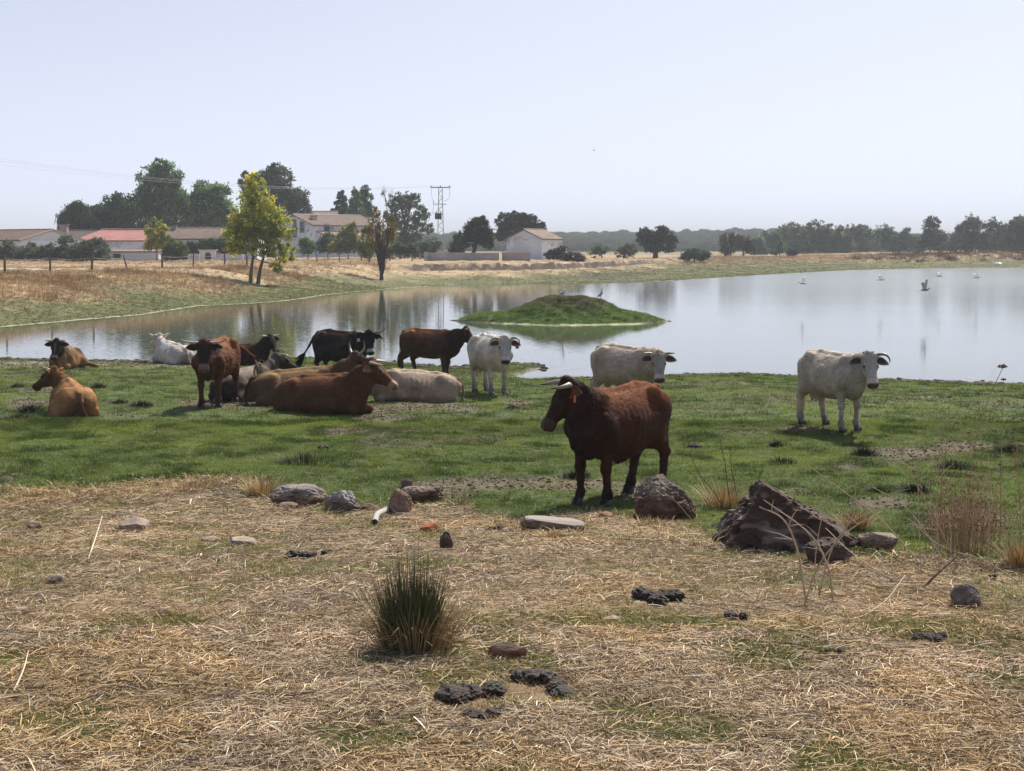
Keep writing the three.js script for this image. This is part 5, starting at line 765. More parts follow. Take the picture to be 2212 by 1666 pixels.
function opening(g, q) { // q: side 'front' (z = 0 wall, outward -z) or 'gable' (x = 0 wall, outward -x); at, y, w, h
  const f = new MB().color(q.frame || [0.30, 0.28, 0.27]), P = (a, b, o) => q.side === 'front' ? [a, b, -o] : [-o, b, a], t = 0.07;
  const bar = (a0, b0, a1, b1, o0, o1) => { const A = P(a0, b0, o0), B = P(a1, b1, o1); f.box(Math.min(A[0], B[0]), Math.min(A[1], B[1]), Math.min(A[2], B[2]), Math.max(A[0], B[0]), Math.max(A[1], B[1]), Math.max(A[2], B[2])); };
  bar(q.at - t, q.y - t, q.at, q.y + q.h + t, -0.02, 0.05); bar(q.at + q.w, q.y - t, q.at + q.w + t, q.y + q.h + t, -0.02, 0.05); bar(q.at, q.y + q.h, q.at + q.w, q.y + q.h + t, -0.02, 0.05); bar(q.at, q.y - t, q.at + q.w, q.y, -0.02, 0.08);
  const fr = f.build(q.door ? 'door' : 'window', matWood, g);
  const p = new MB(); const A = P(q.at, q.y, 0.015), B = P(q.at + q.w, q.y + q.h, 0.03); p.color([1, 1, 1]).box(Math.min(A[0], B[0]), A[1], Math.min(A[2], B[2]), Math.max(A[0], B[0]), B[1], Math.max(A[2], B[2])); p.build(q.door ? 'door_leaf' : 'pane', matPane, fr);
}
function mirrorZ(g) { const seen = new Set(); g.traverse(m => { if (!m.isMesh || seen.has(m.geometry)) return; seen.add(m.geometry); m.geometry.scale(1, 1, -1); const ix = m.geometry.index.array; for (let i = 0; i < ix.length; i += 3) { const t = ix[i]; ix[i] = ix[i + 1]; ix[i + 1] = t; } m.geometry.computeVertexNormals(); }); }
const foot = (px, d) => { const v = dirOf(px, 550), x = v.x / -v.z * d; return onGround(x, -d); };
const yAt = (py, d) => at(1106, py, d)[1];
// low barn at the far left: gable to the right-front, ridge running away to the left
{ const d = 197, p = foot(45, d), h = py => yAt(py, d + 3) - p[1];
  // ridge along direction A (left and away); own +x = A, own +z must then point right and away
  const turn = Math.atan2(0.66, -0.75);
  house('tiled_barn', 'low white barn with brown tiled roof at the left edge', 'barn', p, turn, { L: 16, w: 9.2, eave: h(520), ridge: h(498.5), roof: [0.12, 0.065, 0.05], wall: [0.74, 0.80, 0.88], verge: [0.50, 0.44, 0.38], wear: 0.12, openings: [] }); }
{ const d = 226, p = foot(112, d), h = py => yAt(py, d) - p[1];
  house('low_farm_building', 'dark-tiled low farm roof with a square chimney behind the barn', 'farm building', p, 0, { L: 9.5, w: 7, eave: h(521), ridge: h(500), roof: [0.085, 0.06, 0.055], chimneys: [{ x: 1.1, z: 2.6, y0: h(506), y1: h(486), s: 0.55, col: [0.30, 0.25, 0.23] }] }); }
{ const d = 206, p = foot(161, d), h = py => yAt(py, d) - p[1];
  house('pink_roof_building', 'long white farm building with a smooth pink roof', 'farm building', p, 0, { L: 10.9, w: 8.5, hip: 2.6, over: 0.3, eave: h(520), ridge: h(498), roof: [0.36, 0.15, 0.13], ridgeCol: [0.40, 0.18, 0.15], tile: 1.6, tileAmp: 0.01, wall: [0.74, 0.80, 0.88],
    openings: [{ side: 'front', at: 6.0, y: h(545), w: 0.8, h: 0.45 }, { side: 'front', at: 6.9, y: h(545), w: 0.8, h: 0.45 }, { side: 'front', at: 10.0, y: h(546), w: 0.75, h: 0.6 }] }); }
{ const d = 206, p = foot(161, d), g = scene.getObjectByName('pink_roof_building'), h = py => yAt(py, d) - p[1], mb = new MB().color([0.42, 0.38, 0.36]), pts = []; for (let k = 0; k <= 14; k++) { const a = Math.PI * k / 14; pts.push([1.35 - Math.cos(a) * 0.68, h(540) + Math.sin(a) * 0.62, 0.05]); } mb.tube([[0.67, h(556), 0.05], ...pts, [2.03, h(556), 0.05]], Array(17).fill(0.07), 6); mb.build('arch_moulding', matWall, g); }
{ const d = 206.2, p = foot(338, d), h = py => yAt(py, d) - p[1];
  house('tiled_farm_building', 'long white farm building under weathered tiles, right of the pink roof', 'farm building', p, 0, { L: 13.5, w: 8, over: 0.3, eave: h(516.5), ridge: h(494.5), roof: [0.135, 0.088, 0.07], ridgeCol: [0.26, 0.17, 0.13], wall: [0.74, 0.80, 0.88], wear: 0.15, chimneys: [{ x: 1.7, z: 3.6, y0: h(503), y1: h(488), s: 0.3, col: [0.38, 0.26, 0.22] }], openings: [{ side: 'front', at: 3.1, y: h(545), w: 0.8, h: 0.9 }, { side: 'front', at: 6.2, y: h(545), w: 0.8, h: 0.9 }] }); }
// garden wall with low sheds and the arched gateway
{ const d = 199, p = foot(232, d), h = py => yAt(py, d) - p[1];
  house('low_shed', 'low white shed with a flat tiled edge in front of the pink-roofed building', 'shed', p, 0, { L: 6.6, w: 2.6, ridgeAt: 0.85, eave: h(545), ridge: h(541.5), roof: [0.22, 0.15, 0.12], wall: [0.64, 0.68, 0.74], openings: [{ side: 'front', at: 0.7, y: h(558), w: 1.0, h: 0.55, frame: [0.5, 0.5, 0.5] }] }); }
{ const d = 199, p = foot(411, d), h = py => yAt(py, d) - p[1], g = base('gateway', p); g.scale.x = 0.62; tag(g, 'white gateway with projecting cornice and dark arched door in the garden wall', 'gateway');
  const wm = new MB(); bumpyWall(wm, [1.9, 0], [3.0, 0], -0.5, h(541), [0.72, 0.72, 0.73], 0.1); bumpyWall(wm, [4.3, 0], [5.2, 0], -0.5, h(541), [0.72, 0.72, 0.73], 0.1); bumpyWall(wm, [3.0, 0], [4.3, 0], h(546), h(541), [0.72, 0.72, 0.73], 0.1);
  wm.color([0.7, 0.7, 0.7]).box(1.9, -0.5, 0.003, 2.99, h(541), 0.5).box(4.31, -0.5, 0.003, 5.2, h(541), 0.5).box(2.99, h(546), 0.003, 4.31, h(541), 0.5); wm.color([0.7, 0.7, 0.71]).tri(wm.v(3.0, h(546), -0.002), wm.v(3.0, h(551), -0.002), wm.v(3.28, h(546), -0.002)); wm.tri(wm.v(4.3, h(546), -0.002), wm.v(4.02, h(546), -0.002), wm.v(4.3, h(551), -0.002)); wm.build('wall', matWall, g);
  const c = new MB().color([0.62, 0.5, 0.45]).box(1.6, h(541), -0.2, 5.5, h(539.3), 0.7); c.color([0.7, 0.69, 0.68]).box(1.8, h(542.5), -0.1, 5.3, h(541) - 0.003, 0.6); c.build('cornice', matWall, g);
  const dr = new MB().color([0.05, 0.045, 0.045]).box(3.02, -0.3, 0.12, 4.28, h(546) - 0.01, 0.2); for (let k = 0; k < 4; k++) dr.color([0.07, 0.06, 0.06]).box(3.08 + k * 0.3, -0.3, 0.09, 3.32 + k * 0.3, h(546) - 0.1, 0.12); dr.build('door', matWood, g); mirrorZ(g); }
{ const d = 199.3, mb = new MB(); const a = foot(405, d), b = foot(430, d), c = foot(466, d), e = foot(525, d); const y = py => yAt(py, d);
  mb.color([0.64, 0.66, 0.70]); for (const [s, t] of [[a, b], [c, e]]) { bumpyWall(mb, [s[0], -d], [t[0], -d], s[1] - 0.6, y(549), [0.66, 0.68, 0.73], 0.25); mb.color([0.6, 0.6, 0.62]).box(s[0], s[1] - 0.6, -d - 0.3, t[0], y(549) - 0.01, -d - 0.004); mb.color([0.55, 0.5, 0.46]).box(s[0], y(549) + 0.002, -d - 0.36, t[0], y(548), -d + 0.08); }
  tag(mb.build('garden_wall', matWall, scene), 'low white garden wall on both sides of the arched gateway', 'wall'); }
// the two-storey house
{ const d = 268, p = foot(679, d), h = py => yAt(py, d) - p[1];
  const turn = Math.atan2(0.66, 0.75);
  const g = house('white_house', 'two-storey white house with peeling gable and brown tiled roof', 'house', p, turn, { L: 14.5, w: 12.5, eave: h(487), ridge: h(464), roof: [0.125, 0.08, 0.062], ridgeCol: [0.5, 0.46, 0.42], wear: 0.35, wall: [0.74, 0.80, 0.88], over: 0.3, verge: [0.22, 0.15, 0.12],
    chimneys: [{ x: 2.2, z: 3.4, y0: h(480), y1: h(466), s: 0.45, col: [0.52, 0.48, 0.45] }, { x: 4.4, z: 8.0, y0: h(470), y1: h(459), s: 0.5, col: [0.25, 0.16, 0.13] }],
    openings: [{ side: 'front', at: 2.1, y: h(500), w: 1.1, h: 1.25, frame: [0.4, 0.38, 0.36] }, { side: 'front', at: 6.9, y: h(500), w: 1.1, h: 1.25, frame: [0.4, 0.38, 0.36] }, { side: 'gable', at: 3.0, y: h(502), w: 1.4, h: 1.9, frame: [0.35, 0.33, 0.32] }, { side: 'gable', at: 5.5, y: h(512), w: 1.2, h: 3.1, door: 1, frame: [0.2, 0.17, 0.16] }] });
  const lean = new MB(); roofSlab(lean, [[0.3, h(510), -3.4], [6.1, h(510), -3.4], [6.1, h(500) - 0.1, -0.02], [0.3, h(500) - 0.1, -0.02]], [0.24, 0.13, 0.095]); roofSlab(lean, [[6.5, h(511), -3.4], [13.5, h(511), -3.4], [13.5, h(501) - 0.1, -0.02], [6.5, h(501) - 0.1, -0.02]], [0.27, 0.15, 0.11]); lean.build('lean_to_roof', matRoof, g);
  const lw = new MB(); bumpyWall(lw, [0.35, -3.2], [13.3, -3.2], -0.5, h(511), [0.62, 0.64, 0.68], 0.3); bumpyWall(lw, [0.35, -0.02], [0.35, -3.2], -0.5, h(501), [0.64, 0.68, 0.75], 0.3, h(511)); bumpyWall(lw, [13.3, -3.2], [13.3, -0.02], -0.5, h(511), [0.62, 0.64, 0.68], 0.3, h(501)); lw.build('lean_to_wall', matWall, g);
  const aw = new MB(); roofSlab(aw, [[-1.3, h(497), 5.0], [-1.3, h(497), 8.6], [-0.01, h(493.5), 8.6], [-0.01, h(493.5), 5.0]], [0.12, 0.065, 0.05]); aw.build('awning_roof', matRoof, g); mirrorZ(g);
  const d2 = 284, p2 = foot(640, d2), h2 = py => yAt(py, d2) - p2[1];
  house('back_building', 'tiled roof of the farm building showing behind the ridge of the white house', 'farm building', p2, 0, { L: 7.2, w: 8, eave: h2(476), ridge: h2(457.5), roof: [0.22, 0.13, 0.10], ridgeCol: [0.45, 0.4, 0.36] }); }
// the white shed and the old wall in front of it
{ const d = 229, p = foot(1170.5, d), h = py => yAt(py, d) - p[1];
  const turn = Math.atan2(0.80, 0.60);
  const g = house('white_shed', 'windowless white shed with shallow tiled roof beside the holm oaks', 'shed', p, turn, { L: 5.3, w: 6.6, eave: h(517), ridge: h(497.5), roof: [0.19, 0.135, 0.105], roofFront: [0.19, 0.135, 0.105], wall: [0.68, 0.71, 0.76], wear: 0.3, over: 0.2, overGable: 0.1 }); mirrorZ(g); }
{ const d = 196, y = py => yAt(py, d), X = px => foot(px, d)[0], mb = new MB();
  bumpyWall(mb, [X(917), -d], [X(1078), -d], y(572), y(547), [0.40, 0.37, 0.36], 0.9); bumpyWall(mb, [X(1084), -d], [X(1145), -d], y(572), y(546), [0.33, 0.27, 0.24], 0.9);
  mb.color([0.35, 0.31, 0.29]).box(X(917), y(572), -d - 0.4, X(1078), y(547) - 0.01, -d - 0.01).box(X(1084), y(572), -d - 0.4, X(1145), y(546) - 0.01, -d - 0.01);
  const wall = mb.build('old_wall', matWall, scene); tag(wall, 'weathered low plastered wall below the pylon and the holm oak', 'wall');
  const c = new MB(); c.color([0.5, 0.48, 0.46]).box(X(917), y(547) + 0.004, -d - 0.45, X(1078), y(546), -d + 0.06).box(X(1084), y(546) + 0.004, -d - 0.45, X(1146), y(544.5), -d + 0.06); c.build('coping', matWall, wall);
  const pb = new MB(); pb.color([0.42, 0.39, 0.37]).box(X(917) - 0.05, y(574), -d - 0.35, X(917) + 0.4, y(544), -d + 0.12).box(X(984), y(574), -d - 0.35, X(984) + 0.35, y(545.5), -d + 0.10); pb.build('pillar', matWall, wall); }
// ---------------------------------------------------------------- lattice pylon with transformer, and its wires
const matSteel = new THREE.MeshStandardMaterial({ color: new THREE.Color().setRGB(0.33, 0.34, 0.35), roughness: 0.6, metalness: 0.3 }), matDark = new THREE.MeshStandardMaterial({ color: new THREE.Color().setRGB(0.035, 0.035, 0.04), roughness: 0.6 }), matGlassy = new THREE.MeshStandardMaterial({ color: new THREE.Color().setRGB(0.25, 0.16, 0.10), roughness: 0.3 });
const PYD = 240; let wireEnds = [];
{ const p = foot(952, PYD), H = yAt(405, PYD) - p[1], g = base('pylon', p); tag(g, 'grey lattice power pylon with a black transformer and crossarm', 'pylon');
  const w0 = 0.52, w1 = 0.27, W = y => mix(w0, w1, y / H), mb = new MB();
  for (const sx of [-1, 1]) for (const sz of [-1, 1]) mb.beam([sx * w0, -0.3, sz * w0], [sx * w1, H, sz * w1], 0.085);
  for (let y = 0, k = 0; y < H - 0.5; y += 0.62, k++) { const a = W(y), b = W(Math.min(H, y + 0.62)), f = k % 2 ? 1 : -1; for (const s of [-1, 1]) { mb.beam([f * a, y, s * a], [-f * b, y + 0.62, s * b], 0.055); mb.beam([s * a, y, f * a], [s * b, y + 0.62, -f * b], 0.055); } }
  mb.build('lattice_mast', matSteel, g);
  const L = 23 * PYD / FOC * 0.92, ca = new MB(); ca.beam([-L, H, 0], [L, H, 0], 0.16); ca.beam([-L, H, 0.3], [L, H, 0.3], 0.1); ca.build('crossarm', matSteel, g);
  const c2 = new MB(), y2 = yAt(441, PYD) - p[1]; c2.beam([-1.1, y2, -0.45], [0.9, y2, -0.45], 0.1); c2.beam([-1.1, y2, -0.45], [-1.1, y2 + 0.5, -0.45], 0.1); c2.build('switch_arm', matSteel, g);
  for (const x of [-L * 0.95, 0, L * 0.95]) { const ib = new MB(); ib.color([1, 1, 1]).tube([[x, H + 0.08, 0.15], [x, H + 0.3, 0.15]], [0.1, 0.07], 8); ib.build('insulator', matGlassy, g); wireEnds.push([p[0] + x, p[1] + H + 0.3, p[2] + 0.15]); }
  const tb = new MB(), yt = yAt(474, PYD) - p[1], yb = yAt(461, PYD) - p[1], xo = -0.25; tb.box(xo - 0.55, yt, 0.62, xo + 0.45, yb, 1.3); for (let k = 0; k < 5; k++) tb.box(xo - 0.58, yt + 0.1, 0.68 + k * 0.12, xo - 0.56, yb - 0.1, 0.72 + k * 0.12); for (let k = 0; k < 3; k++) tb.tube([[xo - 0.35 + k * 0.3, yb, 0.95], [xo - 0.35 + k * 0.3, yb + 0.35, 0.95]], [0.06, 0.04], 6); tb.build('transformer', matDark, g);
  for (const x of [-L * 0.9, L * 0.9, 0]) { const jb = new MB(); jb.tube(curve(x ? [[x, H, 0.1], [x * 0.95, H - 1.6, 0.2], [x > 0 ? 0.6 : -1.0, y2 + 0.4, 0.1]] : [[-1.1, y2, -0.3], [-1.15, y2 - 1.5, 0.2], [xo - 0.35, yb + 0.3, 0.95]], 10), Array(11).fill(0.02), 4); jb.build('jumper_wire', matDark, g); }
  const fb = new MB().color([0.45, 0.42, 0.4]); fb.box(-0.9, -0.5, -0.9, 0.9, 1.2, 0.9); fb.build('footing', matWall, g); }
[[at(-160, 318, 150), 'uppermost power wire'], [at(-160, 325, 149), 'middle power wire'], [at(-160, 334, 148), 'lowest power wire']].forEach(([a, nm], k) => {
  const b = wireEnds[k], pts = []; for (let i = 0; i <= 40; i++) { const t = i / 40; pts.push([mix(a[0], b[0], t), mix(a[1], b[1], t) - 3.4 * 4 * t * (1 - t) * 0.5, mix(a[2], b[2], t)]); }
  const mb = new MB(); mb.tube(pts, pts.map(() => 0.011), 5); tag(mb.build('power_wire', matSteel, scene), `${nm} of three sagging from the pylon to the left`, 'wire'); });
// ---------------------------------------------------------------- the post and wire fence
{ const posts = [[10, 553, 592, 0], [108, 553, 588, 0], [198, 552, 587, 0.02], [276, 552, 584, -0.28], [350, 550, 581, 0], [417, 548, 577, 0.03], [485, 547, 576, 0], [533, 546, 574, 0], [600, 546, 573, -0.25], [686, 545, 568, -0.2], [733, 545, 566, 0], [780, 546, 565, 0.05], [842, 547, 564, 0], [890, 547, 563, 0]];
  const g = base('wire_fence', ground(10, 592)); const o = g.position; tag(g, 'old fence of wooden posts and sagging wires along the field edge', 'fence');
  R = mulberry(61); const tops = [], hts = [];
  for (const [px, pt, pb, ln] of posts) { const q = ground(px, pb), d = -q[2], h = (pb - pt) * d / FOC * 1.02, mb = new MB(), c = [0.085, 0.065, 0.05].map(k => k * rr(0.8, 1.4)), r = rr(0.055, 0.085);
    const A = [q[0] - o.x, q[1] - o.y - 0.2, q[2] - o.z], B = [A[0] + ln * h, A[1] + 0.2 + h, A[2]]; mb.tube([A, [mix(A[0], B[0], 0.5) + 0.015, mix(A[1], B[1], 0.5), A[2]], B], [r * 1.1, r, r * 0.85], 7, [c, c, c.map(k => k * 1.4)]); mb.build('post', matWood, g); tops.push([A, B]); hts.push(h); }
  for (const f of [0.45, 0.66, 0.86]) { const wb = new MB().color([0.3, 0.28, 0.26]), pts = []; tops.forEach(([A, B], i) => { const P = [0, 1, 2].map(c => mix(A[c], B[c], f)); if (i) { const q = pts[pts.length - 1]; for (let k = 1; k < 5; k++) pts.push([mix(q[0], P[0], k / 5), mix(q[1], P[1], k / 5) - 0.10 * Math.sin(k / 5 * Math.PI), mix(q[2], P[2], k / 5)]); } pts.push(P); }); wb.tube(pts, pts.map(() => 0.012), 4); wb.build('wire', matWood, g); } }
// ---------------------------------------------------------------- egrets
const matFeather = new THREE.MeshPhysicalMaterial({ vertexColors: true, roughness: 0.8, side: THREE.DoubleSide, transmission: 0.25, thickness: 0 });
function egret(label, pos, turn, flying, c = [0.75, 0.74, 0.72], wing = 0.6, roll = 0, scale = 1) {
  const g = base('egret', pos, turn); g.scale.setScalar(scale * (flying ? 0.8 : 0.9)); tag(g, label, 'bird'); const dk = [0.10, 0.09, 0.07], beak = [0.5, 0.35, 0.08];
  const b = new MB(), body = flying ? [[-0.30, 0, 0], [-0.16, 0.01, 0], [0, 0.02, 0], [0.14, 0.03, 0], [0.22, 0.06, 0], [0.24, 0.11, 0], [0.29, 0.12, 0], [0.34, 0.11, 0]] : [[-0.16, 0.20, 0], [-0.10, 0.26, 0], [0.0, 0.34, 0], [0.05, 0.42, 0], [0.04, 0.50, 0], [0.03, 0.57, 0], [0.07, 0.61, 0], [0.11, 0.61, 0]];
  b.tube(curve(body, 18), Array.from({ length: 19 }, (_, k) => lerpKeys([[0, 0.012], [4, 0.07], [8, 0.075], [11, 0.035], [14, 0.026], [16, 0.034], [18, 0.018]], k)), 9, Array(19).fill(c)); b.build('body', matFeather, g);
  const e = body[7], bk = new MB(); bk.tube([e, [e[0] + 0.09, e[1] - 0.015, 0]], [0.012, 0.002], 6, [beak, beak]); bk.build('beak', matFeather, g);
  for (const s of [-1, 1]) {
    if (flying) { const w = new MB(), n = 9, rows = []; for (let i = 0; i <= n; i++) { const t = i / n, up = wing * Math.sin(t * 1.5) * 0.5 * (s > 0 ? 1 : 1 - roll), ch = 0.19 * Math.sqrt(Math.max(0.03, 1 - t * t * 0.96)); rows.push([w.v(0.10 - 0.05 * t, 0.04 + up, s * (0.04 + t * 0.42 * Math.cos(wing * 0.6)), c), w.v(0.10 - 0.05 * t - ch * 0.5, 0.055 + up, s * (0.04 + t * 0.42 * Math.cos(wing * 0.6)), c), w.v(0.10 - 0.10 * t - ch, 0.035 + up - 0.02, s * (0.04 + t * 0.44 * Math.cos(wing * 0.6)), c.map(k => k * 0.92))]); } for (let i = 0; i < n; i++) for (let k = 0; k < 2; k++) w.quad(rows[i][k], rows[i + 1][k], rows[i + 1][k + 1], rows[i][k + 1]); w.build('wing', matFeather, g);
      const l = new MB(); l.tube([[-0.22, 0, s * 0.02], [-0.46, -0.02, s * 0.02]], [0.008, 0.006], 5, [dk, dk]); l.build('leg', matFeather, g); }
    else { const l = new MB(); l.tube([[-0.02, 0.26, s * 0.03], [0.0, 0.13, s * 0.03], [-0.01, 0, s * 0.03], [0.05, 0.0, s * 0.03]], [0.012, 0.008, 0.008, 0.004], 5, Array(4).fill(dk)); l.build('leg', matFeather, g); const w = new MB(); w.tube(curve([[0.02, 0.36, s * 0.06], [-0.07, 0.30, s * 0.075], [-0.19, 0.19, s * 0.05]], 6), [0.02, 0.035, 0.04, 0.038, 0.03, 0.02, 0.006], 6, Array(7).fill(c.map(k => k * 0.95))); w.build('wing', matFeather, g); } }
  return g;
}
{ const top = (px, py) => { const v = dirOf(px, py); let t = 52; for (; t < 72; t += 0.03) { const x = v.x * t, z = v.z * t; if (EYE + v.y * t < isletH(x, z)) break; } return t < 72 ? [v.x * t, isletH(v.x * t, v.z * t), v.z * t] : [v.x * 61, 1.2, v.z * 61]; };
  egret('white egret standing upright on top of the grassy islet, left of two', top(1216, 646), -0.4, false); egret('white egret standing on top of the grassy islet, right of two', top(1298, 650), 0.5, false, [0.55, 0.5, 0.42]);
  egret('dark-looking egret with raised wings flying over the open water', at(1998, 627, 75), 0.2, true, [0.30, 0.30, 0.31], 1.3, 0.3);
  egret('bright white egret gliding before the far bank at the right edge', at(2156, 572, 70), 2.6, true, [0.85, 0.85, 0.84], 0.15, 0, 1.1);
  egret('pale egret with lifted wings low over the water below the bush', at(1735, 613, 90), 2.9, true, [0.7, 0.7, 0.7], 0.9, 0, 1); egret('white egret flying left of the dark-looking one', at(1903, 605, 95), 0.1, true, [0.75, 0.75, 0.75], 0.7); egret('white egret flying above the dark-looking one', at(2030, 597, 100), 3.0, true, [0.75, 0.75, 0.75], 0.5); egret('white egret flying right of the dark-looking one, near the frame edge', at(2110, 600, 98), 0.2, true, [0.75, 0.75, 0.75], 0.6);
  egret('small dark bird flying high in the open sky', at(1283, 325, 140), 0.2, true, [0.2, 0.2, 0.2], 0.4, 0, 0.45); }
// ---------------------------------------------------------------- stones
const matStone = new THREE.MeshStandardMaterial({ vertexColors: true, roughness: 0.95 });
/* a stone cut by planes [nx, ny, nz, d] (d in units of the half box), roughened; px, py: foot in the photograph; w, h in its pixels */
function stone(name, label, category, px, py, w, h, o = {}) {
  R = mulberry(o.seed ?? Math.round(px * 3 + py)); const p = ground(px, py), d = -p[2], s = d / FOC, W = w * s / 2, H = h * s * (o.sink ? 1 + o.sink : 1), D = (o.depth ?? 0.8) * W;
  const planes = o.planes ? o.planes.map(q => { const l = Math.hypot(q[0], q[1], q[2]); return [q[0] / l, q[1] / l, q[2] / l, q[3]]; }) : Array.from({ length: o.cuts ?? 11 }, () => { const u = rr(0, 6.283), v = rr(-0.4, 1), k = Math.sqrt(1 - v * v); return [Math.cos(u) * k, v, Math.sin(u) * k, rr(0.68, 0.98)]; });
  const g = new THREE.IcosahedronGeometry(1, o.detail ?? 14); const P = g.attributes.position, col = new Float32Array(P.count * 3), c0 = (o.col || [0.17, 0.145, 0.13]).map((v, i) => v * [1.0, 0.82, 0.68][i]), sd = rr(0, 50), rough = o.rough ?? 0.09, sp = o.specks;
  for (let i = 0; i < P.count; i++) {
    const x = P.getX(i), y = P.getY(i), z = P.getZ(i); let r = 1.12; for (const q of planes) { const k = q[0] * x + q[1] * y + q[2] * z; if (k > 1e-3) { const c = q[3] / k; r = Math.min(r, c) - Math.max(0, 0.04 - Math.abs(r - c)) * 0.15; } }
    const n = fbm3(x * r * 2.2 + sd, y * r * 2.2, z * r * 2.2, 4), m = fbm3(x * r * 7 + sd, y * r * 7, z * r * 7, 3); r += rough * n * 1.3 + rough * 0.8 * m + rough * 0.35 * noise3(x * r * 22 + sd, y * r * 22, z * r * 22) - (o.pits ? 0.10 * smooth(0.2, 0.5, noise3(x * r * 5 + sd, y * 5 * r, z * 5 * r)) : 0);
    P.setXYZ(i, x * r * W, y * r * H * 0.5, z * r * D);
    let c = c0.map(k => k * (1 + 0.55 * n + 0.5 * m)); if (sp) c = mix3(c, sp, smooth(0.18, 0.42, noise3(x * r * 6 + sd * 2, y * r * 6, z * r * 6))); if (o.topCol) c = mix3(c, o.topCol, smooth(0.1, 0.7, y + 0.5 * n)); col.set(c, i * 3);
  }
  g.setAttribute('color', new THREE.BufferAttribute(col, 3)); g.deleteAttribute('uv'); g.computeVertexNormals();
  const m = shadowed(new THREE.Mesh(g, matStone)); m.name = numbered(name); m.position.set(p[0], p[1] + H * (o.lift ?? 0.40), p[2]); m.rotation.set(o.rx || 0, o.ry || 0, o.rz || 0); tag(m, label, category, o.group); scene.add(m); clear.push([p[0], p[2], W * 0.85, D * 0.85]); if (w > 40) rocks.push([p[0], p[2], W, D]); return m;
}
stone('boulder', 'big dark wedge-shaped boulder with pale lichen spots, pointed at its left', 'rock', 1696, 1184, 330, 176, { seed: 5, depth: 0.62, detail: 40, lift: 0.36, col: [0.058, 0.038, 0.029], specks: [0.16, 0.12, 0.10], rough: 0.075, pits: 1, planes: [[-0.93, 0.36, 0.1, 0.66], [0.74, 0.66, 0.05, 0.40], [0, 0.36, 0.93, 0.60], [0, 0.45, -0.9, 0.6], [1, 0.2, 0, 1.05], [0, -1, 0, 0.8]] });
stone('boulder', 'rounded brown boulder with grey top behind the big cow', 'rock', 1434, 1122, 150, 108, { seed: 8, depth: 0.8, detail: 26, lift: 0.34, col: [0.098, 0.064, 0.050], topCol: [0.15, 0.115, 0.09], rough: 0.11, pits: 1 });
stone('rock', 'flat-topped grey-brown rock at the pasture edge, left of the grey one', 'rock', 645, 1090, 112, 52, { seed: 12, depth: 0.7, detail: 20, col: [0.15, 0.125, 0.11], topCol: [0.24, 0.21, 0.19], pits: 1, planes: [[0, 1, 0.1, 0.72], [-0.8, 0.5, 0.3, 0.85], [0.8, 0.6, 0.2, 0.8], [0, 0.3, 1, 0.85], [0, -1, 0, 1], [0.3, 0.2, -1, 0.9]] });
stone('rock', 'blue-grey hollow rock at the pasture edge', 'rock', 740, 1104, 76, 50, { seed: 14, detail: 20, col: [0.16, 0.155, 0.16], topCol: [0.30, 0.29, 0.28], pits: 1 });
stone('rock', 'upright pinkish rock above the white pipe', 'rock', 864, 1108, 52, 56, { seed: 17, detail: 20, planes: [[-0.8, 0.5, 0.3, 0.7], [0.4, 0.9, 0.1, 0.8], [0.9, 0.1, 0.3, 0.75], [0, 0.2, 1, 0.7], [-0.2, 0.6, 0.8, 0.75], [0, -1, 0, 0.9], [0.3, 0.5, 0.8, 0.78]], col: [0.21, 0.165, 0.145], pits: 1 });
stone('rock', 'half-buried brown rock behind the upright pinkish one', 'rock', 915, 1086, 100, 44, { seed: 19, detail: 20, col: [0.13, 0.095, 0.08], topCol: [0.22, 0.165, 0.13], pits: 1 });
stone('rock', 'small post-like stone standing behind the pinkish rock', 'rock', 880, 1070, 26, 44, { seed: 20, detail: 12, col: [0.17, 0.145, 0.13] });
stone('rock', 'small flat stone half buried under the flat-topped rock', 'rock', 622, 1100, 46, 16, { seed: 22, detail: 10, col: [0.2, 0.17, 0.15] });
stone('rock', 'dark clod between the blue-grey rock and the white pipe', 'rock', 795, 1104, 42, 18, { seed: 23, detail: 10, col: [0.12, 0.085, 0.07] });
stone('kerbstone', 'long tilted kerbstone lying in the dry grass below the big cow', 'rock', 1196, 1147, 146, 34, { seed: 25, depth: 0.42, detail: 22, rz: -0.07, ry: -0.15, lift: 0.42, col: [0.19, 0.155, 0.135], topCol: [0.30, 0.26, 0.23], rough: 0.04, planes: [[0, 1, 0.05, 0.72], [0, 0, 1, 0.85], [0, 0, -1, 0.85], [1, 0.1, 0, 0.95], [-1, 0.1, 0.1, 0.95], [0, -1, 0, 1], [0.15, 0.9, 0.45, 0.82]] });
stone('stone', 'small dark pointed stone above the rush clump', 'stone', 963, 1184, 32, 40, { seed: 27, detail: 12, col: [0.075, 0.06, 0.062] });
stone('stone', 'pale wedge-shaped stone in the dry grass at left', 'stone', 290, 1146, 60, 34, { seed: 29, depth: 0.8, detail: 14, col: [0.28, 0.265, 0.25], rough: 0.05, planes: [[-0.2, 0.9, 0.35, 0.5], [0.5, 0.8, 0.2, 0.62], [0, 0.1, 1, 0.9], [-1, 0.4, 0, 0.9], [1, 0.1, 0.1, 0.95], [0, -1, 0, 1]] });
stone('stone', 'pale flat stone with a dark left end, right of another flat one', 'stone', 524, 1179, 60, 22, { seed: 31, detail: 14, col: [0.30, 0.285, 0.27], rough: 0.05, rz: -0.06, planes: [[0.05, 1, 0.2, 0.65], [-1, 0.3, 0.3, 0.9], [0, 0.05, 1, 0.85], [1, 0.3, 0, 0.95], [0, -1, 0, 1]] });
stone('stone', 'pale slab nearly flush with the ground left of the flat stone', 'stone', 456, 1168, 42, 10, { seed: 33, detail: 10, col: [0.32, 0.30, 0.27] });
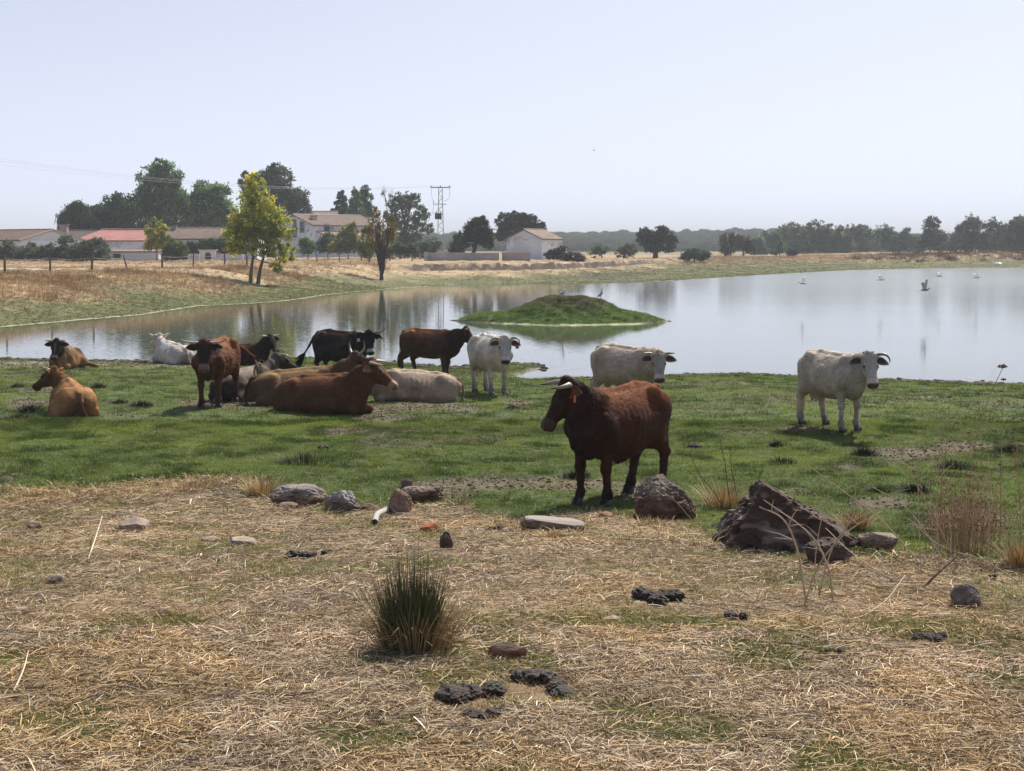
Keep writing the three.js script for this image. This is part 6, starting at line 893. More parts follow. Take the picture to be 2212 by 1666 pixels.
stone('stone', 'rounded sandy stone at the far left of the dry grass', 'stone', 76, 1142, 34, 20, { seed: 35, detail: 12, col: [0.24, 0.20, 0.165] });
stone('stone', 'rounded grey stone lying lower at left', 'stone', 120, 1257, 40, 22, { seed: 37, detail: 12, col: [0.27, 0.25, 0.22] });
stone('stone', 'grey speckled stone at the right edge', 'stone', 2090, 1308, 66, 54, { seed: 39, detail: 16, col: [0.14, 0.13, 0.125], specks: [0.2, 0.2, 0.2] });
stone('stone', 'dark stone leaning on the foot of the big wedge boulder', 'stone', 1785, 1212, 104, 62, { seed: 41, detail: 18, col: [0.075, 0.06, 0.06], pits: 1 });
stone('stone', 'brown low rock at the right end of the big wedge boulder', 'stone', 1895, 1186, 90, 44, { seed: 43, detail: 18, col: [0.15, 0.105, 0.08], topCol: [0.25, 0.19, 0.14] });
stone('stone', 'sandy cobble beside the hooves of the big cow', 'stone', 1312, 1122, 34, 18, { seed: 45, detail: 10, col: [0.25, 0.17, 0.12] });
stone('stone', 'pale chip of stone flat in the dry grass at centre right', 'stone', 1322, 1340, 42, 10, { seed: 47, detail: 8, col: [0.33, 0.31, 0.28] });
stone('tile_fragment', 'broken orange brick lying among straw', 'brick', 928, 1148, 46, 20, { seed: 49, detail: 12, col: [0.30, 0.10, 0.05], rough: 0.04 });
stone('tile_fragment', 'half-buried curved brown tile right of the rush clump', 'tile', 1100, 1420, 92, 42, { seed: 51, detail: 16, depth: 0.35, col: [0.17, 0.10, 0.07], topCol: [0.26, 0.17, 0.12], lift: 0.3, rough: 0.04 });
{ const a = ground(846, 1106, 0.05), b = ground(826, 1116, 0.055), c = ground(814, 1124, 0.055), e = ground(810, 1136, 0.04), mb = new MB().color([0.36, 0.36, 0.34]); const pts = curve([a, b, c, e], 16); mb.tube(pts, pts.map(() => 0.032), 12, undefined, false); const q = new MB(); q.color([0.36, 0.36, 0.34]);
  const m = mb.build('drain_pipe', matStone, scene); tag(m, 'bent white plastic pipe below the pinkish rock', 'pipe'); const im = new MB().color([0.03, 0.03, 0.03]); const l = pts[pts.length - 1], k = pts[pts.length - 2]; im.tube([l, [l[0] + (k[0] - l[0]) * 0.3, l[1] + (k[1] - l[1]) * 0.3, l[2] + (k[2] - l[2]) * 0.3]], [0.027, 0.027], 12); im.build('bore', matStone, m); }
// ---------------------------------------------------------------- dung and broken clods
const matDung = new THREE.MeshStandardMaterial({ vertexColors: true, roughness: 0.9 });
function dung(label, px, py, w, h, seed, lumps, col = [0.035, 0.027, 0.022]) {
  col = [col[0] * 0.75, col[1] * 0.68, col[2] * 0.62];
  R = mulberry(seed); const p = ground(px, py), s = -p[2] / FOC, g = [], W = w * s / 2, D = h * s * -p[2] / (EYE - p[1]) / 2 * 0.9;
  const path = [[rr(-1, -0.7), rr(-0.7, 0.7)], [rr(-0.4, 0), rr(-0.9, 0.9)], [rr(0, 0.5), rr(-0.7, 0.7)], [rr(0.7, 1), rr(-0.9, 0.3)]];
  for (let k = 0; k < lumps * 1.5; k++) { const tt = R() * 2.999, ii = Math.floor(tt), x = (mix(path[ii][0], path[ii + 1][0], tt - ii) + gauss() * 0.13) * W * 0.9, z = (mix(path[ii][1], path[ii + 1][1], tt - ii) + gauss() * 0.22) * D * 0.9, r = W * (0.07 + 0.30 * Math.pow(R(), 2.2)), geo = new THREE.IcosahedronGeometry(1, 4), P = geo.attributes.position, c = new Float32Array(P.count * 3), fl = rr(0.45, 0.8), sd = rr(0, 90);
    for (let i = 0; i < P.count; i++) { const a = P.getX(i), b = P.getY(i), e = P.getZ(i), n = fbm3(a * 2.2 + sd, b * 2.2, e * 2.2, 3), m = noise3(a * 7 + sd, b * 9, e * 7), f = 1 + 0.5 * n + 0.13 * m; P.setXYZ(i, x + a * f * r, b * f * r * fl + r * 0.06, z + e * f * r * Math.min(1.3, D / W + 0.3)); c.set(col.map(v => v * (1 + 0.6 * n + 0.6 * m)), i * 3); }
    geo.setAttribute('color', new THREE.BufferAttribute(c, 3)); geo.deleteAttribute('uv'); geo.computeVertexNormals(); g.push(geo); }
  const m = shadowed(new THREE.Mesh(mergeGeometries(g), matDung)); m.name = numbered('dung_pile'); m.position.set(p[0], p[1] + 0.02, p[2]); tag(m, label, 'dung'); scene.add(m); clear.push([p[0], p[2], W * 1.12, D * 1.12]);
}
dung('dark crumbled dung heap right of centre in the dry grass', 1424, 1296, 116, 26, 1, 16);
dung('small black dung pat right of the larger heap', 1592, 1336, 56, 20, 2, 9);
dung('black dung pat at right in the dry grass', 2010, 1388, 96, 26, 3, 13, [0.045, 0.035, 0.032]);
dung('low broken dung pat below the small black one', 1800, 1414, 66, 16, 4, 8, [0.06, 0.045, 0.035]);
dung('dark broken clods at the left of the foreground ridge of dung', 1004, 1506, 158, 62, 5, 30, [0.05, 0.038, 0.032]);
dung('dark broken clods rising to the right in the foreground', 1164, 1486, 136, 84, 6, 32, [0.055, 0.043, 0.036]);
dung('smaller dark clods below the foreground ridge of dung', 1046, 1552, 92, 34, 7, 10, [0.05, 0.036, 0.03]);
dung('dark hollow-looking dung in the straw left of centre', 668, 1202, 84, 18, 8, 11, [0.04, 0.03, 0.025]);
dung('flattened black dung between brick fragment and kerbstone', 1066, 1146, 48, 12, 9, 8, [0.03, 0.025, 0.024]);
dung('small black dung on the green pasture left of centre', 706, 968, 40, 9, 10, 7, [0.03, 0.03, 0.034]);
dung('black dung on the pasture left of the lone cream cow', 1500, 968, 60, 8, 11, 9, [0.04, 0.036, 0.034]);
dung('small dark dung at the far right of the dry grass', 2150, 1250, 34, 16, 12, 6);
// ---------------------------------------------------------------- rushes, tussocks, weeds
const matStem = new THREE.MeshPhysicalMaterial({ vertexColors: true, roughness: 0.7, specularIntensity: 0.4, side: THREE.DoubleSide });
function blade(mb, p, dir, L, w, bend, c, seg = 3) { // a flat tapering blade that arches over
  const sx = -dir[2], sz = dir[0], l = Math.hypot(sx, sz) || 1, ax = sx / l * w, az = sz / l * w; let i0, i1;
  for (let k = 0; k <= seg; k++) { const t = k / seg, q = [p[0] + dir[0] * L * t + dir[0] * bend * t * t * L, p[1] + dir[1] * L * t - bend * 0.5 * t * t * L, p[2] + dir[2] * L * t + dir[2] * bend * t * t * L], ww = 1 - 0.85 * t * t; const a = mb.v(q[0] + ax * ww, q[1], q[2] + az * ww, c), b = mb.v(q[0] - ax * ww, q[1], q[2] - az * ww, c); if (k) mb.quad(i0, a, b, i1); i0 = a; i1 = b; }
}
{ // the rush clump in the foreground
  R = mulberry(71); const p = ground(895, 1408), g = base('rush_clump', p); tag(g, 'tall dark green clump of spiky rushes in the foreground', 'rushes');
  const s = -p[2] / FOC, W = 74 * s, H = 205 * s; const mb = new MB(), dry = new MB();
  for (let k = 0; k < 760; k++) { const u = rr(0, 6.283), q = Math.sqrt(R()), x = Math.cos(u) * q * W * 0.72 - 0.12 * W * q, z = Math.sin(u) * q * W * 0.62, wild = R() < 0.12 ? 2.2 : 1, out = q * q * rr(0.04, 0.36) * wild + 0.02, L = H * (R() < 0.06 ? rr(1.05, 1.3) : rr(0.42, 1.08)) * (1 - 0.30 * q * q), a = u + rr(-0.8, 0.8), tx = x + Math.cos(a) * out * L, tz = z + Math.sin(a) * out * L; const f = rr(0.55, 1.35), tip = rr(0, 1) < 0.5 ? [0.11, 0.085, 0.035] : [0.07, 0.09, 0.03];
    const c = R() < 0.16 ? [0.20 * f, 0.15 * f, 0.06 * f] : [0.070 * f, 0.092 * f, 0.032 * f], pts = [[x, -0.02, z], [mix(x, tx, 0.42), L * 0.5, mix(z, tz, 0.42)], [tx, L, tz]]; mb.tube(pts, [0.0026, 0.0024, 0.0006], 4, [[0.07 * f, 0.065 * f, 0.03 * f], c, tip], false); }
  for (let k = 0; k < 300; k++) { const u = rr(0, 6.283), x = Math.cos(u) * W * rr(0.4, 1.05), z = Math.sin(u) * W * rr(0.4, 0.85), L = H * rr(0.3, 0.75), o = rr(0.2, 0.9), f = rr(0.7, 1.3); dry.tube([[x, 0, z], [x + Math.cos(u) * o * L * 0.4, L * 0.5, z + Math.sin(u) * o * L * 0.4], [x + Math.cos(u) * o * L, L * rr(0.4, 0.9), z + Math.sin(u) * o * L]], [0.0024, 0.0022, 0.0008], 4, Array(3).fill([0.34 * f, 0.24 * f, 0.12 * f]), false); }
  mb.build('rush_stems', matStem, g); dry.build('dead_stems', matStem, g); }
function tussock(label, px, py, w, h, seed, c0, n = 260, stiff = 0.5) {
  R = mulberry(seed); const p = ground(px, py), s = -p[2] / FOC, W = w * s / 2, H = h * s, mb = new MB();
  for (let k = 0; k < n; k++) { const u = rr(0, 6.283), q = Math.sqrt(R()), f = rr(0.5, 1.5); blade(mb, [Math.cos(u) * q * W * 0.9, -0.01, Math.sin(u) * q * W * 0.9], [Math.cos(u) * rr(0.1, 0.8) * q, rr(0.6, 1), Math.sin(u) * rr(0.1, 0.8) * q], H * rr(0.4, 1.05), Math.max(0.004, 0.35 * s), stiff * q, c0.map(v => v * f)); }
  const m = mb.build('grass_tussock', matStem, scene); m.position.set(...p); tag(m, label, 'tussock');
}
const GT = [0.055, 0.060, 0.042], DT = [0.036, 0.040, 0.026];
[['grey tussock at the left edge beside the golden tan cow', 62, 888, 84, 26, GT], ['broad grey-green tussock in front of the golden tan cow’s nose', 40, 905, 90, 22, GT], ['dark tussock behind the golden tan cow', 210, 840, 46, 20, DT], ['dark tussock at left, right of the golden tan cow', 258, 872, 40, 16, DT], ['wide dark tussock between the golden tan cow and the wide-horned cow', 304, 878, 58, 20, DT], ['small dark tussock near the shore at the far left', 36, 838, 34, 16, DT],
  ['spiky sparse tussock in the middle of the pasture left of centre', 660, 1000, 140, 38, [0.06, 0.075, 0.035]], ['dark bushy tussock under the lone cream cow', 1868, 984, 62, 32, DT], ['low dark tussock behind the wedge boulder', 1690, 1000, 70, 18, DT], ['dark tussock left of the bushy one under the lone cream cow', 1676, 964, 30, 18, DT], ['dark tussock at the right edge of the pasture', 2180, 976, 70, 30, DT], ['dark hollow tussock above the dry weeds at right', 1978, 1062, 70, 28, [0.03, 0.026, 0.022]], ['grey tussock among bare soil at right', 2060, 1010, 90, 26, GT], ['small dark tussock right of the white cow', 1106, 884, 34, 14, DT], ['dark tussock behind the forelegs of the big cow', 1245, 1030, 66, 24, [0.028, 0.045, 0.016]], ['dark green tussock right of the wedge boulder', 1900, 1062, 60, 16, DT]].forEach(([l, px, py, w, h, c], i) => tussock(l, px, py, w, h, 700 + i, c, 420));
[['tall straw-coloured grass tuft at the pasture edge left of the rocks', 572, 1066, 90, 52], ['dry grass fringe left along the pasture edge', 420, 1058, 130, 34], ['dry grass tuft at the foot of the rounded boulder', 1402, 1140, 70, 34], ['yellow dry grass behind the left slope of the wedge boulder', 1562, 1098, 76, 86], ['orange dry grass at the right end of the wedge boulder', 1850, 1142, 56, 64], ['dry reddish weeds at the right edge of the frame', 2205, 1225, 60, 90], ['yellow tuft of dry grass below the kerbstone', 1195, 1166, 60, 26]].forEach(([l, px, py, w, h], i) => tussock(l, px, py, w, h, 760 + i, i === 4 || i === 5 ? [0.40, 0.28, 0.14] : [0.46, 0.34, 0.18], 380, 0.4));
{ // the stand of reddish dry weeds at right, with branching stems
  R = mulberry(81); const p = ground(2085, 1196), s = -p[2] / FOC, g = base('dry_weeds', p); tag(g, 'dense stand of reddish brown dry weeds at right', 'weeds'); const st = new MB(), hd = new MB();
  for (let k = 0; k < 230; k++) { const u = gauss() * 0.8, x = u * 84 * s, z = gauss() * 0.3, L = (60 + 150 * R() * R() + 40 * R()) * s * (1.1 - 0.25 * Math.min(1, u * u)), lx = gauss() * 0.30 * L, f = rr(0.6, 1.35), c = R() < 0.5 ? [0.36 * f, 0.21 * f, 0.125 * f] : [0.48 * f, 0.35 * f, 0.21 * f]; const e = [x + lx, L, z + rr(-0.1, 0.1)]; st.tube([[x, -0.03, z], [x + lx * 0.4 + rr(-.01, .01), L * 0.55, z], e], [0.0024, 0.0018, 0.0007], 4, [c, c, c], false);
    for (let q = 0; q < 5; q++) { const t = rr(0.3, 0.98), b = [x + lx * t, L * t, z], l = rr(0.03, 0.11); const e2 = [b[0] + rr(-1, 1) * l, b[1] + l * rr(0.3, 1), b[2] + rr(-1, 1) * l]; st.tube([b, e2], [0.0018, 0.0007], 3, [c, c], false); if (R() < 0.35) hd.tube([[e2[0], e2[1] - 0.006, e2[2]], e2, [e2[0], e2[1] + 0.010, e2[2]]], [0.003, 0.008, 0.002], 5, Array(3).fill([0.17 * f, 0.095 * f, 0.06 * f])); } }
  st.build('stems', matStem, g); hd.build('seed_heads', matStem, g); }
function umbel(label, pts, head, seed, twigs = 0) { // tall stem with a seed head
  R = mulberry(seed); const g = base('tall_dry_stem', pts[0]); tag(g, label, 'weed stem'); const o = pts[0], L = pts.map(q => [q[0] - o[0], q[1] - o[1], q[2] - o[2]]), c = curve(L, 14), st = new MB(), hc = [0.17, 0.115, 0.085], sc = [0.34, 0.25, 0.15];
  st.tube(c, c.map((_, k) => 0.0052 * (1 - 0.45 * k / 14)), 6, c.map(() => sc));
  const hb = new MB(), tip = (q, r, n) => { for (let k = 0; k < n; k++) { const u = rr(0, 6.28), w = Math.sqrt(R()) * r, e = [q[0] + Math.cos(u) * w, q[1] + rr(0.35, 0.75) * r * (1.2 - 0.5 * w / r), q[2] + Math.sin(u) * w]; hb.tube([q, [mix(q[0], e[0], 0.7), mix(q[1], e[1], 0.45), mix(q[2], e[2], 0.7)], e], [0.0012, 0.0011, 0.001], 3, Array(3).fill(hc), false); hb.tube([[e[0], e[1] - 0.004, e[2]], [e[0], e[1] + 0.004, e[2]]], [0.0042, 0.004], 5, [hc.map(v => v * rr(0.6, 1.3)), hc]); } };
  tip(c[14], head, 70);
  for (let k = 0; k < twigs; k++) { const b = c[Math.floor(rr(2, twigs > 10 ? 9 : 12))], sg = rr(-1, 1), l = rr(0.10, 0.34), e = [b[0] + sg * l, b[1] + rr(0.35, 0.9) * l, b[2] + rr(-0.4, 0.4) * l]; st.tube([b, [mix(b[0], e[0], 0.55), mix(b[1], e[1], 0.4), mix(b[2], e[2], 0.5)], e], [0.003, 0.0022, 0.0012], 4, Array(3).fill([0.27, 0.16, 0.09]), false); tip(e, rr(0.016, 0.03), 16); }
  st.build('stem', matStem, g); hb.build('seed_head', matStem, g); }
{ const d = 13.6; const b = ground(2084, 1200); const zz = -b[2]; umbel('tallest dry stem with a rounded brown seed head against the water at right', [b, at(2100, 1000, zz), at(2128, 880, zz), at(2166, 796, zz)], 0.045, 1, 14); const b2 = ground(2160, 1190); umbel('second dry stem with a smaller seed head, right of the tallest', [b2, at(2163, 1000, -b2[2]), at(2166, 900, -b2[2]), at(2168, 822, -b2[2])], 0.022, 2, 9); const b3 = ground(2030, 1190); umbel('short branching dry stem left of the tallest seed head', [b3, at(2034, 1050, -b3[2]), at(2046, 950, -b3[2]), at(2052, 860, -b3[2])], 0.024, 3, 10); const b4 = ground(2205, 1200); umbel('dry branching stem at the very right edge', [b4, at(2204, 1080, -b4[2]), at(2200, 1000, -b4[2]), at(2192, 930, -b4[2])], 0.024, 4, 10); }
function stalk(label, pixels, r, c, seed, side = 0) { // a single dead stalk: [px, py, lift above the ground in m] ...
  R = mulberry(seed); const q = pixels.map(([px, py, lift]) => { const dep = pixels[0][3]; if (lift !== undefined && lift !== null) return ground(px, py, lift); return at(px, py, dep); }), p = curve(q, 18), mb = new MB(); mb.tube(p, p.map((_, k) => r * (1 - 0.55 * k / 18) * (1 + 0.1 * Math.sin(k * 3))), 6, p.map(() => c.map(v => v * rr(0.8, 1.2))));
  for (let k = 0; k < side; k++) { const b = p[Math.floor(rr(4, 16))], l = rr(0.08, 0.25), e = [b[0] + rr(-1, 1) * l, b[1] + rr(0.1, 0.9) * l, b[2] + rr(-0.5, 0.5) * l]; mb.tube([b, [mix(b[0], e[0], 0.5), mix(b[1], e[1], 0.6), mix(b[2], e[2], 0.5)], e], [r * 0.5, r * 0.4, r * 0.15], 5, Array(3).fill(c), false); }
  tag(mb.build('dead_stalk', matStem, scene), label, 'stalk'); }
const pale = [0.42, 0.33, 0.23], brownish = [0.16, 0.10, 0.075];
{ const D = (px, py) => -ground(px, py)[2];
  const a = (pts, base_) => pts.map(([x, y], i) => i ? [x, y] : [x, y, null, base_]);
  stalk('dark upright twig standing left of the wedge boulder, leaning left', a([[1572, 1112], [1540, 1060], [1508, 1020], [1490, 975]], D(1572, 1112)), 0.006, [0.07, 0.045, 0.035], 1);
  stalk('dark upright twig, second from the left before the wedge boulder', a([[1580, 1104], [1572, 1050], [1566, 1000], [1556, 950]], D(1580, 1104)), 0.006, [0.07, 0.045, 0.035], 2, 2);
  stalk('dark upright twig nearest to the wedge boulder’s tip', a([[1596, 1098], [1588, 1050], [1580, 1010], [1578, 962]], D(1596, 1098)), 0.006, [0.07, 0.045, 0.035], 3, 1);
  stalk('short dark twig behind the tip of the wedge boulder', a([[1632, 1060], [1640, 1030], [1648, 1010]], D(1632, 1130)), 0.005, [0.07, 0.045, 0.035], 4);
  stalk('pale forked dead branch rising in front of the wedge boulder', a([[1742, 1302], [1720, 1180], [1690, 1120], [1640, 1095]], D(1742, 1302)), 0.009, pale, 5, 5);
  stalk('long pale dead branch leaning left over the wedge boulder', a([[1800, 1300], [1790, 1230], [1755, 1160], [1650, 1080]], D(1800, 1300)), 0.009, pale, 6, 4);
  stalk('pale dead stalk crossing towards the reddish weeds', a([[1770, 1280], [1800, 1180], [1840, 1120], [1850, 1040]], D(1770, 1280)), 0.007, pale, 7, 4);
  stalk('tall pale stalk leaning left above the reddish weeds', a([[2070, 1230], [2020, 1120], [1960, 1010], [1925, 930]], D(2070, 1230)), 0.007, [0.33, 0.24, 0.16], 8, 6);
  stalk('thin straight pale stem reaching up left from the weeds', a([[1990, 1220], [1900, 1120], [1820, 1060], [1745, 1005]], D(1990, 1220)), 0.006, pale, 9, 3);
  stalk('thick broken brown stick lying slanted at right', a([[1995, 1270], [2020, 1245], [2068, 1202]], D(1995, 1270)), 0.012, brownish, 10);
  stalk('slender pale stem left of the reddish weeds', a([[1990, 1240], [1985, 1120], [1983, 1000], [1985, 920]], D(1990, 1240)), 0.005, pale, 11, 5);
  stalk('slender pale stem rising from the middle of the weeds', a([[2030, 1240], [2024, 1100], [2028, 1000], [2040, 900]], D(2030, 1240)), 0.005, pale, 12, 6);
  stalk('pale dead stalk leaning right in front of the wedge boulder', a([[1738, 1306], [1770, 1220], [1830, 1150], [1905, 1105]], D(1738, 1306)), 0.007, pale, 20, 4);
  stalk('thin pale twig rising straight before the right slope of the wedge boulder', a([[1760, 1296], [1762, 1200], [1775, 1120], [1790, 1062]], D(1760, 1296)), 0.005, pale, 21, 5);
  stalk('pale bent stem sprawling from the weeds to the lower left', [[2010, 1262, 0.02], [1930, 1280, 0.10], [1850, 1262, 0.22], [1782, 1226, 0.34]], 0.006, pale, 22, 3);
  stalk('grey-brown stem crossing low under the reddish weeds', [[2200, 1262, 0.02], [2120, 1240, 0.12], [2040, 1224, 0.16], [1960, 1190, 0.30]], 0.006, [0.3, 0.22, 0.16], 23, 4);
  stalk('pale stem curving up left of the reddish weeds', a([[2060, 1250], [2000, 1150], [1950, 1090], [1880, 1050]], D(2060, 1250)), 0.005, pale, 24, 5);
  stalk('upright pale grass stem left of the second seed head', a([[2140, 1240], [2136, 1120], [2140, 1030], [2130, 960]], D(2140, 1240)), 0.004, pale, 25, 6);
  stalk('long curved pale stalk lying on the dry grass at right', [[1700, 1328, 0.03], [1830, 1345, 0.02], [1900, 1320, 0.04], [1955, 1270, 0.10]], 0.007, [0.50, 0.41, 0.28], 13);
  stalk('long thin stalk lying above the rush clump at left', [[440, 1075, 0.03], [510, 1092, 0.04], [560, 1104, 0.03], [640, 1106, 0.02]], 0.007, [0.38, 0.28, 0.17], 14);
  stalk('white broken stalk standing in the straw at left', [[190, 1214, 0.02], [205, 1190, 0.10], [222, 1162, 0.22]], 0.008, [0.66, 0.57, 0.42], 15);
  stalk('long straw stalk lying across the lower left straw', [[330, 1400, 0.02], [420, 1388, 0.03], [520, 1382, 0.02]], 0.006, [0.5, 0.4, 0.25], 16);
  stalk('bent pale stalk standing by the rocks', a([[995, 1096], [1008, 1080], [1020, 1046]], D(995, 1100)), 0.007, pale, 17);
  stalk('pale stalk slanting in the lower left corner', [[30, 1500, 0.02], [50, 1470, 0.06], [62, 1440, 0.10]], 0.007, [0.6, 0.5, 0.35], 18);
  stalk('thin stem arching down over the hind hooves of the big cow', a([[1500, 1130], [1450, 1075], [1390, 1040]], D(1500, 1130)), 0.005, [0.30, 0.22, 0.15], 19); }
// ---------------------------------------------------------------- ground cover: straw litter, dry grass, green pasture, bank grass
const matGrass = new THREE.MeshPhysicalMaterial({ roughness: 0.9, specularIntensity: 0.12, side: THREE.DoubleSide, transmission: 0.45, thickness: 0 }), matStraw = new THREE.MeshPhysicalMaterial({ roughness: 0.85, specularIntensity: 0.25, side: THREE.DoubleSide });
const tuftGeo = (n, h, w, spread, bend, seed, seg = 2) => { R = mulberry(seed); const mb = new MB(); for (let k = 0; k < n; k++) { const u = rr(0, 6.283), q = Math.sqrt(R()) * spread; blade(mb, [Math.cos(u) * q, -0.01, Math.sin(u) * q], [Math.cos(u + rr(-1, 1)) * rr(0.1, 0.7), rr(0.5, 1), Math.sin(u + rr(-1, 1)) * rr(0.1, 0.7)], h * rr(0.5, 1.1), w * rr(0.7, 1.2), bend * rr(0.3, 1.3), [1, 1, 1], seg); } const g = mb.geo(); g.deleteAttribute('color'); return g; };
const strawGeo = (L, w, seed) => { R = mulberry(seed); const mb = new MB(); let a, b; const k = rr(-0.05, 0.05), y1 = rr(0, 0.012), n = 3; for (let i = 0; i <= n; i++) { const t = i / n - 0.5, x = t * L, z = k * L * (0.25 - t * t) * 2, y = y1 * (1 - 4 * t * t), W = w * (1 - 0.5 * Math.abs(t)); const p = mb.v(x, y + W * 0.5, z - W), q = mb.v(x, y - W * 0.2, z + W); if (i) mb.quad(a, p, q, b); a = p; b = q; } const g = mb.geo(); g.deleteAttribute('color'); return g; };
const QQ = new THREE.Quaternion(), MM = new THREE.Matrix4(), EU = new THREE.Euler(), SS = V(1, 1, 1), CC = new THREE.Color();
function scatter(name, label, geos, mat, list) { // list: [x, y, z, scale, yaw, pitch, r, g, b, stretch]
  geos.forEach((geo, gi) => { const mine = list.filter((_, i) => i % geos.length === gi), im = shadowed(new THREE.InstancedMesh(geo, mat, mine.length)); mine.forEach((q, i) => { EU.set(q[9] ?? 0, q[4], q[5], 'YXZ'); QQ.setFromEuler(EU); SS.set(q[3], q[3] * (q[10] ?? 1), q[3]); MM.compose(V(q[0], q[1], q[2]), QQ, SS); im.setMatrixAt(i, MM); im.setColorAt(i, CC.setRGB(q[6], q[7], q[8])); });
    im.name = numbered(name); tag(im, label, null, null, 'stuff'); scene.add(im); });
}
const inView = (d0, d1, half = 0.365) => { const d = Math.sqrt(mix(d0 * d0, d1 * d1, R())), x = rr(-half, half) * d; return [x, -d, d]; };
{ // straw litter and dry tufts on the near slope
  R = mulberry(101); const straw = [], dry = [], sprout = [];
  const P = [[0.54, 0.42, 0.27], [0.46, 0.34, 0.205], [0.42, 0.28, 0.145], [0.26, 0.18, 0.115], [0.58, 0.46, 0.31], [0.15, 0.105, 0.07], [0.45, 0.32, 0.19], [0.20, 0.14, 0.09]];
  for (let k = 0; k < 620000 && straw.length < 300000; k++) {
    const far = R() < 0.47, [x, z, d] = far ? inView(10, 20.8) : inView(3.9, 10.5), y = height(x, z), [dw, bare] = cover(x, y, z, 5); if (R() > dw * (0.92 - 0.75 * smooth(0.02, 0.36, fbm2(x * 1.25 + 31, z * 1.25 + 4, 3))) || cleared(x, z)) continue;
    const hue = fbm2(x * 0.45, z * 0.45, 3), f = rr(0.80, 1.45) * (0.96 + 0.5 * fbm2(x * 1.6, z * 1.6 + 7, 2)); let c = P[Math.floor(R() * P.length)]; if (R() < 0.45) c = mix3(c, hue > 0.12 ? [0.46, 0.31, 0.14] : [0.43, 0.34, 0.25], 0.6); if (R() < 0.012) c = [0.82, 0.75, 0.62];
    const big = R() < 0.04 ? 1.7 : 1; straw.push([x, y + rr(0.002, 0.035), z, rr(0.45, 1.2) * big * (1 + 0.02 * d), rr(0, 6.283), gauss() * 0.2, c[0] * f, c[1] * f, c[2] * f, rr(-1, 1)]);
  }
  scatter('straw_litter', 'cut straw and dead stems littering the near slope', [strawGeo(0.06, 0.0016, 1), strawGeo(0.09, 0.0018, 2), strawGeo(0.035, 0.0022, 3), strawGeo(0.045, 0.0016, 6), strawGeo(0.15, 0.0019, 4), strawGeo(0.07, 0.0015, 5), strawGeo(0.03, 0.0020, 7)], matStraw, straw);
  for (let k = 0; k < 60000; k++) {
    const [x, z, d] = R() < 0.5 ? inView(9, 20.8) : inView(3.9, 11), y = height(x, z), [dw] = cover(x, y, z, 5), pn = fbm2(x * 0.8 + 11, z * 0.8, 3); if (R() > dw * smooth(-0.35, 0.25, pn)) continue;
    const f = rr(0.65, 1.3), c = R() < 0.5 ? [0.42, 0.28, 0.12] : [0.46, 0.35, 0.19], edge = 1 + 1.7 * R() * (1 - smooth(20, 60, project(x, y, z)[1] - edgeAt(project(x, y, z)[0]))); dry.push([x, y, z, rr(0.5, 1.2) * edge, rr(0, 6.283), gauss() * 0.1, c[0] * f, c[1] * f, c[2] * f, 0]);
  }
  for (const [a, b, r, q] of rocks) for (let k = 0; k < 500 * Math.min(1, r); k++) { // litter caught against the stones
    const u = R() * 6.283, m = rr(0.92, 1.32), x = a + Math.cos(u) * r * m, z = b + Math.sin(u) * q * m, f = rr(0.6, 1.3), c = R() < 0.3 ? [0.22, 0.20, 0.08] : [0.46, 0.33, 0.17]; dry.push([x, height(x, z), z, rr(0.5, 1.5), rr(0, 6.283), gauss() * 0.3, c[0] * f, c[1] * f, c[2] * f, 0]); }
  scatter('dry_grass', 'short dry grass tufts on the near slope', [tuftGeo(9, 0.075, 0.0022, 0.05, 0.9, 11), tuftGeo(8, 0.06, 0.0022, 0.06, 1.2, 12), tuftGeo(10, 0.095, 0.002, 0.045, 0.6, 13)], matStraw, dry);
  for (let k = 0; k < 190000 && sprout.length < 38000; k++) {
    const [x, z, d] = R() < 0.5 ? inView(9, 20.8) : inView(3.9, 11), y = height(x, z), [dw] = cover(x, y, z, 5), pn = fbm2(x * 1.25 + 31, z * 1.25 + 4, 3), big = smooth(-0.4, 1.2, -fbm2(x * 0.2 + 3, z * 0.2, 2)); if (R() > dw * (smooth(0.0, 0.34, pn) * 0.8 + 0.10) || cleared(x, z)) continue;
    const f = rr(0.7, 1.35), c = R() < 0.4 ? [0.22, 0.22, 0.055] : R() < 0.5 ? [0.10, 0.155, 0.03] : [0.15, 0.17, 0.045]; sprout.push([x, y + 0.01, z, rr(0.55, 1.35), rr(0, 6.283), gauss() * 0.1, c[0] * f, c[1] * f, c[2] * f, 0]);
  }
  scatter('green_sprouts', 'sparse green grass sprouting through the straw', [tuftGeo(8, 0.055, 0.002, 0.045, 0.8, 21), tuftGeo(10, 0.045, 0.0024, 0.06, 1.0, 22)], matGrass, sprout);
}
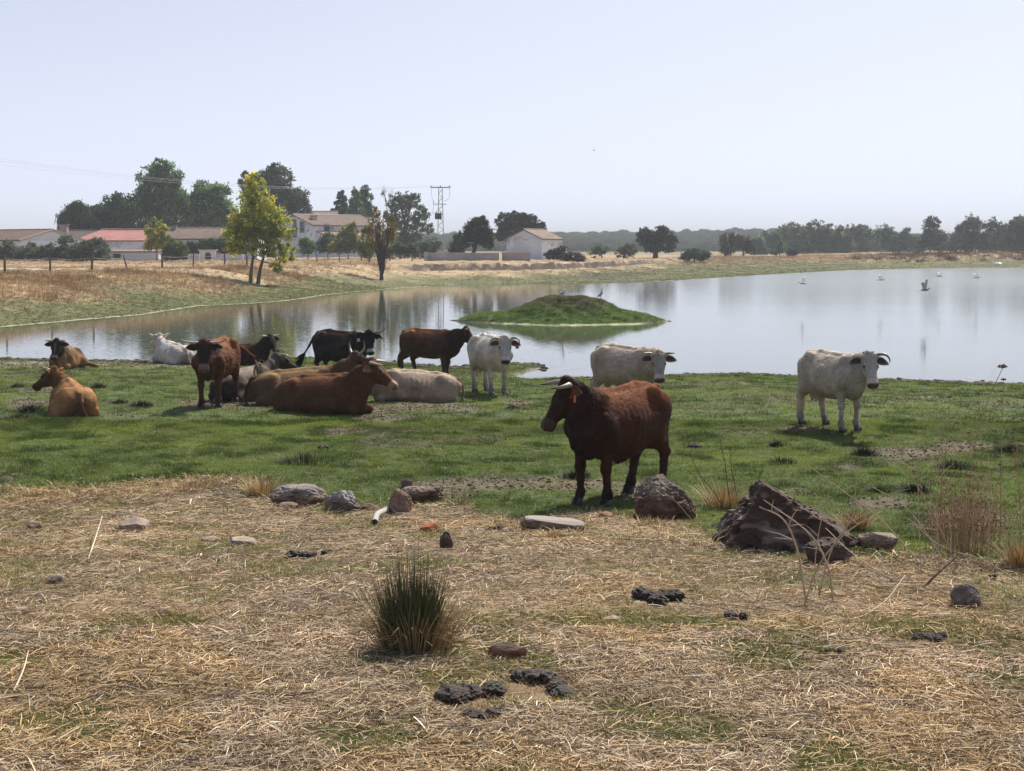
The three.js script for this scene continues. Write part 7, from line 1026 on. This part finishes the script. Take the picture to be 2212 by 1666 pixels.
{ // green pasture
  R = mulberry(202); const green = [], weeds = [];
  for (let k = 0; k < 420000 && green.length < 190000; k++) {
    const [x, z, d] = R() < 0.55 ? inView(12.5, 27) : inView(25, 48), sd = pondSD(x, z); if (sd < 0.03) continue; const y = land(x, z, sd), [dw, bare, mud] = cover(x, y, z, sd);
    const keep = (1 - dw * 0.97) * (1 - 0.8 * bare) * (1 - 0.86 * mud); if (R() > keep) continue;
    const pn = fbm2(x * 0.5 + 60, z * 0.5, 3), p2 = fbm2(x * 2.2, z * 2.2 + 9, 2), f = rr(0.6, 1.4); let c = mix3([0.105, 0.16, 0.020], [0.225, 0.30, 0.032], smooth(-0.2, 0.5, pn + R() * 0.5 - 0.25)); if (R() < 0.16) c = [0.24, 0.21, 0.08]; c = mix3(c, [0.065, 0.10, 0.02], smooth(0.0, 0.32, p2)); if (bare > 0.3) c = mix3(c, [0.13, 0.12, 0.06], 0.5);
    const tall = (R() < 0.12 ? 1.7 : 1) * (0.7 + 0.9 * smooth(-0.1, 0.5, p2) + 0.5 * smooth(2.2, 0.6, sd) + (dw > 0.05 ? 0.35 : 0)); green.push([x, y, z, rr(0.7, 1.25) * (d > 26 ? 1.25 : 1), rr(0, 6.283), gauss() * 0.1, c[0] * f, c[1] * f, c[2] * f, 0, tall]);
  }
  scatter('pasture_grass', 'short grazed green grass of the pasture', [tuftGeo(11, 0.055, 0.003, 0.075, 0.8, 31), tuftGeo(9, 0.045, 0.0036, 0.085, 1.1, 32), tuftGeo(12, 0.07, 0.0028, 0.07, 0.6, 33), tuftGeo(8, 0.038, 0.006, 0.08, 1.4, 34)], matGrass, green);
  { const big = []; for (let k = 0; k < 16000; k++) { // ranker tufts, weeds and dead stems the cattle have left
    const [x, z, d] = inView(12.5, 47), sd = pondSD(x, z); if (sd < 0.1) continue; const y = land(x, z, sd), [dw, bare] = cover(x, y, z, sd); if (R() > (1 - dw) * (smooth(0.05, 0.4, fbm2(x * 0.9 + 77, z * 0.9, 3)) * 0.8 + smooth(3, 0.3, sd) * 0.5 + 0.05)) continue;
    const f = rr(0.6, 1.3), q = R(), c = q < 0.3 ? [0.34, 0.27, 0.13] : q < 0.6 ? [0.06, 0.095, 0.022] : [0.16, 0.24, 0.035]; big.push([x, y, z, rr(0.6, 1.3), rr(0, 6.283), gauss() * 0.1, c[0] * f, c[1] * f, c[2] * f, 0]); }
  scatter('pasture_weeds', 'ranker tufts and dead stems standing in the pasture', [tuftGeo(13, 0.13, 0.004, 0.07, 0.7, 35), tuftGeo(9, 0.10, 0.009, 0.09, 1.2, 36)], matGrass, big); }
  for (let k = 0; k < 60000; k++) { // crumbs of earth and dead bits on the bare patches
    const [x, z] = inView(12, 46), sd = pondSD(x, z); if (sd < 0.05) continue; const y = land(x, z, sd), [dw, bare, mud] = cover(x, y, z, sd); if (R() > Math.max(bare, mud * 0.9) * (1 - dw)) continue; const f = rr(0.4, 1.4); weeds.push([x, y + 0.005, z, rr(0.3, 1.2), rr(0, 6.283), gauss() * 0.4, ...(R() < 0.35 ? [0.30 * f, 0.22 * f, 0.14 * f] : [0.12 * f, 0.08 * f, 0.058 * f]), gauss()]); }
  const clod = new THREE.IcosahedronGeometry(0.018, 1).scale(1.4, 0.6, 1); clod.deleteAttribute('uv');
  scatter('soil_clods', 'crumbs of trodden earth on the bare patches', [clod], matStraw, weeds);
}
{ // far bank, dam and field
  R = mulberry(303); const dry = [], green = [], dark = [];
  for (let k = 0; k < 330000 && dry.length < 80000; k++) {
    const [x, z, d] = R() < 0.45 ? inView(58, 130, 0.36) : inView(120, 310, 0.37), sd = pondSD(x, z); if (sd < 0.15 || sd > 70) continue; const a = x / d, w = lerpKeys(BANK_W, a), t = sd / w; if (t > 1.5 && R() < 0.55) continue;
    const y = land(x, z, sd), lim = mix(0.53, 0.62, smooth(-0.05, 0.05, a)), nn = fbm2(x * 0.25, z * 0.25, 4), g = smooth(lim - 0.24, lim + 0.2, t + 0.3 * nn); const right = smooth(0.2, 0.27, a), f = rr(0.65, 1.3), sz = d > 150 ? 1.5 : 1;
    const lip = smooth(-0.10, -0.05, a) * (1 - smooth(0.075, 0.13, a)); if (lip > 0.4 && t + 0.05 * noise2(x * 0.35, z * 0.35) > 0.80 && t + 0.05 * noise2(x * 0.35, z * 0.35) < 0.892) continue;
    if (a < -0.16 && d > 110 && d < 119 && R() < 0.85) continue;
    if (R() < g) { const n2 = fbm2(x * 0.5 + 9, z * 0.5, 3); let c = R() < 0.5 ? [0.54, 0.41, 0.25] : [0.48, 0.34, 0.19]; if (n2 > 0.18) c = mix3(c, [0.30, 0.19, 0.11], 0.5); if (right > 0.3) c = mix3(c, [0.30, 0.16, 0.085], 0.55 * right); dry.push([x, y - 0.02, z, rr(0.5, 1.25) * sz * (1 - 0.6 * smooth(0.1, 0.5, lip)) * (t > 1.15 ? 0.62 : 0.9 + 0.4 * smooth(0, 0.4, n2)), rr(0, 6.283), gauss() * 0.12, c[0] * f, c[1] * f, c[2] * f, 0]);
      if (right > 0.2 && n2 > -0.05 && R() < 0.10 * right) dark.push([x, y - 0.05, z, rr(0.8, 1.7), rr(0, 6.283), 0, 0.055 * f, 0.036 * f, 0.026 * f, 0]); }
    else { const c = mix3([0.135, 0.15, 0.045], [0.28, 0.22, 0.10], smooth(-0.2, 0.4, nn + R() * 0.6 - 0.2) * smooth(0.05, 0.5, t)); green.push([x, y - 0.01, z, rr(0.5, 1.2) * sz, rr(0, 6.283), gauss() * 0.12, c[0] * f, c[1] * f, c[2] * f, 0]); }
  }
  scatter('bank_dry_grass', 'tall dry grass on the far banks and field', [tuftGeo(12, 0.36, 0.011, 0.16, 0.7, 41), tuftGeo(10, 0.28, 0.012, 0.2, 1.0, 42), tuftGeo(13, 0.46, 0.009, 0.14, 0.5, 43)], matStraw, dry);
  scatter('bank_green_grass', 'low green grass along the foot of the far banks', [tuftGeo(11, 0.12, 0.012, 0.16, 0.9, 44), tuftGeo(9, 0.16, 0.011, 0.15, 0.7, 45)], matGrass, green);
  scatter('dam_scrub', 'dark low scrub on the dam at right', [tuftGeo(40, 0.75, 0.02, 0.5, 0.5, 46)], matStraw, dark);
}
{ // islet, water specks
  R = mulberry(404); const isl = [], sp = []; const [cx, cz] = ISLET.c;
  for (let k = 0; k < 26000; k++) { const x = cx + rr(-5.6, 5.6), z = cz + rr(-5.5, 5.5), y = isletH(x, z); if (y < 0.06) continue; const n = fbm2(x * 0.9, z * 0.9, 3), top = smooth(0.45, 0.9, y + 0.35 * n), f = rr(0.6, 1.4); const c = mix3([0.13, 0.20, 0.035], R() < 0.4 ? [0.17, 0.13, 0.06] : [0.08, 0.095, 0.03], top); isl.push([x, y - 0.01, z, rr(0.6, 1.3), rr(0, 6.283), gauss() * 0.1, c[0] * f, c[1] * f, c[2] * f, 0]); }
  scatter('islet_grass', 'green grass covering the islet', [tuftGeo(12, 0.11, 0.008, 0.11, 0.8, 51), tuftGeo(10, 0.15, 0.007, 0.1, 0.9, 52)], matGrass, isl);
  const disc = new THREE.CircleGeometry(0.05, 6).rotateX(-Math.PI / 2); disc.deleteAttribute('uv');
  for (let k = 0; k < 9000; k++) { const left = R() < 0.75, px = left ? rr(-40, 1000) : rr(1000, 2240), py = left ? rr(650, 790) : rr(700, 840), [x, z] = onLevel(px, py, 0); if (pondSD(x, z) > -0.15) continue; const near = smooth(-3.5, -0.2, pondSD(x, z)); if (R() > (left ? smooth(-0.25, 0.35, fbm2(x * 0.35, z * 0.2, 3)) * 0.6 : 0) + near * 0.9) continue; const f = rr(0.6, 1.2); sp.push([x, 0.006, z, rr(0.25, 1.1) * (near > 0.5 ? 0.8 : 1), rr(0, 6.283), 0, 0.42 * f, 0.42 * f, 0.32 * f, 0]); }
  scatter('floating_specks', 'small pale specks of algae floating on the pond', [disc], matStraw, sp);
  const bits = []; for (let k = 0; k < 2600; k++) { const px = rr(-30, 2240), py = lerpKeys(SHORE_NEAR, px) + gauss() * 5, [x, z] = onLevel(px, py, 0.01), sd = pondSD(x, z); if (sd < -0.5 || sd > 0.6) continue; const f = rr(0.4, 1.3); bits.push([x, Math.max(0.004, height(x, z)), z, rr(0.4, 1.5), rr(0, 6.283), gauss() * 0.2, 0.09 * f, 0.085 * f, 0.06 * f, gauss() * 0.5]); }
  const clod = new THREE.IcosahedronGeometry(0.06, 1).scale(1.5, 0.5, 1); clod.deleteAttribute('uv'); scatter('shore_clods', 'clods and debris along the near waterline', [clod], matStraw, bits);
}
renderer.render(scene, camera);
